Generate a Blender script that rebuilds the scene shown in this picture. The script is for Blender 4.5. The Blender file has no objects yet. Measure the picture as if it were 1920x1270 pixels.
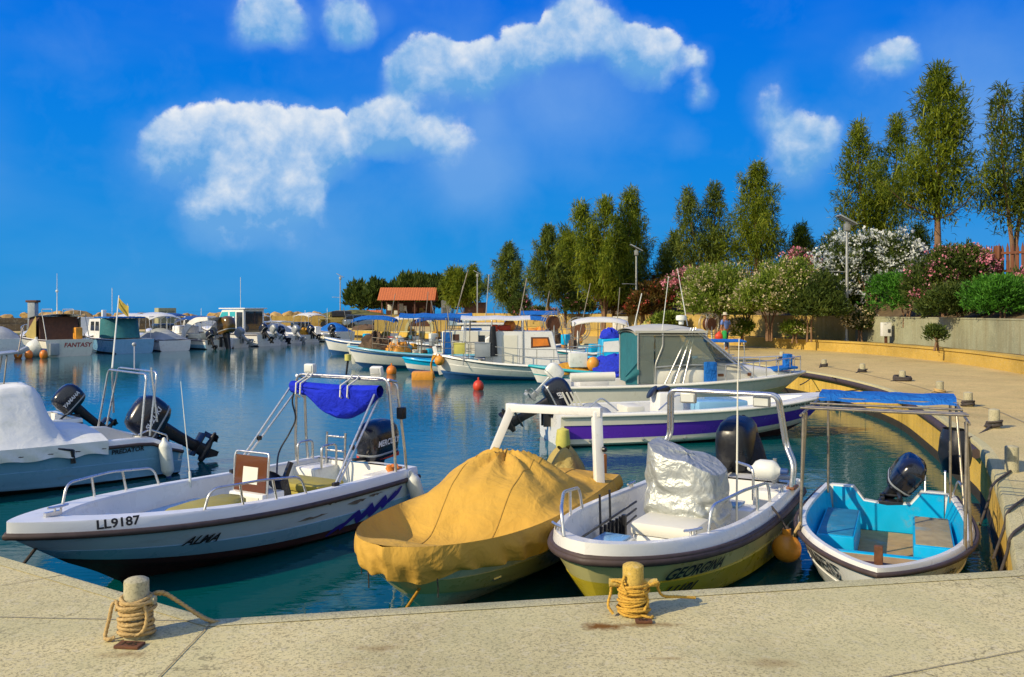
import bpy, bmesh, math, random
from mathutils import Vector, Matrix, noise
from mathutils.geometry import tessellate_polygon
PI = math.pi; R = math.radians
SC = bpy.context.scene; COL = SC.collection
rnd = random.Random(7)
F = 1600.0; HZ = 583.0; CZ = 2.7
def W(px, py, z):
    "point of the place seen at pixel (px,py) of the 1920 px wide photograph, at height z"
    Y = F*(CZ-z)/(py-HZ); return Vector(((px-960)/F*Y, Y, z))
def WD(px, py, Y):
    return Vector(((px-960)/F*Y, Y, CZ-(py-HZ)*Y/F))
def lerp(a, b, t): return a+(b-a)*t
def clamp(x, a=0., b=1.): return max(a, min(b, x))
def sstep(a, b, x):
    t = clamp((x-a)/(b-a)); return t*t*(3-2*t)
def nz(x, y=0, z=0): return noise.noise(Vector((x, y, z)))

# ------------------------------------------------------------------ mesh builder
class MB:
    def __init__(s): s.v=[]; s.f=[]; s.m=[]; s.M=Matrix.Identity(4); s.mi=0
    def add(s, vs, fs, mi=None):
        o=len(s.v); s.v += [tuple(s.M@Vector(v)) for v in vs]
        s.f += [tuple(i+o for i in f) for f in fs]
        s.m += [s.mi if mi is None else mi]*len(fs)
    def box(s, c, d, rz=0, bev=0, ry=0, rx=0):
        bm=bmesh.new(); bmesh.ops.create_cube(bm, size=1)
        for v in bm.verts: v.co=Vector((v.co.x*d[0], v.co.y*d[1], v.co.z*d[2]))
        if bev: bmesh.ops.bevel(bm, geom=bm.edges[:], offset=min(bev, .45*min(d)), segments=2, profile=.6, affect='EDGES')
        T=Matrix.Translation(c)@Matrix.Rotation(rz,4,'Z')@Matrix.Rotation(ry,4,'Y')@Matrix.Rotation(rx,4,'X')
        bm.verts.index_update()
        s.add([T@v.co for v in bm.verts], [[v.index for v in f.verts] for f in bm.faces]); bm.free()
    def bar(s, a, b, w, h=None, up=(0,0,1), bev=0):
        a=Vector(a); b=Vector(b); d=(b-a); L=d.length; d.normalize(); h=h or w
        u=Vector(up); sd=d.cross(u)
        if sd.length<1e-4: sd=d.cross(Vector((0,1,0)))
        sd.normalize(); u=sd.cross(d)
        old=s.M; s.M=old@Matrix(((d.x,sd.x,u.x,(a.x+b.x)/2),(d.y,sd.y,u.y,(a.y+b.y)/2),(d.z,sd.z,u.z,(a.z+b.z)/2),(0,0,0,1)))
        s.box((0,0,0),(L,w,h),bev=bev); s.M=old
    def tube(s, pts, r, n=8, closed=False, rs=None, flat=1.0, cap=True, twist=0):
        P=[Vector(p) for p in pts]; N=len(P); vs=[]; fs=[]
        T=[]
        for i in range(N):
            a=P[i-1] if (i>0 or closed) else P[i]; b=P[(i+1)%N] if (i<N-1 or closed) else P[i]
            t=(b-a); T.append(t.normalized() if t.length>1e-9 else Vector((0,0,1)))
        u=Vector((0,0,1)) if abs(T[0].z)<.9 else Vector((0,1,0))
        u=(u-T[0]*u.dot(T[0])).normalized()
        arc=0
        for i in range(N):
            u=(u-T[i]*u.dot(T[i])); u=u.normalized() if u.length>1e-6 else Vector((1,0,0)); w=T[i].cross(u)
            rr=rs[i] if rs else r
            if i: arc+=(P[i]-P[i-1]).length
            for k in range(n):
                a=2*PI*k/n; vs.append(P[i]+(w*math.cos(a)*flat+u*math.sin(a))*(rr*(1+.2*math.cos(3*a-twist*arc)) if twist else rr))
        M=N if closed else N-1
        for i in range(M):
            j=(i+1)%N
            for k in range(n): fs.append((i*n+k, i*n+(k+1)%n, j*n+(k+1)%n, j*n+k))
        if not closed and cap: fs.append(tuple(range(n-1,-1,-1))); fs.append(tuple((N-1)*n+k for k in range(n)))
        s.add(vs, fs)
    def loft(s, rings, closed=True, cap=True, rowmat=None, colmat=None):
        n=len(rings[0]); vs=[p for r in rings for p in r]
        for i in range(len(rings)-1):
            fs=[]; ms=[]
            for k in range(n if closed else n-1):
                f=(i*n+k, i*n+(k+1)%n, (i+1)*n+(k+1)%n, (i+1)*n+k); fs.append(f)
                ms.append(colmat[k] if colmat else (rowmat[i] if rowmat else s.mi))
            if i==0: o=len(s.v); s.v += [tuple(s.M@Vector(v)) for v in vs]
            s.f += [tuple(q+o for q in f) for f in fs]; s.m += ms
        if cap and closed:
            s.f.append(tuple(o+k for k in range(n-1,-1,-1))); s.m.append(rowmat[0] if rowmat else s.mi)
            s.f.append(tuple(o+(len(rings)-1)*n+k for k in range(n))); s.m.append(rowmat[-1] if rowmat else s.mi)
    def grid(s, fn, nu, nv, matfn=None):
        vs=[fn(i/nu, j/nv) for i in range(nu+1) for j in range(nv+1)]; o=len(s.v)
        s.v += [tuple(s.M@Vector(v)) for v in vs]
        for i in range(nu):
            for j in range(nv):
                a=i*(nv+1)+j; s.f.append((o+a, o+a+1, o+a+nv+2, o+a+nv+1)); s.m.append(matfn(i/nu,j/nv) if matfn else s.mi)
    def lathe(s, prof, c=(0,0,0), n=20, axis='Z', rot=None):
        M=Matrix.Translation(c)@(rot or Matrix.Identity(4))
        if axis=='X': M=M@Matrix.Rotation(PI/2,4,'Y')
        if axis=='Y': M=M@Matrix.Rotation(-PI/2,4,'X')
        rings=[[M@Vector((r*math.cos(2*PI*k/n), r*math.sin(2*PI*k/n), z)) for k in range(n)] for r,z in prof]
        s.loft(rings)
    def sphere(s, c, r, n=16, sc=(1,1,1)):
        s.lathe([(max(.001,r*math.sin(PI*i/(n//2))), -r*math.cos(PI*i/(n//2))) for i in range(n//2+1)], n=n, rot=Matrix.Diagonal((*sc,1)), c=c)
    def prism(s, poly, t, M=None):
        "poly in local xy extruded along z by t; M places it"
        M=M or Matrix.Identity(4); n=len(poly)
        vs=[M@Vector((p[0],p[1],0)) for p in poly]+[M@Vector((p[0],p[1],t)) for p in poly]
        tr=tessellate_polygon([[Vector((p[0],p[1],0)) for p in poly]])
        fs=[(a,b,c) for a,b,c in tr]+[(c+n,b+n,a+n) for a,b,c in tr]+[(i,i+n,(i+1)%n+n,(i+1)%n) for i in range(n)]
        s.add(vs, fs)
    def build(s, name, mats, parent=None, sm=40, norm=True):
        me=bpy.data.meshes.new(name); me.from_pydata(s.v, [], s.f)
        if not isinstance(mats,(list,tuple)): mats=[mats]
        for m in mats: me.materials.append(m)
        if len(mats)>1: me.polygons.foreach_set('material_index', s.m)
        if norm:
            bm=bmesh.new(); bm.from_mesh(me); bmesh.ops.recalc_face_normals(bm, faces=bm.faces[:]); bm.to_mesh(me); bm.free()
        if sm:
            me.polygons.foreach_set('use_smooth', [True]*len(me.polygons)); me.set_sharp_from_angle(angle=R(sm))
        me.update()
        o=bpy.data.objects.new(name, me); COL.objects.link(o)
        if parent: o.parent=parent
        return o
def fillet(pts, r, n=5):
    P=[Vector(p) for p in pts]; out=[P[0]]
    for i in range(1,len(P)-1):
        a=(P[i-1]-P[i]); b=(P[i+1]-P[i]); d=min(r, a.length*.49, b.length*.49); p0=P[i]+a.normalized()*d; p1=P[i]+b.normalized()*d
        for k in range(n+1):
            t=k/n; out.append(p0*(1-t)**2+P[i]*2*t*(1-t)+p1*t*t)
    out.append(P[-1]); return out
def spl(pts, n=6):
    P=[Vector(p) for p in pts]; P=[P[0]*2-P[1]]+P+[P[-1]*2-P[-2]]; out=[]
    for i in range(1,len(P)-2):
        for k in range(n):
            t=k/n; a,b,c,d=P[i-1],P[i],P[i+1],P[i+2]
            out.append(.5*((2*b)+(c-a)*t+(2*a-5*b+4*c-d)*t*t+(3*b-a-3*c+d)*t**3))
    out.append(P[-2]); return out
def sag(a, b, s, n=10):
    a=Vector(a); b=Vector(b)
    return [a.lerp(b,i/n)-Vector((0,0,s*4*(i/n)*(1-i/n))) for i in range(n+1)]
def tag(o, label=None, cat=None, group=None, kind=None):
    if label: o['label']=label
    if cat: o['category']=cat
    if group: o['group']=group
    if kind: o['kind']=kind
    return o
def thing(name, label, cat, loc=(0,0,0), rz=0, group=None, rot=None, sc=1):
    o=bpy.data.objects.new(name, None); COL.objects.link(o); o.empty_display_size=.2
    o.location=loc; o.rotation_euler=rot or (0,0,rz); o.scale=(sc,)*3
    return tag(o, label, cat, group)
def copy_tree(o, parent=None, **kw):
    c=o.copy(); COL.objects.link(c); c.parent=parent
    for ch in list(o.children): copy_tree(ch, c)
    for k,v in kw.items(): c[k]=v
    return c

# ------------------------------------------------------------------ materials
class NT:
    def __init__(s, t): s.t=t; s.n=t.nodes; s.l=t.links
    def new(s, ty, **kw):
        n=s.n.new(ty)
        for k,v in kw.items():
            if k in n.inputs if isinstance(k,str) else False: n.inputs[k].default_value=v
            else: setattr(n,k,v)
        return n
    def link(s,a,b): s.l.new(a,b)
    def noise(s, vec, scale, detail=4, rough=.55, dist=0):
        n=s.n.new('ShaderNodeTexNoise'); n.inputs['Scale'].default_value=scale; n.inputs['Detail'].default_value=detail
        n.inputs['Roughness'].default_value=rough; n.inputs['Distortion'].default_value=dist
        if vec is not None: s.link(vec, n.inputs['Vector'])
        return n.outputs['Fac']
    def ramp(s, fac, stops, interp='LINEAR'):
        n=s.n.new('ShaderNodeValToRGB'); n.color_ramp.interpolation=interp; e=n.color_ramp.elements
        while len(e)<len(stops): e.new(.5)
        for x,(p,c) in zip(e,stops): x.position=p; x.color=(*c,1) if len(c)==3 else c
        s.link(fac, n.inputs['Fac']); return n.outputs['Color']
    def mr(s, v, a, b, c=0, d=1, smooth=False):
        n=s.n.new('ShaderNodeMapRange'); n.inputs['From Min'].default_value=a; n.inputs['From Max'].default_value=b
        n.inputs['To Min'].default_value=c; n.inputs['To Max'].default_value=d
        if smooth: n.interpolation_type='SMOOTHSTEP'
        s.link(v, n.inputs['Value']); return n.outputs['Result']
    def math(s, op, a, b=None, cl=False):
        n=s.n.new('ShaderNodeMath'); n.operation=op; n.use_clamp=cl
        for i,x in enumerate((a,b)):
            if x is None: continue
            if isinstance(x,(int,float)): n.inputs[i].default_value=x
            else: s.link(x, n.inputs[i])
        return n.outputs[0]
    def mix(s, fac, a, b, blend='MIX'):
        n=s.n.new('ShaderNodeMix'); n.data_type='RGBA'; n.blend_type=blend
        for i,x in ((0,fac),(6,a),(7,b)):
            if isinstance(x,(int,float)): n.inputs[i].default_value=x
            elif isinstance(x,tuple): n.inputs[i].default_value=(*x,1) if len(x)==3 else x
            else: s.link(x, n.inputs[i])
        return n.outputs[2]
    def bump(s, h, strength=.3, dist=.02, nrm=None):
        n=s.n.new('ShaderNodeBump'); n.inputs['Strength'].default_value=strength; n.inputs['Distance'].default_value=dist
        s.link(h, n.inputs['Height'])
        if nrm: s.link(nrm, n.inputs['Normal'])
        return n.outputs['Normal']
    def mapv(s, vec, scale=(1,1,1), loc=(0,0,0), rot=(0,0,0)):
        n=s.n.new('ShaderNodeMapping'); n.inputs['Scale'].default_value=scale; n.inputs['Location'].default_value=loc; n.inputs['Rotation'].default_value=rot
        s.link(vec, n.inputs['Vector']); return n.outputs['Vector']
def newmat(name):
    m=bpy.data.materials.new(name); m.use_nodes=True; nt=NT(m.node_tree); nt.n.clear()
    out=nt.n.new('ShaderNodeOutputMaterial'); b=nt.n.new('ShaderNodeBsdfPrincipled'); nt.link(b.outputs[0], out.inputs[0])
    tc=nt.n.new('ShaderNodeTexCoord'); return m, nt, b, tc.outputs['Object'], out
def pm(name, col, rough=.5, metal=0, var=.15, vs=4, bump=0, bs=60, dirt=None, coat=0, spec=.5, stretch=(1,1,1), wave=None):
    m,nt,b,oc,out=newmat(name)
    v=nt.mapv(oc, stretch) if stretch!=(1,1,1) else oc
    f=nt.noise(v, vs, 6, .6)
    c=nt.ramp(f, [(.25,tuple(x*(1-var) for x in col)),(.75,tuple(min(1,x*(1+var*.7)) for x in col))])
    if dirt:
        dc,amt,ds=dirt
        df=nt.mr(nt.noise(v, ds, 8, .7, .4), .62-.25*amt, .75-.15*amt)
        c=nt.mix(nt.math('MULTIPLY', df, min(1,.35+.5*amt)), c, dc)
    nt.link(c, b.inputs['Base Color'])
    b.inputs['Metallic'].default_value=metal; b.inputs['Specular IOR Level'].default_value=spec
    rf=nt.mr(nt.noise(oc, vs*2.3, 3), .3, .7, max(.02,rough-.1), min(1,rough+.1)); nt.link(rf, b.inputs['Roughness'])
    if coat: b.inputs['Coat Weight'].default_value=coat; b.inputs['Coat Roughness'].default_value=.12
    if bump:
        h=nt.noise(v, bs, 5, .6)
        nt.link(nt.bump(h, bump, .01), b.inputs['Normal'])
    return m
def leafmat(name, cols, trans=.35, rough=.6):
    m,nt,b,oc,out=newmat(name)
    g=nt.n.new('ShaderNodeNewGeometry')
    r=nt.math('ADD', nt.math('MULTIPLY', g.outputs['Random Per Island'], .55), nt.math('MULTIPLY', nt.mr(nt.noise(oc, 1.1, 2), .3, .7), .45))
    n=len(cols); c=nt.ramp(r, [(i/(n-1), k) for i,k in enumerate(cols)])
    nt.link(c, b.inputs['Base Color']); b.inputs['Roughness'].default_value=rough; b.inputs['Specular IOR Level'].default_value=.25
    t=nt.n.new('ShaderNodeBsdfTranslucent'); nt.link(c, t.inputs['Color'])
    mx=nt.n.new('ShaderNodeMixShader'); mx.inputs[0].default_value=trans
    nt.link(b.outputs[0], mx.inputs[1]); nt.link(t.outputs[0], mx.inputs[2]); nt.link(mx.outputs[0], out.inputs[0])
    return m
def glassmat(name, tint, alpha=.35, rough=.03):
    m,nt,b,oc,out=newmat(name)
    b.inputs['Base Color'].default_value=(*tint,1); b.inputs['Roughness'].default_value=rough; b.inputs['Specular IOR Level'].default_value=.8
    t=nt.n.new('ShaderNodeBsdfTransparent'); t.inputs[0].default_value=(*[.5+.5*x for x in tint],1)
    mx=nt.n.new('ShaderNodeMixShader'); mx.inputs[0].default_value=alpha
    nt.link(t.outputs[0], mx.inputs[1]); nt.link(b.outputs[0], mx.inputs[2]); nt.link(mx.outputs[0], out.inputs[0]); return m

M={}
def cloth(name,col,crease=.5,cs=3.2,metal=0,rough=.85,var=.13,dirt=None,wv=260):
    m,nt,b,oc,out=newmat(name)
    f=nt.noise(oc,2.2,6,.62,.5); c=nt.ramp(f,[(.25,tuple(x*(1-var) for x in col)),(.5,col),(.78,tuple(min(1,x*(1+var*.8)) for x in col))])
    if dirt: c=nt.mix(nt.math('MULTIPLY',nt.mr(nt.noise(oc,3.3,8,.72,.6),.54,.72),.55),c,dirt)
    nt.link(c,b.inputs['Base Color']); b.inputs['Metallic'].default_value=metal; b.inputs['Roughness'].default_value=rough; b.inputs['Specular IOR Level'].default_value=.25
    r1=nt.math('ABSOLUTE',nt.math('SUBTRACT',nt.noise(oc,cs,4,.5,.8),.5)); r2=nt.math('ABSOLUTE',nt.math('SUBTRACT',nt.noise(oc,cs*2.7,3,.5,.6),.5))
    h=nt.math('ADD',nt.math('MULTIPLY',r1,-1.0),nt.math('MULTIPLY',r2,-.35)); h=nt.math('ADD',h,nt.math('MULTIPLY',nt.noise(oc,wv,2),.012))
    nt.link(nt.bump(h,crease,.22),b.inputs['Normal']); return m
M['white']=pm('white_gelcoat',(.78,.78,.74),.3,var=.07,vs=2,dirt=((.36,.31,.22),.22,4),coat=.3)
M['cream']=pm('cream_gelcoat',(.74,.72,.6),.3,var=.07,vs=2,dirt=((.42,.36,.22),.12,4),coat=.3)
M['worn']=pm('worn_white_paint',(.72,.74,.74),.38,var=.1,vs=2.5,dirt=((.2,.19,.17),.22,3.5),stretch=(.5,1,2.2))
M['hullblue']=pm('pale_blue_hull',(.20,.42,.62),.3,var=.1,vs=2,dirt=((.2,.22,.22),.1,4),stretch=(.6,1,2),coat=.3)
M['yellow']=pm('yellow_gelcoat',(.60,.46,.02),.3,var=.12,vs=2.5,dirt=((.3,.2,.03),.15,3),stretch=(.6,1,2),coat=.3)
M['paleyel']=pm('pale_yellow_hull',(.58,.53,.22),.32,var=.1,vs=2,dirt=((.3,.24,.1),.1,3),coat=.2)
M['purple']=pm('purple_stripe',(.11,.025,.46),.25,var=.15,vs=1.5,coat=.4)
M['anti']=pm('dark_antifouling',(.035,.012,.014),.7,var=.3,vs=5)
M['antib']=pm('blue_antifouling',(.03,.12,.33),.6,var=.25,vs=5)
M['navy']=pm('navy_paint',(.02,.06,.2),.35,var=.2,vs=3)
M['cyan']=pm('cyan_paint',(.0,.40,.70),.38,var=.13,vs=3,dirt=((.25,.2,.1),.18,4))
M['cyandeck']=pm('sandy_worn_cyan_deck',(.42,.28,.12),.75,var=.3,vs=6,dirt=((.05,.33,.5),.18,2.2),bump=.2)
M['cyandeck2']=pm('dusty_seat_top',(.32,.26,.14),.7,var=.3,vs=7,dirt=((.05,.33,.5),.35,2.6),bump=.2)
M['teal']=pm('teal_paint',(.02,.4,.45),.4,var=.14,vs=3,dirt=((.2,.2,.15),.1,5))
M['bluecl']=cloth('blue_canvas',(.008,.025,.55),.4,4,var=.3)
M['bluetarp']=cloth('faded_blue_canvas',(.01,.13,.46),.6,5,var=.25)
M['alma']=pm('weathered_white_shade_tint',(.47,.61,.75),.38,var=.1,vs=2.5,dirt=((.16,.18,.19),.26,3.0),stretch=(.45,1,2.4))  # weathered white paint with the blue of sky shade mixed into its colour
M['blackcl']=cloth('black_canvas',(.018,.018,.022),.35,3,rough=.6,var=.3,dirt=(.05,.05,.055))
M['ochre']=cloth('ochre_canvas',(.56,.33,.055),.3,1.9,dirt=(.4,.23,.05))
M['olivecl']=cloth('olive_canvas',(.38,.30,.10),.4,3.5,var=.2)
M['whitecl']=cloth('white_canvas',(.7,.72,.68),.13,1.5,var=.07,dirt=(.46,.5,.42))
M['silver']=cloth('silver_tarp',(.40,.42,.39),.42,2.6,metal=.4,rough=.42,var=.2,dirt=(.33,.35,.32))
M['greycl']=pm('grey_canvas',(.3,.33,.35),.8,var=.15,vs=4,bump=.2)
M['tealcl']=pm('teal_canvas',(.015,.14,.16),.8,var=.2,vs=4,bump=.2)
M['rubber']=pm('brown_rubber',(.06,.04,.035),.65,var=.3,vs=8)
M['black']=pm('black_plastic',(.012,.013,.016),.35,var=.3,vs=6,dirt=((.1,.09,.08),.08,8))
M['blackm']=pm('black_cowling',(.012,.014,.022),.22,var=.2,vs=4,coat=.4)
M['goldm']=pm('gold_brown_cowling',(.14,.075,.012),.22,var=.5,vs=1.5,coat=.5)
M['greym']=pm('grey_metal_motor',(.33,.36,.38),.4,metal=.2,var=.15,vs=5)
M['steel']=pm('stainless_steel',(.66,.66,.63),.33,metal=.9,var=.12,vs=9)
M['rust']=pm('rusty_iron',(.13,.05,.02),.85,var=.5,vs=14,bump=.4)
M['galv']=pm('galvanised_steel',(.42,.43,.4),.45,metal=.6,var=.18,vs=6)
M['rustpole']=pm('weathered_pole',(.36,.31,.23),.35,metal=.75,var=.35,vs=9)
M['wood']=pm('varnished_wood',(.2,.075,.025),.45,var=.35,vs=9,stretch=(1,1,6),bump=.2)
M['darkwood']=pm('dark_brown_wood',(.09,.035,.018),.6,var=.35,vs=6)
M['fencewood']=pm('fence_wood',(.15,.05,.02),.65,var=.35,vs=6,stretch=(1,1,.3))
M['mustard']=pm('mustard_vinyl',(.36,.30,.04),.55,var=.15,vs=5,bump=.15)
M['vinyl']=pm('cream_vinyl',(.72,.7,.58),.5,var=.06,vs=4)
M['orange']=pm('orange_plastic',(.75,.22,.02),.45,var=.2,vs=4,dirt=((.2,.1,.04),.2,6))
M['orangef']=pm('orange_fender_rubber',(.72,.3,.03),.45,var=.25,vs=5,dirt=((.2,.12,.05),.25,6))
M['red']=pm('red_plastic',(.6,.05,.015),.5,var=.2,vs=5)
M['buoyw']=pm('white_buoy',(.7,.72,.66),.5,var=.12,vs=5,dirt=((.25,.28,.22),.3,8))
M['buoyy']=pm('yellow_buoy',(.6,.55,.12),.5,var=.15,vs=5,dirt=((.25,.25,.1),.2,8))
M['rope']=pm('sandy_rope',(.52,.36,.15),.9,var=.3,vs=40,bump=.8,bs=160)
M['roped']=pm('dark_rope',(.06,.05,.045),.9,var=.4,vs=30,bump=.8,bs=120)
M['ropey']=pm('golden_rope',(.62,.36,.05),.85,var=.3,vs=40,bump=.8,bs=160)
M['net']=pm('fishing_net',(.5,.25,.02),.95,var=.5,vs=16,bump=1,bs=30)
M['netb']=pm('brown_net',(.12,.075,.045),.95,var=.5,vs=16,bump=1,bs=30)
M['netblue']=pm('blue_net',(.01,.03,.48),.9,var=.45,vs=14,bump=1,bs=26)
M['ink']=pm('black_lettering',(.015,.015,.02),.5,var=.1)
M['inkr']=pm('red_lettering',(.35,.03,.03),.5,var=.1)
M['inkw']=pm('white_lettering',(.75,.75,.75),.5,var=.05)
M['inkblue']=pm('violet_graphic',(.03,.02,.3),.4,var=.2)
M['lamp']=pm('lamp_glass',(.6,.62,.58),.2,var=.1)
M['glass']=glassmat('tinted_glass',(.25,.33,.33),.4)
M['cyanglass']=glassmat('cyan_glass',(.05,.5,.55),.8)
M['darkglass']=glassmat('dark_glass',(.03,.04,.05),.92)
M['clearpvc']=glassmat('clear_vinyl_panel',(.30,.36,.32),.38,.12)
M['brownvinyl']=glassmat('smoked_acrylic',(.14,.05,.02),.85,.1)
M['tile']=pm('terracotta_tile',(.5,.14,.035),.7,var=.3,vs=5)
M['carblue']=pm('car_blue_grey',(.12,.17,.24),.3,var=.1,coat=.5)
M['jeep']=pm('jeep_olive',(.2,.16,.035),.4,var=.2,coat=.3)
M['skin']=pm('skin',(.36,.17,.09),.6,var=.1)
M['shirt']=pm('blue_shirt',(.12,.2,.5),.85,var=.15,vs=6,bump=.4,bs=12)
M['trous']=pm('dark_trousers',(.03,.04,.07),.85,var=.2)
M['hat']=pm('straw_hat',(.55,.5,.4),.85,var=.12)
M['green']=pm('green_plastic',(.02,.35,.08),.5,var=.2)
M['bark']=pm('pale_bark',(.21,.12,.065),.9,var=.35,vs=6,stretch=(1,1,.3),bump=.6,bs=20)
M['barkd']=pm('dark_bark',(.08,.05,.03),.9,var=.4,vs=6,stretch=(1,1,.3),bump=.6,bs=20)
M['leafT']=leafmat('casuarina_leaf',[(.05,.075,.01),(.14,.2,.018),(.28,.33,.026),(.45,.47,.05)],.5)
M['leafT2']=leafmat('dark_casuarina_leaf',[(.04,.065,.016),(.11,.16,.026),(.22,.27,.04),(.36,.39,.075)],.5)
M['leafO']=leafmat('oleander_leaf',[(.03,.07,.008),(.12,.19,.018),(.24,.32,.035),(.45,.48,.14)])
M['leafG']=leafmat('bright_hedge_leaf',[(.015,.06,.008),(.045,.15,.014),(.08,.26,.02),(.14,.34,.04)])
M['leafD']=leafmat('dark_shrub_leaf',[(.02,.042,.009),(.05,.085,.014),(.09,.13,.02),(.17,.2,.035)])
M['leafR']=leafmat('reddish_leaf',[(.05,.03,.006),(.12,.05,.01),(.1,.09,.014),(.2,.07,.015)])
M['flW']=leafmat('white_blossom',[(.6,.66,.62),(.76,.8,.76),(.86,.88,.84)],.3)
M['flP']=leafmat('pink_blossom',[(.5,.1,.17),(.66,.24,.3),(.72,.45,.45)],.2)
M['flR']=leafmat('red_blossom',[(.4,.03,.02),(.55,.1,.06),(.5,.14,.16)],.2)
M['flC']=leafmat('cream_blossom',[(.5,.42,.22),(.6,.5,.3),(.66,.6,.42)],.2)
M['rock']=pm('ochre_rock',(.42,.27,.09),.9,var=.4,vs=1.6,bump=.7,bs=6)
M['soil']=pm('brown_soil',(.13,.09,.04),.95,var=.5,vs=3,bump=.5,bs=20)
# ------------------------------------------------------------------ setting materials
def concrete(name, col, speck=.5, fine=90, stain=(.3,.17,.05), samt=.3, wall=False, stains=()):
    m,nt,b,oc,out=newmat(name)
    g=nt.n.new('ShaderNodeNewGeometry').outputs['Position']
    f=nt.noise(g, .6, 8, .6)
    c=nt.ramp(f, [(.28,tuple(x*.72 for x in col)),(.5,col),(.72,tuple(min(1,x*1.15) for x in col))])
    v=nt.noise(g, fine, 3, .7); sp=nt.mr(v,.52,.59); c=nt.mix(nt.math('MULTIPLY',sp,speck), c, (.05,.045,.03))
    v2=nt.noise(g, fine*.37, 2, .6); c=nt.mix(nt.math('MULTIPLY',nt.mr(v2,.56,.66),speck*.75), c, (.62,.56,.38))
    sf=nt.mr(nt.noise(g, 1.3, 8, .7, .6), .56, .78); c=nt.mix(nt.math('MULTIPLY',sf,samt), c, stain)
    if 'quay' in name or 'coping' in name:
        pt=nt.mr(nt.noise(g,.9,5,.6,1.0),.42,.62); c=nt.mix(nt.math('MULTIPLY',pt,.35),c,tuple(x*y for x,y in zip(col,(.72,.8,.78))))
        vo=nt.n.new('ShaderNodeTexVoronoi'); vo.feature='DISTANCE_TO_EDGE'; vo.inputs['Scale'].default_value=.55; dv=nt.n.new('ShaderNodeVectorMath'); dv.operation='ADD'; nn=nt.n.new('ShaderNodeTexNoise'); nn.inputs['Scale'].default_value=3; nn.inputs['Detail'].default_value=6; nt.link(g,nn.inputs['Vector']); nt.link(g,dv.inputs[0]); nt.link(nn.outputs['Color'],dv.inputs[1]); nt.link(dv.outputs[0],vo.inputs['Vector'])
        ck=nt.math('MULTIPLY',nt.mr(vo.outputs['Distance'],.006,.001),nt.mr(nt.noise(g,.5,2),.5,.6)); c=nt.mix(nt.math('MULTIPLY',ck,.5),c,(.09,.075,.045))
    if wall:
        gv=nt.mapv(g,(2.2,2.2,.18)); st=nt.mr(nt.noise(gv,1.6,6,.65),.45,.75); c=nt.mix(nt.math('MULTIPLY',st,.45), c, (.17,.11,.03))
    if 'quay' in name and not wall:
        sp_=nt.n.new('ShaderNodeSeparateXYZ'); nt.link(g,sp_.inputs[0]); c=nt.mix(nt.math('MULTIPLY',nt.mr(nt.math('ADD',sp_.outputs['Y'],nt.math('MULTIPLY',nt.noise(g,.25,3),6)),11,19),.75),c,nt.mix(1.0,c,(1.06,.86,.62),'MULTIPLY'))
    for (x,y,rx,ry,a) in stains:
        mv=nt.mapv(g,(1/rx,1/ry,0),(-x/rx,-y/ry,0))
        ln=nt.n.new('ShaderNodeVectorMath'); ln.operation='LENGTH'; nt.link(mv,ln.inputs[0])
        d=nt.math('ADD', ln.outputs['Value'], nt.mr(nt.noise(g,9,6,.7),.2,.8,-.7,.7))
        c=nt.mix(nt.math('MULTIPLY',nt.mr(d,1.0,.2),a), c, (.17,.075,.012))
    nt.link(c,b.inputs['Base Color']); b.inputs['Roughness'].default_value=.9; b.inputs['Specular IOR Level'].default_value=.2
    h=nt.math('ADD', nt.noise(g, fine*.8, 4, .7), nt.math('MULTIPLY', nt.noise(g, 7, 4), 2.0))
    nt.link(nt.bump(h,.35,.008), b.inputs['Normal']); return m
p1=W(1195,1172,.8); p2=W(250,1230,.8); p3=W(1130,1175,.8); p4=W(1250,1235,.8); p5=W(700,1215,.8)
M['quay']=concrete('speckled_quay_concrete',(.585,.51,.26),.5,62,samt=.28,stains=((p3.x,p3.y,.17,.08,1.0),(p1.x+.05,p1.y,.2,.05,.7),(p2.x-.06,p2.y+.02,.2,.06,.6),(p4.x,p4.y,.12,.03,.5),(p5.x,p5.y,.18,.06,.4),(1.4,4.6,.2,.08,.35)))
M['coping']=concrete('smooth_coping_concrete',(.56,.50,.26),.5,70,samt=.12)
M['qwall']=concrete('stained_quay_wall',(.74,.48,.085),.35,50,stain=(.2,.13,.04),samt=.4,wall=True)
M['kerb']=concrete('ochre_kerb_concrete',(.52,.35,.075),.25,40,stain=(.3,.14,.03),samt=.4)
M['gwall']=concrete('grey_green_wall',(.33,.34,.22),.25,30,stain=(.2,.19,.1),samt=.35,wall=True)
M['ywall']=concrete('yellow_wall',(.5,.35,.1),.2,20,samt=.3,wall=True)
M['dwall']=concrete('dark_breakwater_wall',(.2,.155,.1),.3,12,stain=(.08,.06,.04),samt=.4,wall=True)
M['bollard']=concrete('bollard_concrete',(.4,.37,.24),.35,60,stain=(.12,.1,.06),samt=.5)
M['bollardy']=concrete('yellow_bollard_concrete',(.55,.38,.09),.3,60,stain=(.3,.17,.05),samt=.4)

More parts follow.
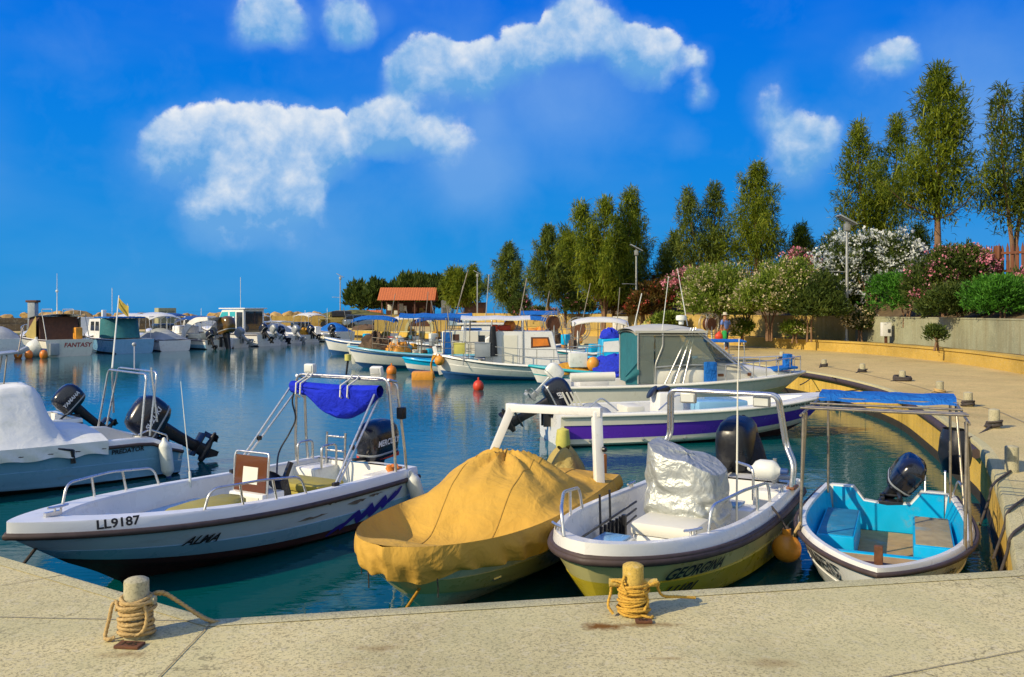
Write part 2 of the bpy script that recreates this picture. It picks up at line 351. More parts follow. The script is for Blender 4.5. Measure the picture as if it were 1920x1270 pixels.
def water_mat():
    m,nt,b,oc,out=newmat('harbour_water')
    g=nt.n.new('ShaderNodeNewGeometry').outputs['Position']
    b.inputs['Base Color'].default_value=(.0,.042,.05,1); b.inputs['Roughness'].default_value=.03; b.inputs['IOR'].default_value=1.33
    big=nt.noise(g,.05,3); c=nt.ramp(big,[(.3,(.0,.055,.056)),(.7,(.0,.095,.11))]); nt.link(c,b.inputs['Base Color'])
    calm=nt.mr(nt.noise(nt.mapv(g,(1,.5,1)),.11,3),.35,.65,.35,1)
    h=nt.math('ADD', nt.math('MULTIPLY',nt.noise(nt.mapv(g,(.8,1.7,1)),1.6,3,.5,.3),.7), nt.math('MULTIPLY',nt.noise(nt.mapv(g,(1.0,2.2,1)),4.5,2,.5),.35))
    h=nt.math('MULTIPLY',h,calm)
    nt.link(nt.bump(h,.27,.06),b.inputs['Normal']); return m
M['water']=water_mat()

# ------------------------------------------------------------------ water, quay, walls
mb=MB(); S=9000; mb.add([(-S,-400,0),(S,-400,0),(S,S,0),(-S,S,0)],[(0,1,2,3)]); tag(mb.build('water',M['water'],sm=0),kind='structure')
mb=MB(); mb.add([(-S,-400,-3),(S,-400,-3),(S,S,-3),(-S,S,-3)],[(0,1,2,3)]); tag(mb.build('seabed',M['soil'],sm=0),kind='structure')
INNER=[(-60,42.1),(-3.95,6.58),(-1.83,5.24),(3.71,6.24),(4.45,7.62),(5.37,9.41),(6.55,11.9),(7.2,13.9),(8.0,16.4),(8.9,19.6),(9.3,22.5),(9.35,25.5),(8.9,29),(7.8,35),(5.5,45),(2,56),(-3,68),(-9,80),(-17,90),(-22,90),(-40,76),(-75,52)]
OUTER=[(-84,58),(-48,87),(-28,108),(-24,116),(-10,122),(6,130),(20,160),(60,260),(150,420),(600,500),(600,-300),(-300,-300),(-300,60),(-66,50)]
QZ=.8
curve=[INNER[0]]
pts=[Vector((x,y,0)) for x,y in INNER]
sm=spl(pts[3:19],5)
INP=[pts[0],pts[1],pts[2]]+sm+pts[19:]
def offs(path, d):
    out=[]
    for i,p in enumerate(path):
        a=path[max(0,i-1)]; b=path[min(len(path)-1,i+1)]; t=(b-a).normalized(); n=Vector((-t.y,t.x,0))
        if 0<i<len(path)-1:
            t1=(p-a).normalized(); t2=(b-p).normalized(); k=max(.5,(1+t1.dot(t2))/2)**.5; n=n/k
        out.append(p+n*d)
    return out
# land is on the right-hand side walking the inner edge from near-left to far-left (negative offset)
poly=[(p.x,p.y) for p in INP]+OUTER
mb=MB(); V=[Vector((x,y,QZ)) for x,y in poly]
tr=tessellate_polygon([V]); mb.add(V,tr); tag(mb.build('quay_pavement',M['quay'],sm=0),kind='structure')
# vertical quay wall under a smooth coping band
def strip(path, prof, mb, closed=False):
    "prof: list of (offset to the land side, z)"
    rings=[]
    cols=[[Vector((q.x,q.y,z)) for q in offs(path,-o)] for o,z in prof]
    for i in range(len(path)): rings.append([c[i] for c in cols])
    mb.loft(rings,closed=closed,cap=closed)
mb=MB(); strip(INP,[(0,QZ-.012),(0,-2.9)],mb); tag(mb.build('quay_wall',M['qwall'],sm=30),kind='structure')
mb=MB(); strip(INP,[(-.02,QZ-.16),(-.02,QZ-.015),(-.005,QZ+.004),(.11,QZ+.005)],mb); tag(mb.build('quay_coping',M['coping'],sm=50),kind='structure')
# algae line and thin joints
M['algae']=pm('dark_algae',(.025,.02,.01),.9,var=.4,vs=6,bump=.5,bs=20)
mb=MB(); strip(INP,[(-.004,.16),(-.012,.12),(-.014,-.3)],mb); tag(mb.build('quay_waterline',M['algae'],sm=0),kind='structure')
M['joint']=pm('joint_sealant',(.3,.25,.14),.9,var=.4,vs=20)
mb=MB()
def jl(a,b,w=.007,z=QZ+.0062):
    a=Vector((a.x,a.y,z)); b=Vector((b.x,b.y,z)); d=(b-a).normalized(); n=Vector((-d.y,d.x,0))*w/2
    k=14; P=[a.lerp(b,i/k)+Vector((-d.y,d.x,0))*.006*nz(i*3.1,a.x) for i in range(k+1)]
    mb.grid(lambda u,v:P[int(round(u*k))]+n*(2*v-1),k,1)
jl(W(403,1163,.8),W(270,1300,.8),.009); jl(W(-40,1106,.8),W(122,1079,.8)); jl(W(-60,1157,.8),W(372,1166,.8),.008); jl(W(1640,1275,.8),W(2000,1205,.8))
jl(W(1905,1083,.8),W(2050,1130,.8),.01)
jp=[W(1528,684,.8),W(1600,697,.8),W(1720,725,.8),W(1800,750,.8),W(1880,775,.8),W(1960,810,.8)]
for a,b in zip(jp,jp[1:]): jl(a,b,.04)
tag(mb.build('quay_joint',M['joint'],sm=0,norm=False),kind='structure')
# rubber tube fender running under the curved edge
mb=MB(); seg=[q for q in offs(INP,.07) if q.y>11.5 and 0<q.x and q.y<44]
mb.tube([Vector((q.x,q.y,QZ-.1)) for q in seg],.07,10)
tag(mb.build('rubber_fender',M['rubber']),'long dark rubber tube fender under the curved quay edge','fender')

# kerb wall with flat ledge, planter soil, retaining wall, slope
KERB=[Vector((x,y,0)) for x,y in [(6,3),(9.5,9),(12,14),(14,19.5),(15.3,25.5),(16,30),(16,34.5),(15.4,38.5),(13.6,43.5),(12.4,46.8),(10.3,53),(7.3,61),(4,68.5),(-1,80)]]
KERB=spl(KERB,4)
mb=MB(); strip(KERB,[(0,.79),(0,1.22),(-.05,1.225),(-.05,1.3),(.42,1.3),(.42,.9)],mb); tag(mb.build('kerb_wall',M['kerb'],sm=30),'long low ochre concrete kerb wall along the promenade','wall')
WALL=[Vector((x,y,0)) for x,y in [(11,5),(13.5,12),(15.5,20),(17,28.4),(17.4,34),(16.9,40),(15.5,45.5),(12.7,53.5),(9.2,62),(5.2,72),(0,83),(-6,93)]]
WALL=spl(WALL,4)
i0=min(range(len(WALL)),key=lambda i:abs(WALL[i].y-41))
mb=MB(); strip(WALL[:i0+1],[(0,1.0),(0,2.37),(-.02,2.375),(-.02,2.43),(.3,2.43),(.3,1.5)],mb); tag(mb.build('retaining_wall',M['gwall'],sm=30),'grey green concrete retaining wall below the hedge','wall')
mb=MB(); strip(WALL[i0:],[(0,.8),(0,2.37),(-.02,2.375),(-.02,2.45),(.3,2.45),(.3,.8)],mb); tag(mb.build('retaining_wall',M['ywall'],sm=30),'yellow concrete wall running on behind the shrubs and trees','wall')
mb=MB()
K2=[q for q in offs(KERB,-.4)]; n=60
def samp(P,t):
    x=t*(len(P)-1); i=min(int(x),len(P)-2); return P[i].lerp(P[i+1],x-i)
def nearest(P,q):
    best=None
    for a,b in zip(P,P[1:]):
        d=b-a; t=clamp((q-a).dot(d)/d.length_squared); p=a+d*t
        if best is None or (p-q).length<(best-q).length: best=p
    return best
mb.grid(lambda u,v:(lambda a:(a.lerp(nearest(WALL,a)+Vector((.05,0,0)),v))+Vector((0,0,1.24+.03*nz(a.x*2,a.y*2,v*4))))(samp(K2,u)),n,3)
tag(mb.build('planter_soil',M['soil']),kind='structure')
WS=[q for q in WALL if q.y<70]
mb=MB(); profz=[(.2,2.3),(1.2,2.55),(2.6,3.3),(4.0,4.0),(6,4.2),(30,4.6),(220,6)]
cols=[[Vector((q.x,q.y,z+.12*nz(q.x*.7,q.y*.7,o))) for q in offs(WS,-o)] for o,z in profz[:5]]
cols+=[[Vector((q.x+o*.9,q.y+o*.1,z)) for q in WS] for o,z in profz[5:]]
mb.loft([[c[i] for c in cols] for i in range(len(WS))],closed=False); tag(mb.build('garden_terrain',M['soil']),kind='structure')

# breakwater parapet, yellow end wall
mb=MB(); P=[Vector(p+(0,)) for p in [(-84,53.5),(-44,81.5),(-27,96)]]
strip(P,[(0,.8),(0,1.45),(-.25,1.45),(-.25,2.03),(.5,2.03),(.5,.3)],mb)
# the strip's land side is right-hand; flip so that the face looks at the basin
mb2=MB(); P=[p for p in reversed(P)]; strip(P,[(0,.8),(0,1.42),(.3,1.425),(.3,2.03),(.9,2.03),(.9,-.2)],mb2); 
tag(mb2.build('breakwater_wall',M['dwall'],sm=30),'long dark two stepped concrete parapet of the breakwater','wall')
mb=MB(); strip([Vector(p+(0,)) for p in [(-21.3,96.8),(-26.9,95.4)]][::-1],[(0,.8),(0,2.1),(-.6,2.1),(-.6,.8)],mb); tag(mb.build('end_wall',M['ywall'],sm=30),'short sunlit yellow wall ending the breakwater by the jeep','wall')
# rocks
def rock_mesh(seed):
    bm=bmesh.new(); bmesh.ops.create_icosphere(bm,subdivisions=3,radius=1); r=random.Random(seed); o=r.random()*50
    pl=[(Vector((r.gauss(0,1),r.gauss(0,1),r.gauss(0,1))).normalized(),r.uniform(.55,.85)) for _ in range(9)]
    for v in bm.verts:
        for n,d in pl:
            k=v.co.dot(n)
            if k>d: v.co-=n*(k-d)*.9
        v.co*=1+.16*nz(v.co.x*2+o,v.co.y*2,v.co.z*2); v.co.z*=.72
    me=bpy.data.meshes.new('rock'); bm.to_mesh(me); bm.free(); me.materials.append(M['rock']); return me
RM=[rock_mesh(i) for i in range(6)]
def rock(p,s,r,lab,grp):
    o=bpy.data.objects.new('rock',RM[r.randrange(6)]); COL.objects.link(o); o.location=p; o.rotation_euler=(r.uniform(-.4,.4),r.uniform(-.4,.4),r.uniform(0,6.3)); o.scale=(s*r.uniform(.85,1.3),s*r.uniform(.85,1.2),s*r.uniform(.8,1.1)); tag(o,lab,'rock',grp)
r=random.Random(3)
for i in range(76):
    t=i/75; p=Vector((-63,71,0)).lerp(Vector((-23,103.5,0)),t)+Vector((r.uniform(-1.3,1.3),r.uniform(-.4,1.8),0)); s=r.uniform(.55,1.15)*(1.35 if r.random()<.15 else 1)
    rock(Vector((p.x,p.y,1.98-.25*s+r.uniform(-.2,.3))),s,r,'ochre boulder piled along the seaward side of the breakwater wall','breakwater boulders')
for i in range(22):
    x=r.uniform(-3,5); rock(Vector((x,104+r.uniform(-2,3),1.6+r.uniform(-.3,.5))),r.uniform(.5,.9),r,'pale boulder on the far shore beyond the yellow wall','shore boulders')
mb=MB(); mb.grid(lambda u,v:Vector((-27+14*u,103+7*v,.6+2.2*math.sin(PI*clamp(u))**.6*math.sin(PI*v)**.8+.25*nz(u*9,v*7))),28,12)
tag(mb.build('scrub_mound',pm('scrub_green',(.12,.12,.03),.95,var=.5,vs=2.5,bump=.8,bs=8)),kind='structure')

# ------------------------------------------------------------------ sky, sun, camera
SUN=Vector((-.84,-.5,.60)).normalized()
w=bpy.data.worlds.new('World'); SC.world=w; w.use_nodes=True; nt=NT(w.node_tree); nt.n.clear()
out=nt.n.new('ShaderNodeOutputWorld'); bg=nt.n.new('ShaderNodeBackground'); nt.link(bg.outputs[0],out.inputs[0])
sky=nt.n.new('ShaderNodeTexSky'); sky.sky_type='NISHITA'; sky.sun_disc=False
sky.sun_elevation=math.asin(SUN.z); sky.sun_rotation=math.atan2(SUN.x,SUN.y); sky.altitude=0; sky.dust_density=.4; sky.ozone_density=3
tc=nt.n.new('ShaderNodeTexCoord'); D=tc.outputs['Generated']
sx=nt.n.new('ShaderNodeSeparateXYZ'); nt.link(D,sx.inputs[0])
ramp=nt.ramp(nt.mr(sx.outputs['Z'],-.02,.5),[(0,(.006,.28,.66)),(.15,(.005,.275,.72)),(.42,(.002,.22,.78)),(.72,(.0,.15,.78)),(1,(.0,.12,.7))])
hs=nt.n.new('ShaderNodeHueSaturation'); hs.inputs['Saturation'].default_value=1.5; hs.inputs['Value'].default_value=1; nt.link(sky.outputs[0],hs.inputs['Color'])
skc=nt.mix(1.0,hs.outputs[0],(.1,.1,.1),'MULTIPLY'); base=nt.mix(.96,skc,ramp)
CL=[(300,285,62,.8),(360,262,62,.9),(440,262,66,1),(520,262,62,1),(600,262,55,1),(650,285,56,1),(690,212,27,1.1),(702,248,38,.9),(738,240,48,1),(780,240,50,.8),(845,275,55,.9),(900,315,60,.55),(840,330,60,.35),(480,330,62,.95),(545,325,62,1),(420,385,62,.95),(500,385,78,.95),(365,408,46,.85),(560,390,60,.75),(880,335,80,.5),(930,350,60,.3),(640,425,90,.3),(330,330,70,.5),(1000,215,80,.3),(1140,205,80,.3),(560,420,70,.4),(700,370,90,.25),
 (762,118,44,1),(750,152,38,.9),(800,100,42,.9),(840,138,58,1),(895,125,44,.95),(800,160,50,.6),(860,175,70,.45),(950,120,58,1),(1010,95,56,1),(1070,75,45,1),(1120,30,42,1.1),(1070,10,36,1),(1150,90,55,1),(1210,108,50,1),(1250,110,36,.8),(1000,165,70,.5),(1100,165,80,.5),(870,60,50,.35),(910,220,28,.5),
 (500,25,52,1),(470,55,36,.7),(540,45,40,.8),(648,20,46,1),(655,50,36,.8),(610,30,26,.5),(715,38,20,.5),
 (1308,128,24,.9),(1312,182,24,.8),(1285,265,26,.35),(1455,195,46,.75),(1490,265,52,.8),(1540,250,46,.75),(1510,310,56,.7),(1590,280,50,.4),(1640,130,46,.7),(1690,112,40,.7),(1740,130,70,.35),(1850,120,90,.4),(1830,255,60,.6),(1700,280,60,.45),(1900,200,80,.35),(120,130,60,.15),
 (2150,200,150,.8),(2400,330,180,.8),(-300,250,180,.8),(-700,150,200,.8),(300,-400,200,.8),(1200,-500,220,.7)]
# broken edge
def cdir(px,py): return Vector(((px-960)/F,1,(HZ-py)/F)).normalized()
dn=nt.n.new('ShaderNodeTexNoise'); dn.inputs['Scale'].default_value=9; dn.inputs['Detail'].default_value=7; dn.inputs['Roughness'].default_value=.6; nt.link(D,dn.inputs['Vector'])
vm=nt.n.new('ShaderNodeVectorMath'); vm.operation='SUBTRACT'; nt.link(dn.outputs['Color'],vm.inputs[0]); vm.inputs[1].default_value=(.5,.5,.5)
vs=nt.n.new('ShaderNodeVectorMath'); vs.operation='SCALE'; nt.link(vm.outputs[0],vs.inputs[0]); vs.inputs['Scale'].default_value=.06
va=nt.n.new('ShaderNodeVectorMath'); va.operation='ADD'; nt.link(D,va.inputs[0]); nt.link(vs.outputs[0],va.inputs[1]); DW=va.outputs[0]
acc=None; accs=None; accz=None
for (px,py,rr,a) in CL:
    d=nt.n.new('ShaderNodeVectorMath'); d.operation='DISTANCE'; nt.link(DW if a>.6 else D,d.inputs[0]); d.inputs[1].default_value=cdir(px,py)
    x=nt.mr(d.outputs['Value'],rr*(1.5 if a>.6 else 2.0)/F,0,0,a*(1.5 if a>.6 else 1),a<=.6)
    if a>.6:
        acc=x if acc is None else nt.math('ADD',acc,x)
        z=nt.math('MULTIPLY',x,cdir(px,py).z); accz=z if accz is None else nt.math('ADD',accz,z)
    else: accs=x if accs is None else nt.math('ADD',accs,x)
fine=nt.noise(D,19,8,.6,.25)
bil=nt.noise(D,46,5,.55,.2)
rel=nt.math('DIVIDE',nt.math('SUBTRACT',sx.outputs['Z'],nt.math('DIVIDE',accz,nt.math('ADD',acc,.001))),.026)
inv=nt.math('SUBTRACT',1.0,nt.math('ADD',nt.math('MULTIPLY',fine,.75),nt.math('MULTIPLY',bil,.25)))
den=nt.math('SUBTRACT',nt.math('MULTIPLY',acc,1.5),nt.math('MULTIPLY',inv,1.75))
edge=nt.mr(rel,-1.1,1,1.35,.26)
cov=nt.mr(nt.math('DIVIDE',den,edge),-.22,1.45,0,1,True)
soft=nt.math('MULTIPLY',nt.mr(nt.math('ADD',accs,nt.math('MULTIPLY',nt.math('SUBTRACT',fine,.5),.7)),.02,1.1),.36,True)
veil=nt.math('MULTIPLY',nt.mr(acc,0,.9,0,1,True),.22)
lit=nt.math('ADD',nt.math('ADD',nt.mr(rel,-.9,1.5,0,.80),nt.math('MULTIPLY',nt.math('SUBTRACT',bil,.5),.9)),nt.math('MULTIPLY',nt.math('SUBTRACT',fine,.5),.9))
lit=nt.math('ADD',lit,-.05,True)
cc=nt.ramp(lit,[(0,(.13,.38,.76)),(.28,(.34,.54,.82)),(.55,(.62,.73,.87)),(.85,(.94,.94,.93))])
haze=nt.math('MULTIPLY',nt.mr(nt.noise(nt.mapv(D,(1,1,2.5)),3.2,4,.55),.45,.75),.10)
base=nt.mix(haze,base,(.35,.55,.85))
base=nt.mix(nt.mr(sx.outputs['Y'],.12,-.55,0,.9),base,(.68,.76,.82))  # added paler sky behind the camera, out of view, filling the shaded hulls
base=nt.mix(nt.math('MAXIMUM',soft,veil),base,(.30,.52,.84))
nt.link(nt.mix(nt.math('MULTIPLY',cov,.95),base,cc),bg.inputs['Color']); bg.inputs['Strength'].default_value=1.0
w.cycles.sampling_method='MANUAL'; w.cycles.sample_map_resolution=256
SC.cycles.max_bounces=6; SC.cycles.diffuse_bounces=3; SC.cycles.glossy_bounces=3; SC.cycles.transmission_bounces=4; SC.cycles.transparent_max_bounces=12
SC.cycles.use_denoising=True; SC.cycles.use_adaptive_sampling=True; SC.cycles.adaptive_threshold=.015; SC.cycles.sample_clamp_indirect=6
SC.cycles.caustics_reflective=False; SC.cycles.caustics_refractive=False
sl=bpy.data.lights.new('sun','SUN'); sl.energy=5.0; sl.angle=R(.5); sl.color=(1,.84,.58); so=bpy.data.objects.new('sun',sl); COL.objects.link(so)
so.rotation_euler=(-SUN).to_track_quat('-Z','Y').to_euler(); so.location=(-30,-20,40)
cd=bpy.data.cameras.new('camera'); cam=bpy.data.objects.new('camera',cd); COL.objects.link(cam); SC.camera=cam
cd.sensor_width=36; cd.lens=36*F/1920; cd.shift_y=-(635-HZ)/1920; cd.clip_end=20000; cd.clip_start=.05
cam.location=(0,0,CZ); cam.rotation_euler=(PI/2,0,0)
SC.view_settings.view_transform='Standard'; SC.view_settings.look='None'; SC.view_settings.exposure=0; SC.view_settings.gamma=1
# ------------------------------------------------------------------ vegetation
class Leaves:
    def __init__(s): s.v=[]; s.f=[]
    def strip(s, p, d, L, w, droop, r):
        "thin two-piece spray starting at p, heading d and bending down"
        x,y,z=p; dx,dy,dz=d; sx,sy=-dy,dx; n=math.hypot(sx,sy) or 1; a=r.uniform(-1,1); sx,sy=sx/n,sy/n; sz=a*.6
        o=len(s.v); w*=.5; h=L*.5
        mx,my,mz=x+dx*h,y+dy*h,z+dz*h-droop*L*.12; ex,ey,ez=x+dx*L,y+dy*L,z+dz*L-droop*L*.5
        s.v+=[(x-sx*w*.5,y-sy*w*.5,z-sz*w*.5),(x+sx*w*.5,y+sy*w*.5,z+sz*w*.5),(mx+sx*w,my+sy*w,mz+sz*w),(mx-sx*w,my-sy*w,mz-sz*w),(ex,ey,ez)]
        s.f+=[(o,o+1,o+2,o+3),(o+3,o+2,o+4)]
    def leaf(s, p, d, L, w, r):
        x,y,z=p; dx,dy,dz=d; ax,ay,az=r.gauss(0,1),r.gauss(0,1),r.gauss(0,1)
        sx,sy,sz=dy*az-dz*ay,dz*ax-dx*az,dx*ay-dy*ax; n=math.sqrt(sx*sx+sy*sy+sz*sz) or 1; w=w*.5/n; sx*=w; sy*=w; sz*=w
        o=len(s.v); h=L*.45
        s.v+=[(x,y,z),(x+dx*h+sx,y+dy*h+sy,z+dz*h+sz),(x+dx*L,y+dy*L,z+dz*L),(x+dx*h-sx,y+dy*h-sy,z+dz*h-sz)]
        s.f.append((o,o+1,o+2,o+3))
    def build(s,name,mat,parent):
        me=bpy.data.meshes.new(name); me.from_pydata(s.v,[],s.f); me.materials.append(mat)
        o=bpy.data.objects.new(name,me); COL.objects.link(o); o.parent=parent; return o
def unit(x,y,z):
    n=math.sqrt(x*x+y*y+z*z) or 1; return x/n,y/n,z/n
def casuarina(loc, H, cw, cb, seed, label, mat='leafT', dens=1., lean=0, heads=1, bare=.08, grp='feathery trees along the promenade', L=.55, nm='feathery_tree'):
    "H total height, cw crown width, cb height of the crown's bottom"
    r=random.Random(seed); t=thing(nm,label,'tree',loc,group=grp); lv=Leaves(); tb=MB()
    hs=[]
    for k in range(heads):
        a=2*PI*k/heads+r.uniform(0,1); sp=cw*.24 if heads>1 else 0
        hs.append((sp*math.cos(a)*1.25,sp*math.sin(a)*.8,H*(1 if k==0 else r.uniform(.88,.97))))
    for k,(hx,hy,hh) in enumerate(hs):
        tp=[Vector((.12*k*math.cos(k*2.4),.12*k*math.sin(k*2.4),-.3))]
        for i in range(1,8):
            u=i/7; tp.append(Vector((hx*sstep(0,.8,u)+lean*u*(1-.5*u)+.12*nz(u*4,seed),hy*sstep(0,.8,u)+.12*nz(u*4,seed+9),hh*u*.97)))
        tp=spl(tp,3); R0=.028*H/heads**.5*.62; tb.tube(tp,1,8,rs=[R0*(1-.93*i/(len(tp)-1))+.008 for i in range(len(tp))])
        def at(z):
            for a,b in zip(tp,tp[1:]):
                if b.z>=z: return a.lerp(b,clamp((z-a.z)/max(1e-6,b.z-a.z)))
            return tp[-1]
        w=cw*(1 if heads==1 else .66)/2; cl=[]
        n=int((40 if heads==1 else 28)*dens)
        for i in range(n):
            h=clamp((i+r.random())/n)**.92; z=cb+(hh*.94-cb)*h
            pr=(.55+.45*h/.25) if h<.25 else (1-((h-.25)/.75)**1.02)*.95+.05
            pr*=.86+.75*nz(h*4+i*.9,seed*1.7,i*.37)
            a=i*2.4+r.uniform(-.5,.5); rr=w*pr*r.uniform(.5,1.12); up=rr*r.uniform(.25,.7)
            b=at(max(cb*.9,z-up)); c=Vector((at(z).x+rr*math.cos(a),at(z).y+rr*math.sin(a),z))
            if r.random()<bare: continue
            m=b.lerp(c,.5)+Vector((0,0,-.12*rr)); tb.tube(spl([b,m,c],3),1,5,rs=[.045*(1-.8*j/6)*(.5+rr*.3) for j in range(7)][:len(spl([b,m,c],3))])
            cl.append((c,(.62+.12*w)*(1-.4*h),rr)); 
            if rr>.8: cl.append((b.lerp(c,.62)+Vector((0,0,.1)),.55,rr))
        cl.append((Vector((at(hh).x,at(hh).y,hh-.55)),.34,0)); cl.append((Vector((at(hh).x,at(hh).y,hh-1.2)),.42,0))
        for c,sg,rr in cl:
            q=int(185*dens**.5*(sg/.6)**1.5*(.55/L)**.8); jx=r.gauss(0,.1)
            cx,cy=at(c.z).x,at(c.z).y
            ox0,oy0=c.x-cx,c.y-cy; o0=math.hypot(ox0,oy0) or 1; lf=.42 if rr>.3 else .1
            ax,ay,az=unit(ox0/o0*lf,oy0/o0*lf,1.0)
            for _ in range(q):
                sv=r.uniform(-.55,1.0); wd=sg*.46*(1-.62*max(0,sv))*(1-.35*max(0,-sv)); k=sv*sg*1.35
                gx,gy,gz=r.gauss(0,wd)+ax*k,r.gauss(0,wd)+ay*k,r.gauss(0,wd*.8)+az*k
                ox,oy=c.x+gx-cx,c.y+gy-cy; o=math.hypot(ox,oy) or 1
                d=unit(ox/o*.5+r.gauss(0,.4),oy/o*.5+r.gauss(0,.4),.6+r.gauss(0,.45))
                lv.strip((c.x+gx,c.y+gy,c.z+gz),d,L*r.uniform(.4,1.0),.05*L/.55*r.uniform(.7,1.3),r.uniform(-.2,1.8),r)
    tb.build('trunk',M['bark'],t,60); lv.build('crown',M[mat],t); return t
def shrub(loc, sx, sy, H, seed, label, mat='leafO', flower=None, fl=.5, n=2600, L=.2, stems=5, z0=.25, grp=None, nm='oleander_shrub', up=.6, top=0.35, fs=.085):
    r=random.Random(seed); t=thing(nm,label,'shrub',loc,group=grp); lv=Leaves(); fv=Leaves(); tb=MB()
    lob=[(0,0,H*.5,1)]+[(r.uniform(-.55,.55)*sx,r.uniform(-.55,.55)*sy,H*r.uniform(.4,.75),r.uniform(.45,.7)) for _ in range(6)]
    def surf():
        k=lob[r.randrange(len(lob))]; a=r.uniform(0,2*PI); u=r.uniform(-.55,1); q=math.sqrt(1-u*u)
        f=(r.random()**.4); f*=1+.28*nz(a*1.3+seed,u*3,k[3]*9)
        dx,dy,dz=q*math.cos(a),q*math.sin(a),u
        hz=min(H-k[2],k[2]-H*z0)*1.0; x=k[0]+dx*sx*k[3]*f; y=k[1]+dy*sy*k[3]*f; z=k[2]+dz*max(.25*H,hz)*f
        return x,y,max(z,H*z0+r.uniform(0,.25)),dx,dy,dz,f
    for _ in range(n):
        x,y,z,dx,dy,dz,f=surf()
        for j in range(4):
            d=unit(dx*.6+r.gauss(0,.5),dy*.6+r.gauss(0,.5),dz*.5+up+r.gauss(0,.4))
            lv.leaf((x+r.gauss(0,.05),y+r.gauss(0,.05),z+r.gauss(0,.05)),d,L*r.uniform(.6,1.3),L*.3*r.uniform(.8,1.3),r)
    if flower:
        for _ in range(int(n*fl)):
            x,y,z,dx,dy,dz,f=surf()
            if f<.72 or z<H*top: continue
            if nz(x*1.4+seed,y*1.4,z*1.4)<-.12: continue
            for j in range(6):
                d=unit(dx+r.gauss(0,.7),dy+r.gauss(0,.7),dz*.6+.3+r.gauss(0,.6)); fv.leaf((x+dx*.1+r.gauss(0,.07),y+dy*.1+r.gauss(0,.07),z+.06+r.gauss(0,.06)),d,fs*r.uniform(.7,1.4),fs*r.uniform(.7,1.2),r)
    for k in range(stems):
        a=k*2.4+r.random(); e=Vector((.5*sx*math.cos(a)*r.uniform(.4,1),.5*sy*math.sin(a),H*.55)); tb.tube(spl([Vector((.12*math.cos(a),.12*math.sin(a),-.2)),Vector((e.x*.25,e.y*.25,H*.25)),e],4),1,6,rs=[.05*(1-.07*i) for i in range(9)])
    tb.build('stem',M['bark'],t,60); lv.build('foliage',M[mat],t)
    if flower: fv.build('blossoms',M[flower],t)
    return t
def T(px,pt,Y,zb,cw_px,cb_py,seed,label,**k):
    x=(px-960)/F*Y; H=CZ+(HZ-pt)*Y/F-zb; cb=CZ+(HZ-cb_py)*Y/F-zb
    return casuarina((x,Y,zb),H,cw_px*1.18*Y/F,cb,seed,label,**k)
T(1898,150,37,4.1,118,420,11,'tall sparse tree with a leaning trunk behind the near picket fence',dens=.95,lean=.4,heads=2,bare=.12,mat='leafT2')
T(1755,122,38,4.1,128,400,12,'tallest feathery tree, bare reddish lower trunk, standing behind the pale pink oleander',dens=1.25,lean=.3,bare=.05)
T(1638,212,48,4.2,136,455,13,'broad twin topped feathery tree rising behind the white flowering oleander',heads=2,dens=1.15)
T(1418,306,50,3.9,98,505,14,'feathery tree with a pointed rounded crown behind the big green shrubs',dens=1.15)
T(1326,342,52,3.9,92,515,15,'dark feathery tree with two small tips left of the pointed one',heads=2,dens=1.0,mat='leafT2')
T(1132,352,62,1.6,148,556,16,'widest dense olive tree with several stems behind the tall lamp post',heads=3,dens=1.2,L=.7,lean=.2)
T(1180,400,66,1.6,80,560,26,'dark tree leaning out to the right of the widest dense tree',dens=.9,L=.7,mat='leafT2',lean=.5)
T(1028,424,70,1.4,66,560,17,'slim dark pointed tree standing just left of the widest tree',dens=1.1,L=.75,mat='leafT2')
T(1060,440,72,1.4,70,560,27,'lighter green bushy tree between the slim dark tree and the widest tree',dens=1.0,L=.75)
T(955,458,84,1.0,66,575,18,'lone tree with drooping sides at the shore beside the open sea gap',dens=1.0,L=.8,mat='leafT2')
T(1264,441,66,3.6,66,540,19,'small rounded dark tree beside the dark picket fence',dens=.9,L=.7,mat='leafT2')
T(1502,430,52,4.2,40,500,20,'small pointed tree top showing over the pink oleander',dens=.7)
T(1722,432,50,4.2,34,490,21,'little pale conifer seen under the tallest tree',dens=.6)
T(1568,445,52,4.2,50,500,22,'small dark tree half hidden behind the white oleander and lamp',dens=.7,mat='leafT2')
T(872,500,103,.8,66,566,23,'round crowned tree with bare forked stems in front of the brown shed',dens=1.1,L=1.0,heads=3,mat='leafT')
# bushes by the kiosk
def SH(px,pt,pb,wpx,Y,seed,label,dy=1.2,**k):
    z=CZ+(HZ-pb)*Y/F; H=(pb-pt)*Y/F; return shrub(((px-960)/F*Y,Y,z),wpx*Y/F/2,dy,H,seed,label,**k)
for i,(px,pt,w,lab) in enumerate([(688,530,84,'spreading dark palm like bush left of the tiled kiosk'),(760,517,90,'tall spiky bush rising behind the tiled kiosk roof'),(812,522,80,'dense spiky bush at the right end of the kiosk'),(848,530,50,'narrow bush beside the pale door right of the kiosk')]):
    SH(px,pt,600,w,113,40+i,lab,dy=2.5,mat='leafD',n=1500,L=.9,z0=.15,nm='spiky_bush',up=1.0)
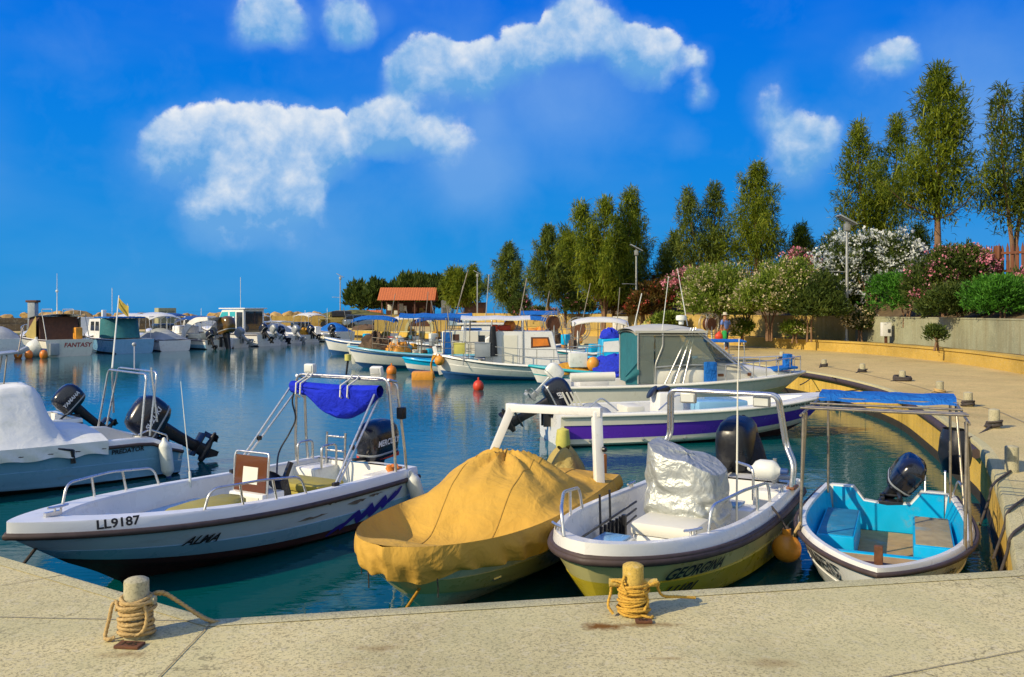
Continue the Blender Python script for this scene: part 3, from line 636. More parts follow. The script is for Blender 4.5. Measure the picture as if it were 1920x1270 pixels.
# oleanders and hedge on the slope
SH(1345,496,632,150,43,51,'large green shrub with pale seed heads leaning over the wall behind the man',dy=1.7,flower='flC',fl=.4,n=4600,z0=.16)
SH(1442,488,632,150,42,52,'tallest part green oleander with cream tips and forked pale stems',dy=1.7,flower='flC',fl=.4,n=4800,z0=.2)
SH(1518,512,634,118,40.5,53,'dark green rounded shrub with a single pale stem left of the near lamp post',dy=1.3,mat='leafD',n=3600,z0=.2,stems=2)
SH(1632,436,612,176,42.5,54,'big white flowering oleander behind the near lamp post',dy=1.5,mat='leafD',flower='flW',fl=.85,n=4600,z0=.06,top=.15,fs=.12)
SH(1505,468,560,84,46,55,'pink oleander topping the green shrubs behind the wall',dy=1.3,mat='leafD',flower='flP',fl=1.2,n=1900,z0=.1,top=.3,fs=.11)
SH(1285,505,560,70,52,56,'small pink oleander showing beside the dark fence',dy=1.3,mat='leafD',flower='flP',fl=1.0,n=1300,z0=.1,fs=.11)
SH(1772,462,606,150,36,57,'sprawling pale pink oleander in front of the picket fence',dy=1.2,mat='leafD',flower='flP',fl=.3,n=4200,z0=.05,top=.15,fs=.09)
SH(1922,508,580,36,32.5,58,'deep pink oleander at the edge of the view before the fence',dy=1.0,mat='leafD',flower='flP',fl=1.0,n=1500,z0=.05,top=.1,fs=.1)
SH(1700,512,606,170,37.5,59,'bright green low bush above the wall below the white oleander',dy=1.0,mat='leafG',n=3600,z0=.03,L=.16,stems=3,nm='hedge_bush')
SH(1800,535,608,160,33.5,60,'dark green low bush between the two bright hedge bushes',dy=.8,mat='leafD',n=2600,z0=.03,L=.16,stems=3,nm='hedge_bush')
SH(1880,518,608,140,31.5,61,'bright green hedge bush at the right end above the grey wall',dy=.9,mat='leafG',n=3600,z0=.03,L=.15,stems=3,nm='hedge_bush')
SH(1400,520,612,200,46.5,66,'broad dark bush mass filling the slope behind the pale tipped shrubs',dy=1.2,mat='leafD',n=3600,z0=.02,nm='hedge_bush')
SH(1580,525,612,150,44.5,67,'dark bush filling the gap under the white oleander',dy=1.0,mat='leafD',n=3000,z0=.02,nm='hedge_bush')
SH(1613,578,640,46,40.3,62,'small pale blossomed shrub beside the near lamp post',dy=.5,mat='leafD',flower='flC',fl=1.0,n=700,z0=.3,top=.2,stems=3,fs=.1)
SH(1757,612,648,36,31.5,63,'little dark bush leaning out from the grey wall',dy=.35,mat='leafD',n=420,z0=.1,L=.14,stems=2)
SH(1392,600,640,40,43.5,64,'low pale shrub growing at the foot of the wall behind the man',dy=.5,flower='flC',fl=.8,n=700,z0=.1,stems=3)
SH(1490,605,636,60,41.5,65,'low yellow green undergrowth clump at the wall foot between the stems',dy=.4,flower='flC',fl=.6,n=500,z0=.05,stems=2)
for i,(px,pt,w,Y,lab,fm) in enumerate([(1238,520,80,60,'reddish oleander right of the second lamp post','flR'),(1205,550,60,58,'red flowered dark shrub at the foot of the second lamp post','flR'),(1150,545,60,64,'dark reddish shrub between the thin stems of the widest tree','flR'),(1085,552,66,70,'dim pink shrub behind the third lamp post','flP'),(975,552,44,82,'little pink shrub beside the lone shore tree','flP')]):
    SH(px,pt,602,w,Y,70+i,lab,dy=1.6,mat='leafR' if i<3 else 'leafD',flower=fm,fl=.1,n=2000,z0=.05,top=.05,L=.28,fs=.13)
SH(1250,588,618,70,56,76,'low green reeds growing along the yellow wall',dy=.8,n=700,z0=.05,stems=2,L=.3,nm='low_bush')
SH(1020,576,600,60,78,77,'pale pink low shrub row behind the yellow wall',dy=.8,mat='leafD',flower='flP',fl=.6,n=600,z0=.05,stems=2,L=.3,nm='low_bush')

# ------------------------------------------------------------------ picket fence
def fence(path,h,label):
    t=thing('picket_fence',label,'fence'); mb=MB(); tot=0; pk=MB(); rl=MB()
    for a,b in zip(path,path[1:]):
        d=(b-a); L=d.length; u=d.normalized(); n=int(L/.2)
        rz=math.atan2(u.y,u.x)
        for i in range(n):
            p=a+u*(i+.5)*L/n; hh=h*(.97+.06*rnd.random())
            pk.M=Matrix.Translation(p)@Matrix.Rotation(rz,4,'Z')@Matrix.Rotation(PI/2,4,'X')
            pk.prism([(-.055,.05),(.055,.05),(.055,hh-.22),(0,hh),(-.055,hh-.22)],.03); pk.M=Matrix.Identity(4)
        for z in (.3,h-.38):
            rl.bar(a+Vector((0,0,z))+Vector((-u.y,u.x,0))*.03,b+Vector((0,0,z))+Vector((-u.y,u.x,0))*.03,.05,.1)
        m=max(1,int(L/2.2))
        for i in range(m+1):
            p=a+u*i*L/m; q=MB(); q.box((p.x-u.y*.1,p.y+u.x*.1,p.z+h*.46),(.16,.16,h*.98),rz=rz,bev=.01); q.build('post',M['fencewood'],t)
    pk.build('picket',M['fencewood'],t,0); rl.build('rail',M['fencewood'],t,0)
fence([Vector((22.5,31.5,4.0)),Vector((20.3,35.5,4.05)),Vector((20.8,46,4.3))],1.42,'brown pointed picket fence behind the pink oleanders')
fence([Vector((17.6,54,4.4)),Vector((13.8,61,4.3)),Vector((11,66,4.3))],1.25,'dark far picket fence seen between the trees')
mb=MB(); mb.box((19.6,36.5,3.8),(.5,3.2,.6),rz=.1,bev=.02); tag(mb.build('concrete_footing',M['gwall'],sm=30),'pale concrete footing under the brown picket fence','footing')

# ------------------------------------------------------------------ lamp posts
def lamp(loc,H,label,rz=0,arm=True):
    t=thing('lamp_post',label,'street lamp',loc,rz,'solar lamp posts'); p=MB(); p.tube([(0,0,0),(0,0,H-.5)],.07,12,rs=[.085,.06]); p.lathe([(.13,0),(.13,.03),(.085,.06)],n=12); p.build('pole',M['galv'],t)
    q=MB(); q.box((0,0,H-.35),(.26,.26,.34),bev=.03); q.box((0,0,H-.12),(.1,.1,.16)); q.build('battery_box',M['galv'],t)
    s=MB(); s.box((0,0,H),(.95,.62,.06),ry=R(28),bev=.008); s.build('solar_panel',[M['greym']],t)
    if arm:
        a=MB(); a.tube([(0,0,H*.57),(-.75,0,H*.575)],.025,6); a.box((-.75,0,H*.575),(.5,.2,.05),bev=.015); a.build('lamp_arm',M['galv'],t)
lamp(((1588-960)/F*41,41,1.25),7.06-1.25,'nearest solar lamp post standing on the kerb ledge by the white oleander')
lamp(((1193-960)/F*59,59,1.2),5.85,'solar lamp post in front of the widest dense tree')
lamp(((1074-960)/F*74,74,1.0),5.75,'solar lamp post with a side arm left of the widest tree')
lamp(((895-960)/F*98,98,.8),6.3,'solar lamp post standing by the brown shed',arm=False)
lamp(((638-960)/F*104,104,.8),6.2,'farthest solar lamp post above the jeep',arm=True)
# electrical boxes
t=thing('meter_box','pale electrical box on a rusty stub before the grey wall','electrical box',((1661-960)/F*38.2,38.2,1.25))
q=MB(); q.box((0,0,.62),(.42,.22,.62),bev=.02); q.build('cabinet',M['white'],t); q=MB(); q.box((.1,-.115,.55),(.12,.02,.16),bev=.005); q.build('window',M['darkglass'],t); q=MB(); q.box((0,0,.16),(.1,.1,.32)); q.build('stub',M['rust'],t)
t=thing('switch_cabinet','white louvred utility cabinet by the yellow wall','cabinet',((1163-960)/F*60,60,.8)); q=MB(); q.box((0,0,.75),(1.05,.5,1.5),bev=.03); q.build('cabinet',M['white'],t)
for s in (-.26,.26):
    q=MB(); q.box((s,-.255,.75),(.46,.02,1.3),bev=.005)
    for k in range(8): q.box((s,-.268,.95+.05*k),(.34,.012,.02))
    q.build('door',M['white'],t)
# ------------------------------------------------------------------ kiosk, shed, cars
def tileroof(mb,w,d,zr,ze,ov=.4):
    for s in (-1,1):
        def fn(u,v):
            x=(u-.5)*(w+2*ov); y=s*(v*(d/2+ov)); z=lerp(zr,ze,v)+.05*abs(math.sin(u*PI*(w+2*ov)/.3))-.03*((v*9)%1); return Vector((x,y,z))
        mb.grid(fn,int((w+2*ov)/.3)*4,18)
t=thing('kiosk','open wooden kiosk with a terracotta tiled gable roof','kiosk',((766-960)/F*106,106,.8),0)
mb=MB(); tileroof(mb,6.2,4.2,4.75,3.15); mb.build('roof',M['tile'],t,60)
for s in (-1,1):
    mb=MB(); mb.M=Matrix.Translation((s*3.1,0,0))@Matrix.Rotation(PI/2,4,'Z')@Matrix.Rotation(PI/2,4,'X'); mb.prism([(-2.2,3.05),(2.2,3.05),(0,4.6)],.08); mb.M=Matrix.Identity(4); mb.build('gable',M['wood'],t,0)
for x in (-3,-1,1,3):
    for y in (-2,2): mb=MB(); mb.box((x,y,1.55),(.16,.16,3.1),bev=.01); mb.build('post',M['darkwood'],t)
mb=MB(); mb.box((0,1.7,1.5),(5.8,.1,3)); mb.build('back_wall',M['darkwood'],t,0); mb=MB(); mb.box((0,-1.95,.95),(5.9,.14,.12)); mb.box((0,-1.95,.45),(5.9,.1,.9)); mb.build('counter',M['darkwood'],t,0)
r=random.Random(5)
for k in range(26): mb=MB(); mb.box((r.uniform(-2.6,2.6),r.uniform(.2,1.4),r.uniform(.9,2.4)),(r.uniform(.2,.7),.2,r.uniform(.2,.8)),bev=.04); mb.build('goods',M[r.choice(['vinyl','netb','olivecl','buoyw','wood'])],t,30)
t=thing('tiled_lean_to','small low tiled roof shelter left of the kiosk','shelter',((697-960)/F*108,108,.8)); mb=MB(); tileroof(mb,2.4,2.2,1.95,1.15,.2); mb.build('roof',M['tile'],t,60)
for x in (-1.1,1.1):
    for y in (-1,1): mb=MB(); mb.box((x,y,.55),(.14,.14,1.1)); mb.build('post',M['darkwood'],t,0)
t=thing('brown_shed','dark brown timber shed beyond the yellow wall','shed',((891-960)/F*104,104,.8)); mb=MB(); mb.box((0,0,1.4),(2.6,2.2,2.8),bev=.02); mb.build('wall',M['darkwood'],t,30); mb=MB(); mb.box((0,0,2.86),(2.8,2.5,.1),bev=.02); mb.build('roof',M['rust'],t,30); mb=MB(); mb.box((.55,-1.115,1.2),(1.0,.04,2.1)); mb.build('door',M['fencewood'],t,0)
t=thing('white_door_hut','narrow pale hut with a door between kiosk and trees','hut',((836-960)/F*107,107,.8)); mb=MB(); mb.box((0,0,1.6),(1.1,1.1,3.2),bev=.03); mb.build('wall',M['white'],t,30); mb=MB(); mb.box((0,-.56,1.2),(.7,.03,2.2)); mb.build('door',M['greym'],t,0)
t=thing('ticket_booth','low grey booth with two pale windows on the breakwater wall','booth',((310-960)/F*84,84,.8),.7); mb=MB(); mb.box((0,0,1.0),(1.7,1.2,2.35),bev=.02); mb.build('wall',M['gwall'],t,30)
for s in (-.38,.38): mb=MB(); mb.box((s,-.61,1.3),(.6,.03,1.2)); mb.build('window',M['clearpvc'],t,0)
t=thing('outlook_post','slim white lookout post with a dark cap on the breakwater','post',((62-960)/F*74,74,.8)); mb=MB(); mb.box((0,0,1.3),(.62,.62,2.7),bev=.03); mb.build('post',M['greym'],t,30); mb=MB(); mb.box((0,0,2.72),(.95,.7,.2),bev=.03); mb.build('cap',M['darkwood'],t,30)

def wheel(parent,c,r=.38,w=.24):
    q=MB(); q.lathe([(r*.55,-w/2),(r*.9,-w/2),(r,-w/2+.04),(r,w/2-.04),(r*.9,w/2),(r*.55,w/2)],c=c,n=20,axis='Y'); o=q.build('wheel',M['black'],parent)
    q=MB(); q.lathe([(.01,-w/2+.02),(r*.56,-w/2+.02),(r*.56,w/2-.02),(.01,w/2-.02)],c=c,n=14,axis='Y'); q.build('rim',M['galv'],o)
def body_loft(sections,mb):
    "sections: (x, half width, z0, z1)"
    rings=[]
    for x,w,z0,z1 in sections:
        b=min(.12,(z1-z0)*.4); rings.append([Vector((x,y,z)) for y,z in [(-w,z0+b),(-w,z1-b),(-w+b,z1),(w-b,z1),(w,z1-b),(w,z0+b),(w-b,z0),(-w+b,z0)]])
    mb.loft(rings)
t=thing('parked_jeep','olive off road jeep with a spare wheel parked on the far quay','car',((629-960)/F*96,96,.8),PI+.12)
mb=MB(); body_loft([(-1.8,.72,.55,1.1),(-1.75,.8,.5,1.15),(.4,.82,.5,1.15),(.6,.75,.55,1.12),(1.75,.68,.58,1.05),(1.85,.62,.6,.98)],mb); mb.box((-1.1,.86,.95),(.9,.2,.1),bev=.04); mb.box((1.2,.83,.95),(1,.22,.1),bev=.04); mb.box((-1.1,-.86,.95),(.9,.2,.1),bev=.04); mb.box((1.2,-.83,.95),(1,.22,.1),bev=.04); mb.build('body',M['jeep'],t)
mb=MB(); body_loft([(-1.75,.74,1.16,1.86),(-.2,.74,1.16,1.88),(.35,.7,1.16,1.84)],mb); mb.build('soft_top',M['black'],t)
mb=MB(); mb.box((.5,0,1.48),(.05,1.3,.6),ry=-.2); mb.build('windscreen',M['darkglass'],t,0)
for x in (-1.1,1.2):
    for y in (-.74,.74): wheel(t,(x,y,.38))
wh=MB(); wh.lathe([(.2,-.1),(.36,-.1),(.38,0),(.36,.1),(.2,.1)],c=(-1.92,0,1.05),n=20,axis='X'); wh.build('spare_wheel',M['black'],t)
def sedan(loc,rz,label,mat,wagon=True):
    t=thing('parked_car',label,'car',loc,rz); mb=MB()
    body_loft([(-2.05,.72,.42,.88),(-1.95,.8,.32,.95),(-.9,.84,.28,.98),(.8,.84,.28,.95),(1.8,.78,.3,.8),(2.1,.68,.38,.7)],mb); mb.build('body',mat,t)
    c=MB(); body_loft([(-1.95,.66,.93,1.3),(-1.6,.66,.93,1.42),(-.2,.66,.95,1.45),(.3,.62,.95,1.4),(1.05,.6,.9,1.0)] if wagon else [(-1.5,.6,.95,1.05),(-.9,.64,.95,1.38),(0,.65,.95,1.42),(.9,.6,.9,1.0)],c); c.build('cabin',M['darkglass'],t)
    c=MB(); c.box((-.8,0,1.45),(1.7,1.14,.05),bev=.02)
    for x in (-.15,-1.1):
        for s in (-1,1): c.box((x,s*.655,1.18),(.07,.03,.5))
    c.build('roof',mat,t)
    for x in (-1.25,1.3):
        for y in (-.76,.76): wheel(t,(x,y,.32),.32,.2)
    for y in (-.55,.55): c=MB(); c.box((2.0,y,.62),(.16,.3,.14),bev=.04); c.build('headlight',M['lamp'],t)
sedan(((676-960)/F*93.5,94.5,.8),.35,'blue grey estate car parked beside the jeep',M['carblue'])
sedan(((850-960)/F*88,90,.8),2.9,'pale blue car parked behind the blue canopied fishing boat',pm('car_pale_blue',(.22,.33,.45),.3,var=.1,coat=.5))
# ------------------------------------------------------------------ boats
class Hull:
    def __init__(s,L,B,h0,h1,d=.3,p=2.2,q=1.3,s0=.88,tm=.45,rake=.6,cz0=.06,cz1=.32,cf0=.86,cf1=.35,g=.13,gl=.02,w=.13,wb=.45,x0=.1,zf=.12,hp=2.2,flare=.8,fw=.06,dbl=False):
        s.__dict__.update(locals())
    def sh(s,t):
        if s.dbl:
            u=abs(t-.46)/(.54 if t>.46 else .46); return max(0.,1-u**s.p)**(1/s.q)
        if t<s.tm: return s.s0+(1-s.s0)*math.sin(PI/2*t/s.tm)
        u=(t-s.tm)/(1-s.tm); return max(0.,1-u**s.p)**(1/s.q)
    def h(s,t):
        if s.dbl: return s.h0+(s.h1-s.h0)*max(0,(t-.35)/.65)**s.hp+ (s.h1-s.h0)*.55*max(0,(.35-t)/.35)**2
        return s.h0+(s.h1-s.h0)*t**s.hp
    def out(s,t,f,side=1):
        b=s.B/2*s.sh(t); k=t**2.2; yc=b*lerp(s.cf0,s.cf1,k); zc=lerp(s.cz0,s.cz1,t**2.5); hh=s.h(t)
        if f>=0: y=yc+(b-yc)*f**s.flare; z=zc+(hh-zc)*f
        else: y=yc*(1+f); z=zc+(zc+s.d*(1-t**5))*f
        x=t*s.L-s.rake*((1-f)/2)*t**4
        if s.dbl: x+=s.rake*.8*((1-f)/2)*(1-t)**6
        return Vector((x,y*side,z))
    def ts(s,n=34):
        if s.dbl: return [.5-.5*math.cos(PI*i/n) for i in range(n+1)]
        return [1-(1-i/n)**1.7 for i in range(n+1)]
    def side(s,x,z,side=1,off=.006):
        t=clamp(x/s.L,.001,.999); f=.5
        for _ in range(14):
            zc=lerp(s.cz0,s.cz1,t**2.5); f=clamp((z-zc)/(s.h(t)-zc),-.9,1); t=clamp((x+s.rake*((1-f)/2)*t**4)/s.L,.001,.999)
        p=s.out(t,f,side); e=.01
        q0=p.y; p0=s.out(t,f,side); du=s.out(min(t+e,.9999),f,side)-p0; dv=s.out(t,min(f+e,1),side)-p0 if f<.98 else p0-s.out(t,f-e,side)
        n=du.cross(dv).normalized(); n=n if n.y*side>0 else -n
        return Vector((x,p.y,z))+n*off, n
    def outer(s,par,bands,name='hull',stepf=.52,step=.012):
        "bands: list of (f from, material) rising; the first one holds below"
        s.stepf=stepf; s.step=step
        fs=[-1,-.75,-.5,-.25,-.08,0,.04]+[f for f,_ in bands if f>.04]
        k=9; fs+=[i/k for i in range(1,k+1)]
        if stepf: fs+=[stepf-.008,stepf+.008]
        fs=sorted(set(round(f,4) for f in fs)); mats=[m for _,m in bands]
        mb=MB()
        for side in (1,-1):
            rings=[]
            for t in s.ts():
                ring=[]
                for f in fs:
                    p=s.out(t,f,side)
                    if stepf and f<stepf and f>=0: p.y+=side*step*min(1,(1-t)*8)
                    if f==.04: p.y+=side*.012*min(1,(1-t)*8)
                    ring.append(p)
                rings.append(ring)
            cm=[]
            for a,b in zip(fs,fs[1:]):
                mi=0
                for i,(f,_) in enumerate(bands):
                    if (a+b)/2>f: mi=i
                cm.append(mi)
            mb.loft(rings,closed=False,colmat=cm)
        return mb.build(name,mats,par,42)
    def gun(s,t,side,off=0,z=0): 
        p=s.out(t,1,side); return Vector((p.x,p.y+side*off*min(1,(1-t)*6),p.z+z))
    def path(s,off=0,z=0,n=34,t0=0):
        ts=[t for t in s.ts(n) if t>=t0]; a=[s.gun(t,1,off,z) for t in ts]; b=[s.gun(t,-1,off,z) for t in reversed(ts[:-1])]
        c=a[:-1]+[a[-1]+Vector((off,0,0))]+b; return c
    def rail(s,par,mat,r=.03,flat=.75,off=.012,name='rub_rail',z=0):
        mb=MB(); P=s.path(off,z); mb.tube(P,r,8,flat=1.0); return mb.build(name,mat,par,60)
    def inn(s,t,side,dz=0,extra=0,z=None):
        "inner edge of the gunwale"
        L=s.L-s.wb-s.x0-extra*.6; b=max(0,s.sh(t)*(s.B/2-s.w-extra)); x=s.x0+extra*.4+t*L; tt=clamp(x/s.L)
        if z is None: return Vector((x,b*side,s.h(tt)+s.g+dz))
        f1=clamp((z-s.cz1)/(s.h(1)-s.cz1),-.6,1); xm=s.L-s.rake*((1-f1)/2)-.16
        x=s.x0+extra*.4+t*(min(L,xm-s.x0-extra*.4))
        yy=abs(s.side(x,z,1,0)[0].y)-.05; return Vector((x,max(0,min(b,yy))*side,z))
    def deck(s,par,gm,lm,fm,stern=True,floor=True,topside=True,name='gunwale',sheer_in=0):
        mb=MB()
        for side in (1,-1):
            rings=[]
            for t in s.ts():
                a=s.gun(t,side,-.006,0); b=s.gun(t,side,-s.gl,s.g-.02); c=s.gun(t,side,-s.gl-.018,s.g); i=s.inn(t,side,sheer_in); i2=s.inn(t,side,sheer_in-.02,.012)
                rings.append([a,b,c,i,i2])
            mb.loft(rings,closed=False)
        # stern cap
        a=[s.gun(0,k,-s.gl-.018,s.g) for k in (1,-1)]; i=[s.inn(0,k,sheer_in) for k in (1,-1)]
        if stern: mb.add([a[0],a[1],i[1],i[0]],[(0,1,2,3)])
        # close the foredeck between the inner tips
        g=mb.build(name,gm,par,35)
        lb=MB()
        for side in (1,-1):
            rings=[[s.inn(t,side,sheer_in-.018,.01),s.inn(t,side,-.08,.02),s.inn(t,side,extra=s.fw,z=s.zf+.04),s.inn(t,side,extra=s.fw+.03,z=s.zf)] for t in s.ts()]
            lb.loft(rings,closed=False)
        k=[s.inn(0,1,sheer_in-.018,.01),s.inn(0,-1,sheer_in-.018,.01),s.inn(0,-1,extra=s.fw+.03,z=s.zf),s.inn(0,1,extra=s.fw+.03,z=s.zf)]
        if stern: lb.add(k,[(0,1,2,3)])
        l=lb.build('cockpit_liner',lm,par,50)
        if floor:
            fb=MB(); fb.loft([[s.inn(t,1,extra=s.fw+.028,z=s.zf+.001),s.inn(t,-1,extra=s.fw+.028,z=s.zf+.001)] for t in s.ts()],closed=False); fb.build('cockpit_floor',fm,par,0)
        return g
    def transom(s,par,mat,top=None,th=.07,name='transom'):
        "plate closing the stern; top: list of (y,z) from port to starboard or None"
        low=[s.out(0,f,-1) for f in (1,.6,.3,0,-.3,-.6,-1)]+[s.out(0,f,1) for f in (-.6,-.3,0,.3,.6,1)]
        a=[(p.y,p.z) for p in low]; z=s.h(0)+s.g; b=s.B/2*s.sh(0)
        a+= top or [(b-s.gl,z-.004),(-b+s.gl,z-.004)]
        mb=MB(); mb.prism(a,th,Matrix(((0,0,1,-.004),(1,0,0,0),(0,1,0,0),(0,0,0,1)))); return mb.build(name,mat,par,30)
    def dk(s,par,mat,z0=0.,camber=.06,t0=0,t1=1,name='deck',edge=.02):
        "closed cambered deck from t0 to t1"
        mb=MB(); ts=[t for t in s.ts(40) if t0<=t<=t1]
        rings=[]
        for t in ts:
            b=s.gun(t,1,-edge,z0)
            rings.append([Vector((b.x,b.y*math.cos(PI*k/10),b.z+camber*math.sin(PI*k/10)*min(1,b.y*2))) for k in range(11)])
        mb.loft(rings,closed=False); return mb.build(name,mat,par,40)
FONT={}
def text_verts(txt,size,shear=0,space=1):
    c=bpy.data.curves.new('t','FONT'); c.body=txt; c.size=size; c.shear=shear; c.space_character=space; c.resolution_u=3; c.offset=size*.028
    o=bpy.data.objects.new('t',c); me=bpy.data.meshes.new_from_object(o); 
    v=[(p.co.x,p.co.y) for p in me.vertices]; f=[tuple(p.vertices) for p in me.polygons]
    bpy.data.objects.remove(o); bpy.data.meshes.remove(me); bpy.data.curves.remove(c); return v,f
def hull_text(par,H,txt,x0,z0,size,side,mat='ink',shear=0,slope=0,z_fn=None,off=.006,name='lettering',on_band=False):
    v,f=text_verts(txt,size,shear); mb=MB(); vs=[]
    for u,w in v:
        x=x0-u if side>0 else x0+u; z=z0+w+slope*(x-x0)
        if on_band:
            t=clamp(x/H.L); p=H.gun(t,side,off-.004-(H.gl*(z-H.h(t))/H.g),0); vs.append(Vector((x,p.y,z)))
        else: vs.append(H.side(x,z,side,off+max(0,getattr(H,'step',0)) if getattr(H,'stepf',0) else off)[0])
    mb.add(vs,f); return mb.build(name,M[mat],par,0,norm=False)
def flat_text(par,txt,Mx,size,mat,shear=0,name='lettering',t=0):
    v,f=text_verts(txt,size,shear); mb=MB(); mb.M=Mx; mb.add([(a,b,0) for a,b in v],f); return mb.build(name,M[mat],par,0,norm=False)
def place(obj,a,b):
    "put a boat so that its stern centre is at a and its bow points to b"
    a=Vector(a); b=Vector(b); obj.location=(a.x,a.y,0); obj.rotation_euler=(0,0,math.atan2(b.y-a.y,b.x-a.x))
def boat(name,label,stern,heading,group='moored boats',cat='boat'):
    return thing(name,label,cat,(stern[0],stern[1],0),math.atan2(heading[1],heading[0]),group)
def rr_ring(cx,cy,z,lx,ly,n=24,e=3.2,dx=0):
    out=[]
    for k in range(n):
        a=2*PI*k/n; c,sn=math.cos(a),math.sin(a)
        out.append(Vector((cx+lx*math.copysign(abs(c)**(2/e),c),cy+ly*math.copysign(abs(sn)**(2/e),sn),z)))
    return out
def outboard(par,loc,tilt=35,sc=1.,cow='blackm',leg='black',text=None,tm='inkw',rz=0,cover=None,steer=0,both=True,roll=0):
    "clamped at loc (top of the transom); tilt lifts the leg out of the water"
    T=Matrix.Translation(loc)@Matrix.Rotation(rz,4,'Z'); Tt=T@Matrix.Rotation(R(tilt),4,'Y')@Matrix.Rotation(R(steer),4,'Z')@Matrix.Rotation(R(roll),4,'X')@Matrix.Scale(sc,4)
    b=MB(); b.M=T@Matrix.Scale(sc,4)
    for s in (-.11,.11): b.box((-.03,s,-.1),(.16,.035,.34),bev=.012); b.box((.06,s,.0),(.1,.05,.06),bev=.01)
    b.tube([(-.06,-.16,.03),(-.06,.16,.03)],.025,8); b.M=Tt
    rings=[rr_ring(-.2,0,z,lx,ly,16) for z,lx,ly in [(.18,.13,.12),(.05,.12,.09),(-.2,.10,.065),(-.5,.09,.055),(-.62,.1,.055)]]
    b.loft(rings); b.box((-.24,0,-.6),(.42,.26,.025),bev=.01)
    b.loft([rr_ring(-.2,0,z,lx,ly,14) for z,lx,ly in [(-.6,.1,.05),(-.72,.11,.045),(-.8,.1,.045)]])
    b.lathe([(.005,-.22),(.045,-.17),(.065,-.05),(.062,.14),(.045,.2),(.01,.21)],c=(-.22,0,-.8),n=14,axis='X')
    b.prism([(0,0),(.2,0),(.06,-.2),(-.02,-.19)],.018,Matrix.Translation((-.28,.009,-.84))@Matrix.Rotation(PI/2,4,'X'))
    b.bar((-.02,0,.16),(.32,.02,.22),.04)
    o=b.build('outboard_motor',M[leg],par,45)
    c=MB(); c.M=Tt
    prof=[(.12,.24,.165,-.23),(.16,.3,.195,-.24),(.3,.33,.21,-.255),(.45,.335,.21,-.265),(.56,.31,.195,-.26),(.64,.25,.155,-.25),(.68,.15,.09,-.24),(.69,.03,.02,-.24)]
    c.loft([rr_ring(dx,0,z,lx,ly,28,3.4) for z,lx,ly,dx in prof]); 
    if cover: cw=c.build('motor_cover',M[cover],o,60)
    else:
        cw=c.build('cowling',M[cow],o,50)
        d=MB(); d.M=Tt; d.loft([rr_ring(-.245,0,z,lx,ly,28,3.4) for z,lx,ly in [(.2,.318,.203),(.205,.325,.208),(.225,.327,.21),(.23,.32,.206)]],cap=False); d.build('trim_band',M['greym'],o,50)
    p=MB(); p.M=Tt; p.lathe([(.04,-.05),(.045,.0),(.03,.1),(.005,.12)],c=(-.44,0,-.8),n=12,axis='X',rot=Matrix.Rotation(PI,4,'Z'))
    for k in range(3):
        a=2*PI*k/3+.4; p.M=Tt@Matrix.Translation((-.46,0,-.8))@Matrix.Rotation(a,4,'X')
        p.grid(lambda u,v:Vector((.05*(v-.5)*2*(1-.3*u)+.03*u*(v-.5),(v-.5)*.13*math.sin(PI*(.2+.7*u)),.03+.13*u)),5,3)
    p.build('propeller',M[leg],o,40)
    if text and not cover:
        for s in ((1,-1) if both else (both or 1,)):
            v,f=text_verts(text,.115,.25); w=max(a for a,_ in v); q=MB(); q.M=Tt; 
            # baseline follows the cowling side
            q.add([(-.25+(w/2-a if s>0 else a-w/2)*min(1,.5/w)*1.0, s*(.2135), .34+b) for a,b in v],f); q.build('lettering',M[tm],o,0,norm=False)
    return o
def fender(par,p0,L=.5,r=.11,mat='buoyw',tilt=(0,0,0),name='fender'):
    b=MB(); Tm=Matrix.Translation(p0)@Matrix.Rotation(tilt[0],4,'X')@Matrix.Rotation(tilt[1],4,'Y')
    b.M=Tm; b.lathe([(.012,0),(.03,-.02),(.04,-.06),(r*.8,-.1),(r,-.15),(r,-L+.15),(r*.8,-L+.1),(.04,-L+.06),(.03,-L)],n=18); o=b.build(name,M[mat],par,50)
    q=MB(); q.M=Tm; q.lathe([(.03,-L+.06),(.042,-L+.05),(.035,-L-.03),(.01,-L-.04)],n=12); q.build('end_cap',M['navy'],o,50); return o
SPLIT={'canopy_pole','awning_frame','outrigger_pole','wooden_pole','mast_pole','roof_rail','canopy_rail'}
def rails(par,specs,name='rail',mat='steel',r=.014):
    mb=MB()
    for pts,fr in specs:
        mb.tube(fillet(pts,fr,6) if fr else pts,r,8)
        if name in SPLIT: mb.build(name,M[mat],par,70); mb=MB()
    return mb.build(name,M[mat],par,70) if mb.v else None
def cleat(mb,p,rz=0,s=1):
    T=mb.M; mb.M=T@Matrix.Translation(p)@Matrix.Rotation(rz,4,'Z')@Matrix.Scale(s,4)
    mb.tube([(-.1,0,.05),(-.05,0,.045),(.05,0,.045),(.1,0,.05)],.012,8); mb.tube([(-.03,0,0),(-.03,0,.045)],.012,6); mb.tube([(.03,0,0),(.03,0,.045)],.012,6); mb.M=T
def rope_thing(pts,r,label,mat='rope',name='mooring_rope',grp='mooring ropes'):
    mb=MB(); mb.tube(pts,r,6); return tag(mb.build(name,M[mat],None,70),label,'rope',grp)
def WL(px,py,z,o):
    "photo pixel at height z -> local coordinates of thing o (rotated about z only)"
    p=W(px,py,z); a=o.rotation_euler[2]; d=p-Vector(o.location); return Vector((d.x*math.cos(a)+d.y*math.sin(a),-d.x*math.sin(a)+d.y*math.cos(a),z))
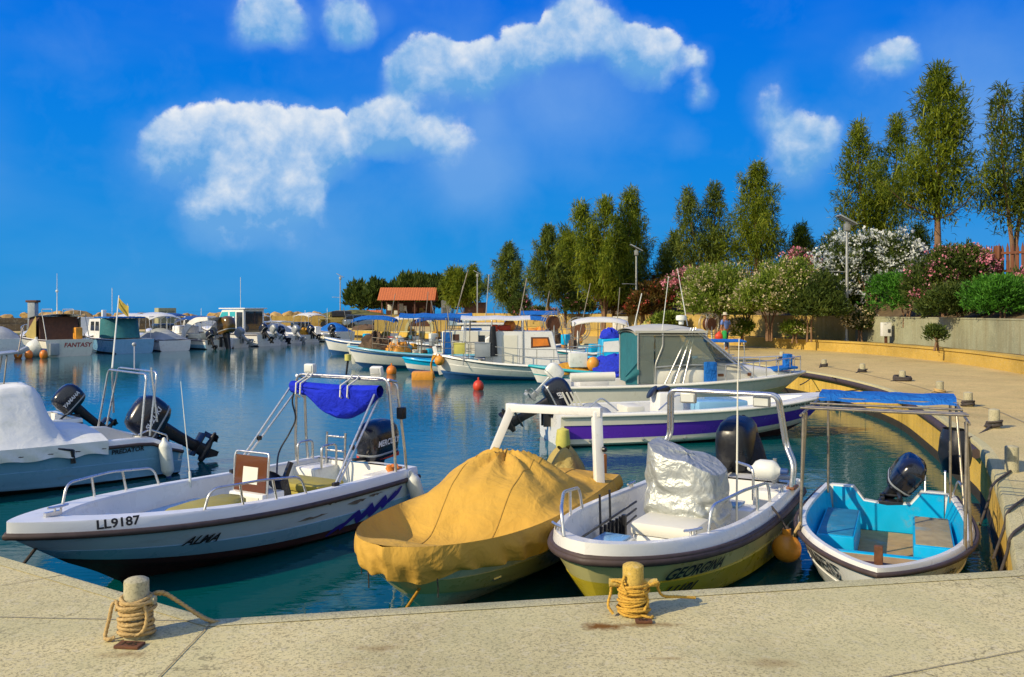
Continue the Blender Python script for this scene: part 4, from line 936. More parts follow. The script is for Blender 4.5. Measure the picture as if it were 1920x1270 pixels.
# ================================================================== 1. open white boat with console and arch
o=boat('open_motorboat','long open white boat with console, steel arch and rolled blue awning',(-2.05,11.95),(-.495,-.869))
H=Hull(4.98,1.95,.47,.68,d=.3,p=2.3,q=1.25,s0=.93,tm=.42,rake=1.15,cz0=.0,cz1=.30,cf0=.88,cf1=.3,g=.13,w=.13,wb=.5,zf=.06,hp=2.0); HA=H
H.outer(o,[(-2,M['anti']),(.2,M['hullblue']),(.52,M['alma'])],stepf=.52); H.rail(o,M['rubber'],.032); H.deck(o,M['worn'],M['white'],M['hullblue'],stern=True)
zt=.47+.13
H.transom(o,M['worn'],top=[(.88,zt-.004),(.42,zt-.004),(.3,zt-.14),(-.3,zt-.14),(-.42,zt-.004),(-.88,zt-.004)])
hull_text(o,H,'LL9187',4.42,.68,.115,1,on_band=True)
hull_text(o,H,'ALMA',3.62,.375,.13,1,mat='ink',shear=.45,slope=.05)
# violet zigzag on the aft side
mb=MB(); zz=[]
def ribbon(pts,w):
    P=spl([Vector((a,b,0)) for a,b in pts],5); n=len(P)
    def fn(u,v):
        i=int(round(u*(n-1))); p=P[i]; ww=w*math.sin(PI*clamp(.08+u*.9))**.5; return H.side(p.x+(v-.5)*ww*.8,p.y+.04+(v-.5)*ww,1,.02)[0]
    mb.grid(fn,n-1,1)
ribbon([(1.55,.06),(1.35,.17),(1.22,.21),(1.28,.1),(1.12,.16),(.98,.25),(1.05,.13),(.88,.2),(.72,.3),(.8,.18),(.66,.24),(.52,.34)],.07)
ribbon([(1.75,.02),(1.6,.09),(1.42,.13)],.04); ribbon([(.66,.22),(.5,.3),(.4,.38)],.05)
mb.build('zigzag_graphic',M['inkblue'],o,0)
mb=MB()
for a,b,c in [(2.3,.30,.5),(1.5,.34,.4),(1.1,.36,.3),(1.9,.42,.35)]:
    P=[H.side(a-c*i/8,b+.05+.012*nz(i*1.7,a*5),1,.006)[0] for i in range(9)]
    mb.grid(lambda u,v:P[int(round(u*8))]+Vector((0,.001,(v-.5)*.035*(.2+abs(nz(u*9,a*3,2))*2)*math.sin(PI*u))),8,1)
mb.build('scuff_mark',pm('scuff',(.13,.12,.11),.8,var=.6,vs=20),o,0)
# foredeck, bow cushion, side seat
mb=MB(); mb.grid(lambda u,v:(lambda t:H.inn(t,1,-.16,.03).lerp(H.inn(t,-1,-.16,.03),v))(lerp(.80,1,u)),8,6); mb.build('foredeck',M['white'],o)
mb=MB(); mb.box((4.55,0,.80),(.16,.04,.04)); cleat(mb,(4.5,0,.81)); mb.build('cleat',M['steel'],o)
mb=MB(); mb.grid(lambda u,v:(lambda t:H.inn(t,1,0,.12,z=.44).lerp(H.inn(t,-1,0,.12,z=.44),v))(lerp(.5,.93,u)),10,6); mb.build('bow_seat',M['hullblue'],o)
c=MB(); c.M=Matrix.Translation((2.98,.2,.52))@Matrix.Rotation(.12,4,'Z'); c.loft([[Vector((x,y,z)) for x,y,z in [(xx,-ww,0),(xx,ww,0),(xx,ww,.07),(xx,ww*.7,.09),(xx,-ww*.7,.09),(xx,-ww,.07)]] for xx,ww in [(-.5,.08),(-.45,.2),(-.1,.27),(.25,.24),(.5,.12),(.56,.05)]]); c.build('bow_cushion',M['mustard'],o,50)
for s in (1,-1):
    def gp(x,dz=0,inn=.065):
        t=x/H.L; p=H.gun(t,s,-inn,H.g+dz); return p
    a,b=(2.15,3.45) if s>0 else (2.7,4.1)
    pts=[gp(b),gp(b-.06,.2),gp(lerp(a,b,.5),.23),gp(a+.08,.2),gp(a)]
    rails(o,[(pts,.12),([gp(lerp(a,b,.34)),gp(lerp(a,b,.38),.22)],0),([gp(lerp(a,b,.67)),gp(lerp(a,b,.7),.225)],0)],'grab_rail')
# console
q=MB(); cx=2.02
q.box((cx,0,.30),(.36,.56,.52),bev=.03); q.build('console',M['white'],o)
q=MB(); q.box((cx+.184,0,.42),(.012,.44,.2),bev=.004); q.build('console_recess',M['vinyl'],o)
q=MB(); q.box((cx+.187,0,.34),(.012,.42,.09),bev=.004); q.build('console_shelf',M['greym'],o)
q=MB(); q.box((cx+.09,0,.77),(.014,.52,.42),ry=-.1,bev=.004); w_=q.build('windscreen',M['brownvinyl'],o,0)
q=MB(); q.box((cx+.102,-.0,.75),(.006,.24,.2),ry=-.1); q.build('notice_paper',M['vinyl'],w_,0)
rails(o,[([(cx+.12,.27,.3),(cx+.08,.28,.95),(cx+.06,.27,1.02),(cx+.06,-.27,1.02),(cx+.08,-.28,.95),(cx+.12,-.27,.3)],.07)],'console_rail')
flat_text(o,'ALMA',Matrix.Translation((cx+.185,-.16,.12))@Matrix(((0,0,1,0),(1,0,0,0),(0,1,0,0),(0,0,0,1))),.12,'inkr')
q=MB(); q.lathe([(.15,-.015),(.17,0),(.15,.015)],c=(cx-.26,.05,.62),n=18,rot=Matrix.Rotation(-1.0,4,'Y')); q.box((cx-.22,.2,.55),(.14,.14,.3),ry=.3,bev=.03); q.bar((cx-.25,.2,.66),(cx-.34,.22,.86),.05); q.build('steering_wheel',M['black'],o)
# seat box aft of the console
q=MB(); q.box((1.2,.05,.25),(.46,.74,.38),bev=.03); q.build('seat_box',M['mustard'],o); q=MB(); q.box((1.2,.05,.49),(.5,.78,.1),bev=.04); q.build('seat_cushion',M['mustard'],o)
# stern corners
for s in (1,-1): q=MB(); q.box((.34,s*.62,.38),(.5,.44,.32),bev=.04); q.build('stern_locker',M['white'],o)
# arch
A=.88
def archpts(x0,x1,w0,w1,z1): return [(x0,w0,zt),(lerp(x0,x1,.25),w0,.86),(x1,w1,z1),(x1,-w1,z1),(lerp(x0,x1,.25),-w0,.86),(x0,-w0,zt)]
rails(o,[(archpts(.45,.52,.87,.80,1.82),.12),(archpts(.22,.36,.87,.81,1.78),.12),
  ([(.52,.80,1.8),(.36,.81,1.76)],0),([(.52,-.80,1.8),(.36,-.81,1.76)],0),([(.52,.2,1.82),(.36,.2,1.78)],0)],'arch',r=.019)
# folding awning frames from the gunwale forward of the arch
fr=[]
for s in (1,-1):
    base=(1.62,s*.86,zt+.02)
    fr+= [([base,(.70,s*.74,1.66)],0),([(1.56,s*.86,zt+.02),(.66,s*.74,1.54)],0)]
rails(o,fr,'awning_frame',r=.014)
for s in (1,-1):
    q=MB(); q.box((1.22,s*.79,1.02),(.05,.05,.06),bev=.01); q.build('frame_clamp',M['black'],o); q=MB(); q.box((1.6,s*.86,zt+.03),(.1,.05,.07),bev=.015); q.build('frame_foot',M['black'],o)
rc=random.Random(4)
def awn(u,v):
    y=lerp(.78,-.74,u); sg=.10+.24*max(0,math.sin(PI*clamp((u-.02)/.78)))**.9*(1 if u<.8 else .0)+.05*math.sin(PI*u)
    a=2*PI*v; x=.66+.12*math.cos(a)*(.6+.4*math.sin(PI*u)**.4)+.02*nz(u*8,v*4); cz=1.68-.02*math.sin(PI*u)
    zz=math.sin(a); z=cz+(.06*zz if zz>0 else sg*zz*(1+.12*nz(u*7,v*6,3)))
    fo=(zz<0)*math.sin(PI*u)*(.022*math.sin(zz*15+u*6+2*nz(u*5,zz*2))+.02*nz(u*9,zz*5)); x+=fo; z+=.5*fo
    return Vector((x,y,z))
q=MB(); q.grid(awn,40,28); q.build('rolled_awning',M['bluecl'],o,70)
for y in (.32,-.5,.2,-.58): q=MB(); q.tube([(.52,y,1.84),(.60,y+.02,1.79),(.79,y+.03,1.72),(.80,y+.03,1.58),(.70,y+.01,1.52)],.012,6); q.build('awning_tie',M['vinyl'],o)
for y,m in ((-.62,0),(.55,1)):
    q=MB(); q.box((.44,y,1.90),(.09,.17,.13),bev=.025,rz=.2*m,ry=.3*m); q.box((.44,y,1.835),(.04,.04,.03)); ob=q.build('flood_lamp',M['buoyw'],o)
    q=MB(); q.box((.488,y,1.90),(.01,.13,.09),ry=.3*m,rz=.2*m,bev=.004); q.build('lens',M['lamp'],ob)
q=MB(); q.box((.30,.85,1.35),(.1,.1,.16),bev=.02); q.build('junction_box',M['black'],o)
q=MB(); q.tube(spl([(.50,-.80,1.7),(.54,-.86,1.45),(.52,-.82,1.2),(.62,-.84,1.0),(.8,-.86,.75),(1.2,-.5,.5)],6),.012,6); q.build('cable',M['black'],o)
q=MB(); q.tube([(2.3,-.82,.62),(2.38,-.9,1.85)],.007,6,rs=[.009,.004]); q.tube([(2.3,-.82,.56),(2.31,-.825,.75)],.016,6); q.build('aerial',M['buoyw'],o)
# boarding ladder and stern rails, far side
rails(o,[([(.12,-.62,.53),(.1,-.62,.98)],0),([(.12,-.28,.53),(.1,-.28,.98)],0),([(.1,-.62,.92),(.1,-.28,.92)],0),([(.1,-.62,.72),(.1,-.28,.72)],0),
  ([(.5,-.8,.56),(.5,-.8,.86),(.2,-.8,.86),(.2,-.8,.56)],.08),([(.5,-.36,.54),(.5,-.36,.84),(.2,-.36,.84),(.2,-.36,.54)],.08)],'boarding_ladder',r=.017)
outboard(o,(-.02,0.02,.47),tilt=4,sc=.98,text='MERCURY')
q=MB(); q.M=Matrix.Translation((-.28,.0,.62)); q.loft([rr_ring(0,0,z,lx,ly,28,3.4) for z,lx,ly in [(0,.325,.208),(.05,.328,.212),(.052,.32,.2)]],cap=False); q.build('red_band',M['red'],o)
fender(o,(.26,.965,.60),.62,.095,tilt=(.12,.28,0))
q=MB()
for k in range(4): q.box((.25+.06*k,.74+.05*math.sin(k*3),.6+.02*(k%2)),(.12,.1,.06),rz=k*.8,bev=.02,ry=.4*k)
q.build('orange_rag',M['orange'],o)
mb=MB(); mb.sphere((.02,-.95,.52),.07,12,(1,1.2,1)); mb.tube(spl([(.1,-.9,.56),(.02,-1.0,.5),(-.02,-.96,.45)],4),.02,6); mb.build('rope_knot',M['rope'],o)

# ================================================================== 2. covered grey-blue boat behind it
o=boat('covered_motorboat','pale boat under a white canvas cover with steel frame at the stern',(-6.12,14.75),(-.698,-.716)); o2=o
H=Hull(5.2,2.1,.58,.66,d=.3,p=2.3,q=1.3,s0=.92,tm=.42,rake=.9,cz0=.02,cz1=.3,g=.1,w=.16,wb=.5,zf=.1,hp=2)
H.h=lambda t,H=H:(H.h0+(H.h1-H.h0)*t**2)-.20*(1-sstep(0,.12,t))
H.outer(o,[(-2,M['anti']),(.03,M['hullblue']),(.55,M['hullblue'])],stepf=.55); H.rail(o,M['rubber'],.028); H.deck(o,M['white'],M['white'],M['white']); H.transom(o,M['white'],top=[(.94,.48),(.4,.48),(.3,.36),(-.3,.36),(-.4,.48),(-.94,.48)])
hull_text(o,H,'PREDATOR',1.16,.475,.10,1,slope=-.02)
def cov2(u,v):
    t=lerp(.235,.97,u); e=abs(2*v-1); s=1 if v>.5 else -1; b=H.gun(t,1,.03,H.g+.02)
    y=(2*v-1)*b.y; con=math.exp(-((t-.455)/.095)**6)*.80+.14*math.exp(-((t-.3)/.12)**2)
    ridge=(1-e**2.2); z=b.z+ridge*(con if True else 0)+.05*ridge
    if con>.5: z=b.z+con*(1 if e<.34 else max(0,1-(e-.34)/.66)**1.2)
    z+=.025*nz(t*9,y*5)*ridge+.02*math.sin(t*40+e*5)*e*ridge
    return Vector((b.x,y,z))
q=MB(); q.grid(cov2,60,34)
def sk2(side):
    def fn(u,v):
        t=lerp(.235,.97,u); b=H.gun(t,side,.035,H.g+.02); d=.19+.035*math.sin(t*60)*.5+.03*nz(t*12,side); return Vector((b.x,b.y+side*(.02*math.sin(t*85+v*4)*v+.02*v),b.z-v*d))
    return fn
q.grid(sk2(1),90,6); q.grid(sk2(-1),90,6); q.build('canvas_cover',M['whitecl'],o,60)
z0=H.h(.15)+.1
fr=[]
for dx in (0,.14): fr.append(([(.52+dx,.90,z0),(.36+dx*1.2,.80,1.70-dx*.2),(.36+dx*1.2,-.80,1.70-dx*.2),(.52+dx,-.90,z0)],.1))
rails(o,fr+[([(.4,.9,.9),(.46,.82,1.78)],0),([(.4,-.9,.9),(.46,-.82,1.7)],0)],'arch',r=.018)
rails(o,[([(.1,.6,.5),(.1,.6,.62),(.5,.85,.78),(.7,.9,.72)],.08)],'stern_rail')
outboard(o,(-.03,0,.44),tilt=58,sc=1.05,text='SUZUKI')
fender(o,(.36,1.06,.66),.68,.10,tilt=(.06,.1,0))
q=MB(); q.box((1.75,1.1,.52),(.05,.03,.2)); q.tube([(1.95,1.08,.66),(1.75,1.1,.62),(1.72,1.1,.42)],.02,6); q.build('cover_strap',M['black'],o)
q=MB(); q.tube([(.5,-.7,1.70),(.1,-1.45,2.98)],.012,6,rs=[.017,.009]); q.build('flag_staff',M['buoyw'],o)
q=MB(); q.grid(lambda u,v:Vector((.12+.02*math.sin(u*6)-.10*u,-1.42+.2*u,2.95-.2*v-.18*u+.02*math.sin(u*7))),6,5); q.build('flag',pm('faded_flag',(.4,.3,.05),.9,var=.5,vs=12),o)
q=MB(); q.tube([(.42,.05,1.70),(.3,-.25,2.1)],.012,6); q.sphere((.3,-.26,2.12),.04,8); q.build('rod_holder',M['greym'],o)

# ================================================================== 3. boats at the left behind
o=boat('small_motorboat','small open boat with a white rolled awning behind the white covered boat',(-9.0,17.3),(-.72,-.69))
H=Hull(4.8,1.95,.5,.7,p=2.3,q=1.3,s0=.92,rake=.7,g=.1,wb=.6,zf=.1); H.outer(o,[(-2,M['anti']),(.04,M['white'])]); H.rail(o,M['rubber'],.028); H.deck(o,M['white'],M['white'],M['greym']); H.transom(o,M['white'])
outboard(o,(-.03,.25,.56),tilt=48,sc=.85,text='YAMAHA')
rails(o,[([(.7,.85,.6),(1.5,.72,1.42),(1.5,-.72,1.42),(.7,-.85,.6)],.1),([(1.0,.85,.6),(1.7,.72,1.36)],0),([(1.0,-.85,.6),(1.7,-.72,1.36)],0),([(2.4,.85,.6),(1.55,.72,1.42)],0),([(2.4,-.85,.6),(1.55,-.72,1.42)],0)],'awning_frame',r=.018)
q=MB(); q.grid(lambda u,v:Vector((1.55+.13*math.cos(2*PI*v)*(1-.5*abs(2*u-1)**6),lerp(.82,-.82,u),1.44+.06*(1-(2*u-1)**2)+.10*math.sin(2*PI*v)*(1-.5*abs(2*u-1)**6)+.015*nz(u*9,v*5))),30,14); q.build('rolled_awning',M['whitecl'],o,60)
o=boat('small_motorboat','small boat with a fishing platform mostly cut off by the view edge',(-14.05,24.6),(-.8,-.6))
H=Hull(4.5,1.8,.5,.7,p=2.3,q=1.3,rake=.7,g=.1,wb=.6,zf=.1); H.outer(o,[(-2,M['anti']),(.04,M['white'])]); H.rail(o,M['rubber'],.028); H.deck(o,M['white'],M['white'],M['greym']); H.transom(o,M['white'])
rails(o,[([(.6,.7,.6),(.5,.55,1.45),(.5,-.55,1.45),(.6,-.7,.6)],.08),([(.2,.2,1.4),(0,-.35,2.2)],0)],'arch',r=.02,mat='rustpole'); q=MB(); q.box((.45,0,1.5),(.5,1.2,.06),ry=.1,bev=.015); q.box((.0,-.3,1.55),(.3,.35,.12),ry=.5,bev=.02); q.build('platform',M['greym'],o)
o=boat('small_motorboat','dark blue hulled boat under a grey green cover in the far left corner',(-29,45.5),(-.5,.86))
H=Hull(6,2.4,.9,1.3,p=2.3,q=1.2,rake=1,g=.05,wb=.6); H.outer(o,[(-2,M['anti']),(.04,M['navy'])]); H.rail(o,M['white'],.04); H.dk(o,M['greycl'],.05,.75); H.transom(o,M['navy'])

# ================================================================== 4. boat under the ochre canvas
o=boat('covered_motorboat','boat under an ochre canvas cover with a square white arch',(.60,11.02),(-.378,-.926)); o4=o
H=Hull(4.35,1.66,.49,.62,d=.3,p=2.9,q=2.0,s0=.93,tm=.38,rake=.75,cz0=.03,cz1=.26,cf0=.88,cf1=.36,g=.13,w=.12,wb=.4,hp=2.2); HO=H
H.outer(o,[(-2,M['cream']),(.04,M['paleyel']),(.5,M['cream'])],stepf=.5); H.transom(o,M['white'])
def tri(x): x=(x/(2*PI))%1; return 4*abs(x-.5)-1
def covO(u,v):
    t=u; b=H.gun(t,1,.035,H.g+.025); e=abs(2*v-1); sg=2*v-1
    # cone over the console, sloping forward; ridge falling aft to the motor
    y=sg*b.y
    px=b.x
    def tent(cx,cy,zt,rx_f,rx_a,ry,k=1.0):
        dx=(px-cx); rx=rx_f if dx>0 else rx_a; d=((max(0,abs(dx)-.10)/rx)**1.5+(max(0,abs(y-cy)-.20)/ry)**1.5)**(1/1.5); return zt*max(0,1-d)**k*(1+.25*min(1,d*2)*max(0,1-d))
    edge=max(0,1-e**2.0)
    z=max(tent(1.70,-.02,.46,1.35,1.3,.86,1.25), tent(.55,0,.10,.8,.6,.9))
    # hollow in the bow
    hol=-.27*(1-e**5)*sstep(2.35,2.95,px)*(1-sstep(3.7,4.15,px))
    z=z*min(1,edge*2.2)+hol
    fold=.05*tri(9*math.atan2(y+.02,px-1.72)+1.5*nz(px*2,y*2))*clamp(z*2.0)*min(1,edge*3)
    z+=fold+.018*nz(px*4,y*4,3)*edge
    return Vector((b.x,y,b.z+z))
q=MB(); q.grid(covO,110,70)
PO=H.path(.04,H.g+.025,40)
NO=len(PO)
def skO(u,v):
    k=u*(NO-1); i=min(int(k),NO-2); b=PO[i].lerp(PO[i+1],k-i); t=b.x/H.L; w=abs(2*u-1); sd=1 if u<.5 else -1
    L=lerp(.20,.26,sstep(.1,.85,t))*(1+.07*math.sin(u*61)+.22*nz(u*13,sd*.3)); bl=sstep(.55,1,t)
    k2=.030*math.sin(u*150+v*4+3*nz(u*12,v))*v*(.4+abs(nz(u*15,2)))*1.6+.05*math.sin(PI*v)*(.6+.5*nz(u*16,2))+.015*v
    n=Vector((bl*.9*max(0,(t-.8)*5),sd*min(1,(1-t)*4+.0),0)); 
    b2=b+n*k2+Vector((-.04*v*v*bl*bl,0,-v*L+.022*math.sin(v*9+u*30)*v)); b2.y*=1-.04*v*v*bl; return b2
q.grid(skO,260,12); q.build('canvas_cover',M['ochre'],o,75)
M['seam']=pm('ochre_seam',(.42,.25,.04),.9,var=.2,vs=20)
for v_ in (.3,.69): q=MB(); q.tube([covO(lerp(.06,.93,i/60),v_)+Vector((0,0,.002)) for i in range(61)],.006,5); q.build('seam',M['seam'],o)
for u_ in (.42,.55,.66,.76): q=MB(); a_=skO(u_,1); q.tube([a_+Vector((0,0,.03)),a_+Vector((0,.01,-.06)),a_+Vector((-.02,.0,-.15))],.006,5); q.build('tie_cord',M['roped'],o)
# square arch
q=MB(); pl=WL(897,893,.62,o); prr=WL(1127,900,.62,o); xa=.62; zt=1.62
zt=1.49
def sq(a,b): q.bar(a,b,.11,.1,bev=.012)
ya=.80; sq((xa+.12,-ya,.5),(xa-.05,-.42,zt)); sq((xa-.05,-.42,zt-.0),(xa-.05,.68,zt)); sq((xa-.05,.68,zt),(xa+.02,.74,.5))
for y,z in ((-.42,zt),(.68,zt)): q.box((xa-.05,y,z),(.106,.125,.112),bev=.012)
q.build('square_arch',M['white'],o)
q=MB(); q.lathe([(.03,0),(.035,.03),(.02,.05)],c=(xa,.77,1.05),axis='Y',n=12); q.build('arch_knob',M['black'],o)
outboard(o,(-.02,.02,.38),tilt=12,sc=.5,cover='olivecl')
def mcov(u,v):
    a=2*PI*u; z=lerp(.90,.46,v); rr=(.09+.27*v**.75)*(1+.16*tri(5*a+v*3)); return Vector((-.22+rr*1.15*math.cos(a),rr*.85*math.sin(a),z+.02*math.sin(3*a)))
q=MB(); q.grid(mcov,40,10); q.build('motor_cover',M['olivecl'],o,60)
q=MB(); q.box((-.12,.52,.72),(.14,.16,.3),bev=.03); q.build('fuel_can',M['orange'],o)
q=MB()
for s in (-1,1): q.tube([tuple(H.side(3.3,.26,1,.01)[0]),tuple(H.side(3.22,.27,1,.012)[0])],.02,8); break
q.build('drain_fitting',M['steel'],o)

# ================================================================== 5. white and yellow boat with silver tarp
o=boat('open_motorboat','white over yellow open boat with a silver tarp on its console and black rub rail',(2.84,10.82),(-.495,-.869)); o5=o
H=Hull(4.56,1.76,.50,.69,d=.32,p=2.75,q=1.8,s0=.93,tm=.40,rake=.62,cz0=.03,cz1=.22,cf0=.9,cf1=.42,g=.15,gl=.03,w=.115,wb=.16,x0=.34,zf=.05,hp=2.2,fw=.05); HG=H
H.outer(o,[(-2,M['yellow']),(.04,M['yellow']),(.56,M['paleyel'])],stepf=.54,step=.016); H.rail(o,M['rubber'],.036); H.rail(o,M['rubber'],.024,z=.03); H.deck(o,M['white'],M['white'],M['cream'])
zt=.50+.15; H.transom(o,M['white'],top=[(.80,zt-.004),(.34,zt-.004),(.28,zt-.12),(-.28,zt-.12),(-.34,zt-.004),(-.8,zt-.004)])
hull_text(o,H,'GEORGINA',4.02,.465,.15,1,shear=.25,slope=.055); hull_text(o,H,'11101',3.92,.27,.16,1,shear=.3,slope=.06)
mb=MB(); mb.grid(lambda u,v:(lambda t:H.inn(t,1,-.26,.03).lerp(H.inn(t,-1,-.26,.03),v))(lerp(.74,1,u)),10,8); mb.build('foredeck',M['white'],o)
mb=MB(); mb.grid(lambda u,v:(lambda t:H.inn(t,1,0,.05,z=lerp(.44,.05,v)).lerp(H.inn(t,-1,0,.05,z=lerp(.44,.05,v)),u))(.74),8,2); mb.build('locker_front',M['white'],o)
mb=MB(); mb.box((3.2,-.36,.37),(.5,.36,.24),bev=.03); b_=mb.build('side_locker',M['cream'],o); mb=MB(); mb.box((3.2,-.36,.50),(.4,.28,.02),bev=.008); mb.build('lid',M['hullblue'],b_)
mb=MB(); mb.M=Matrix.Translation((-.3,0,.0)); mb.box((4.42,.0,.665),(.2,.13,.06),bev=.02); mb.lathe([(.05,-.05),(.03,0),(.05,.05)],c=(4.55,0,.68),n=14,axis='Y'); mb.box((4.5,.07,.69),(.2,.02,.08),bev=.008); mb.box((4.5,-.07,.69),(.2,.02,.08),bev=.008); mb.build('anchor_roller',M['galv'],o)
for t_,s_,a_ in ((.80,1,2.6),(.93,-1,-2.2),(.2,1,3.1),(.35,-1,3.1)): mb=MB(); cleat(mb,tuple(H.gun(t_,s_,-.1,H.g)),a_); mb.build('cleat',M['steel'],o)
for s in (1,-1):
    def gp(x,dz=0,inn=.1): return H.gun(x/H.L,s,-inn,H.g+dz)
    a,b=(1.55,3.4) if s>0 else (3.05,4.45)
    rails(o,[([gp(b),gp(b-.05,.22),gp(lerp(a,b,.55),.27),gp(a+.1,.22),gp(a)],.12),([gp(lerp(a,b,.3)),gp(lerp(a,b,.3)+.02,.25)],0)],'grab_rail',r=.016)
rails(o,[([(1.35,.55,.62),(1.35,.55,.98),(1.1,.3,.98)],.1)],'grab_rail',r=.016)
# rods on the far inside wall
mb=MB()
for k in range(3): mb.tube([(3.6-.05*k,-.52+.02*k,.56-.10*k),(1.8,-.64,.56-.08*k)],.012,6)
for x in (2.9,2.65): mb.tube([(x,-.58,.15),(x,-.6,.85)],.012,6)
for k in range(6): mb.box((2.95-.1*k,-.56,.42),(.035,.03,.24),bev=.006)
mb.box((2.5,-.5,.3),(.05,.04,.55)); mb.build('rod_rack',M['black'],o)
# console under silver tarp
mb=MB(); mb.box((1.95,0,.45),(.5,.56,.8),bev=.05); mb.build('console',M['white'],o)
def tri(x): x=(x/(2*PI))%1; return 4*abs(x-.5)-1
def tarp(u,v):
    a=2*PI*u; c,sn=math.cos(a),math.sin(a); e=3.4
    if v<.22:
        k=(v/.22)**.8; lx,ly=.34*k,.39*k; z=1.17-.15*sn*k-.02*k*k+.02*nz(c*2,sn*2)
    else:
        k=(v-.22)/.78; lx=lerp(.34,.42,k**.9); ly=lerp(.39,.44,k); z=lerp(1.15-.15*sn,.50+.05*math.sin(2*a+1)+.02*math.sin(9*a),k)
    w=clamp((v-.2)*2.2)
    f=1+(.035*tri(6*a+2.6*math.sin(v*4.5)+2*nz(c*2,sn*2,v*2))+.022*tri(11*a-7*v+1.5*nz(c*3,sn*3,v*3))+.016*tri(17*v*2+5*a))*w
    f-=.085*max(0,1-abs(v-.55-.22*abs(math.sin(a*1.0+.6)))/.16)*w
    f-=.06*math.exp(-((v-.93)/.05)**2)
    return Vector((1.95+lx*f*math.copysign(abs(c)**(2/e),c),ly*f*math.copysign(abs(sn)**(2/e),sn),z+.012*nz(c*6,sn*6,v*7)))
q=MB(); q.grid(tarp,150,60); q.build('silver_tarp',M['silver'],o,32)
mb=MB(); mb.box((2.55,.02,.27),(.5,.62,.4),bev=.03); mb.build('seat_box',M['white'],o); mb=MB(); mb.box((2.55,.02,.53),(.54,.66,.13),bev=.045); mb.build('seat_cushion',M['vinyl'],o)
mb=MB(); mb.box((1.05,.1,.26),(.36,.8,.42),bev=.04); mb.build('aft_seat',M['white'],o); mb=MB(); mb.box((1.05,.1,.49),(.3,.5,.03),bev=.01); mb.build('seat_lid',M['hullblue'],o)
for s in (1,-1): mb=MB(); mb.box((.42,s*.58,.48),(.5,.42,.22),bev=.03); mb.build('stern_locker',M['white'],o)
# steel arch
zb=zt+.01
ar=[]
for dx in (0,.11): ar.append(([(.62+dx,.80,zb),(.60+dx,.82,.95),(.80+dx,.66,1.13),(.95+dx*.8,.66,1.62),(.95+dx*.8,-.66,1.62),(.80+dx,-.66,1.13),(.60+dx,-.82,.95),(.62+dx,-.80,zb)],.09))
ar=[([(0.55+dx,-.82,zb),(.53+dx,-.84,.92),(.36+dx,-.72,1.12),(.52+dx,-.66,1.72),(.58+dx,.66,1.72),(.42+dx,.72,1.12),(.55+dx,.84,.92),(.58+dx,.82,zb)],.10) for dx in (0,.12)]
rails(o,ar,'arch',r=.024)
for s in (1,-1): mb=MB(); mb.box((.62,s*.82,zb),(.22,.1,.035),bev=.01); mb.build('arch_foot',M['wood'],o)
for y in (-.42,.47):
    mb=MB(); mb.box((.62,y,1.63),(.07,.2,.13),bev=.02); l_=mb.build('flood_lamp',M['galv'],o); mb=MB(); mb.box((.66,y,1.63),(.01,.16,.09)); mb.build('lens',M['lamp'],l_,0)
mb=MB(); mb.tube([(1.55,.42,.3),(1.5,.42,1.95)],.009,6,rs=[.013,.008]); mb.tube([(1.5,.42,1.9),(1.48,.43,2.4)],.005,6); mb.box((1.58,.42,.32),(.08,.05,.14),bev=.01); mb.build('aerial',M['vinyl'],o)
outboard(o,(-.02,-.05,.52),tilt=8,sc=1.12,cover='black')
def mc(u,v):
    a=2*PI*u; zz=lerp(1.34,.50,v); rr=(.02+.42*v**.55); return Vector((-.36+rr*.95*math.cos(a)*(1+.04*math.sin(4*a)),rr*.82*math.sin(a),zz))
q=MB(); q.grid(mc,40,12); q.build('motor_cover',M['blackcl'],o,60)
fender(o,(.62,.3,.83),.44,.12,tilt=(PI/2-.0,0,0))
mb=MB(); mb.tube([(.3,.55,.62),(.3,.55,.8)],.05,10); mb.tube([(.3,.55,.8),(.3,.55,.92)],.025,8); mb.build('stern_light',M['galv'],o)
q=MB(); q.tube([(.3,.3,.7),(.3,.75,.7)],.03,8); q.build('stern_bar',M['greym'],o)

# ================================================================== 6. little cyan boat in the corner
o=boat('rowing_boat','small broad white boat with bright cyan inside, tilted outboard and tall canopy poles',(4.64,10.55),(-.42,-.908)); o6=o
H=Hull(4.02,1.70,.46,.56,d=.25,p=2.05,q=1.28,s0=.88,tm=.42,rake=.55,cz0=.03,cz1=.10,cf0=.85,cf1=.42,g=.06,gl=.015,w=.085,wb=.10,x0=.12,zf=.0,hp=2.0,fw=.05); HB=H
H.outer(o,[(-2,M['white'])],stepf=.45); H.rail(o,M['rubber'],.024)
H.deck(o,M['white'],M['cyan'],M['cyandeck'],stern=False)
b0=.64; z1=.50
H.transom(o,M['white'],top=[(b0,z1+.02),(.38,z1+.02),(.26,z1-.14),(.0,z1-.17),(-.26,z1-.14),(-.38,z1+.02),(-b0,z1+.02)],th=.09)
mb=MB(); mb.prism([(b0-.02,-.0),(b0-.02,z1+.0),(.39,z1-.0),(.27,z1-.155),(0,z1-.185),(-.27,z1-.155),(-.39,z1),(-b0+.02,z1),(-b0+.02,0)],.02,Matrix(((0,0,1,.088),(1,0,0,0),(0,1,0,0),(0,0,0,1)))); mb.build('transom_lining',M['cyan'],o,30)
hull_text(o,H,'ΑΓ.ΑΝΔΡΕΑΣ',2.5,.33,.18,-1,slope=.02); hull_text(o,H,'LL11079',3.35,.36,.11,1,slope=.02)
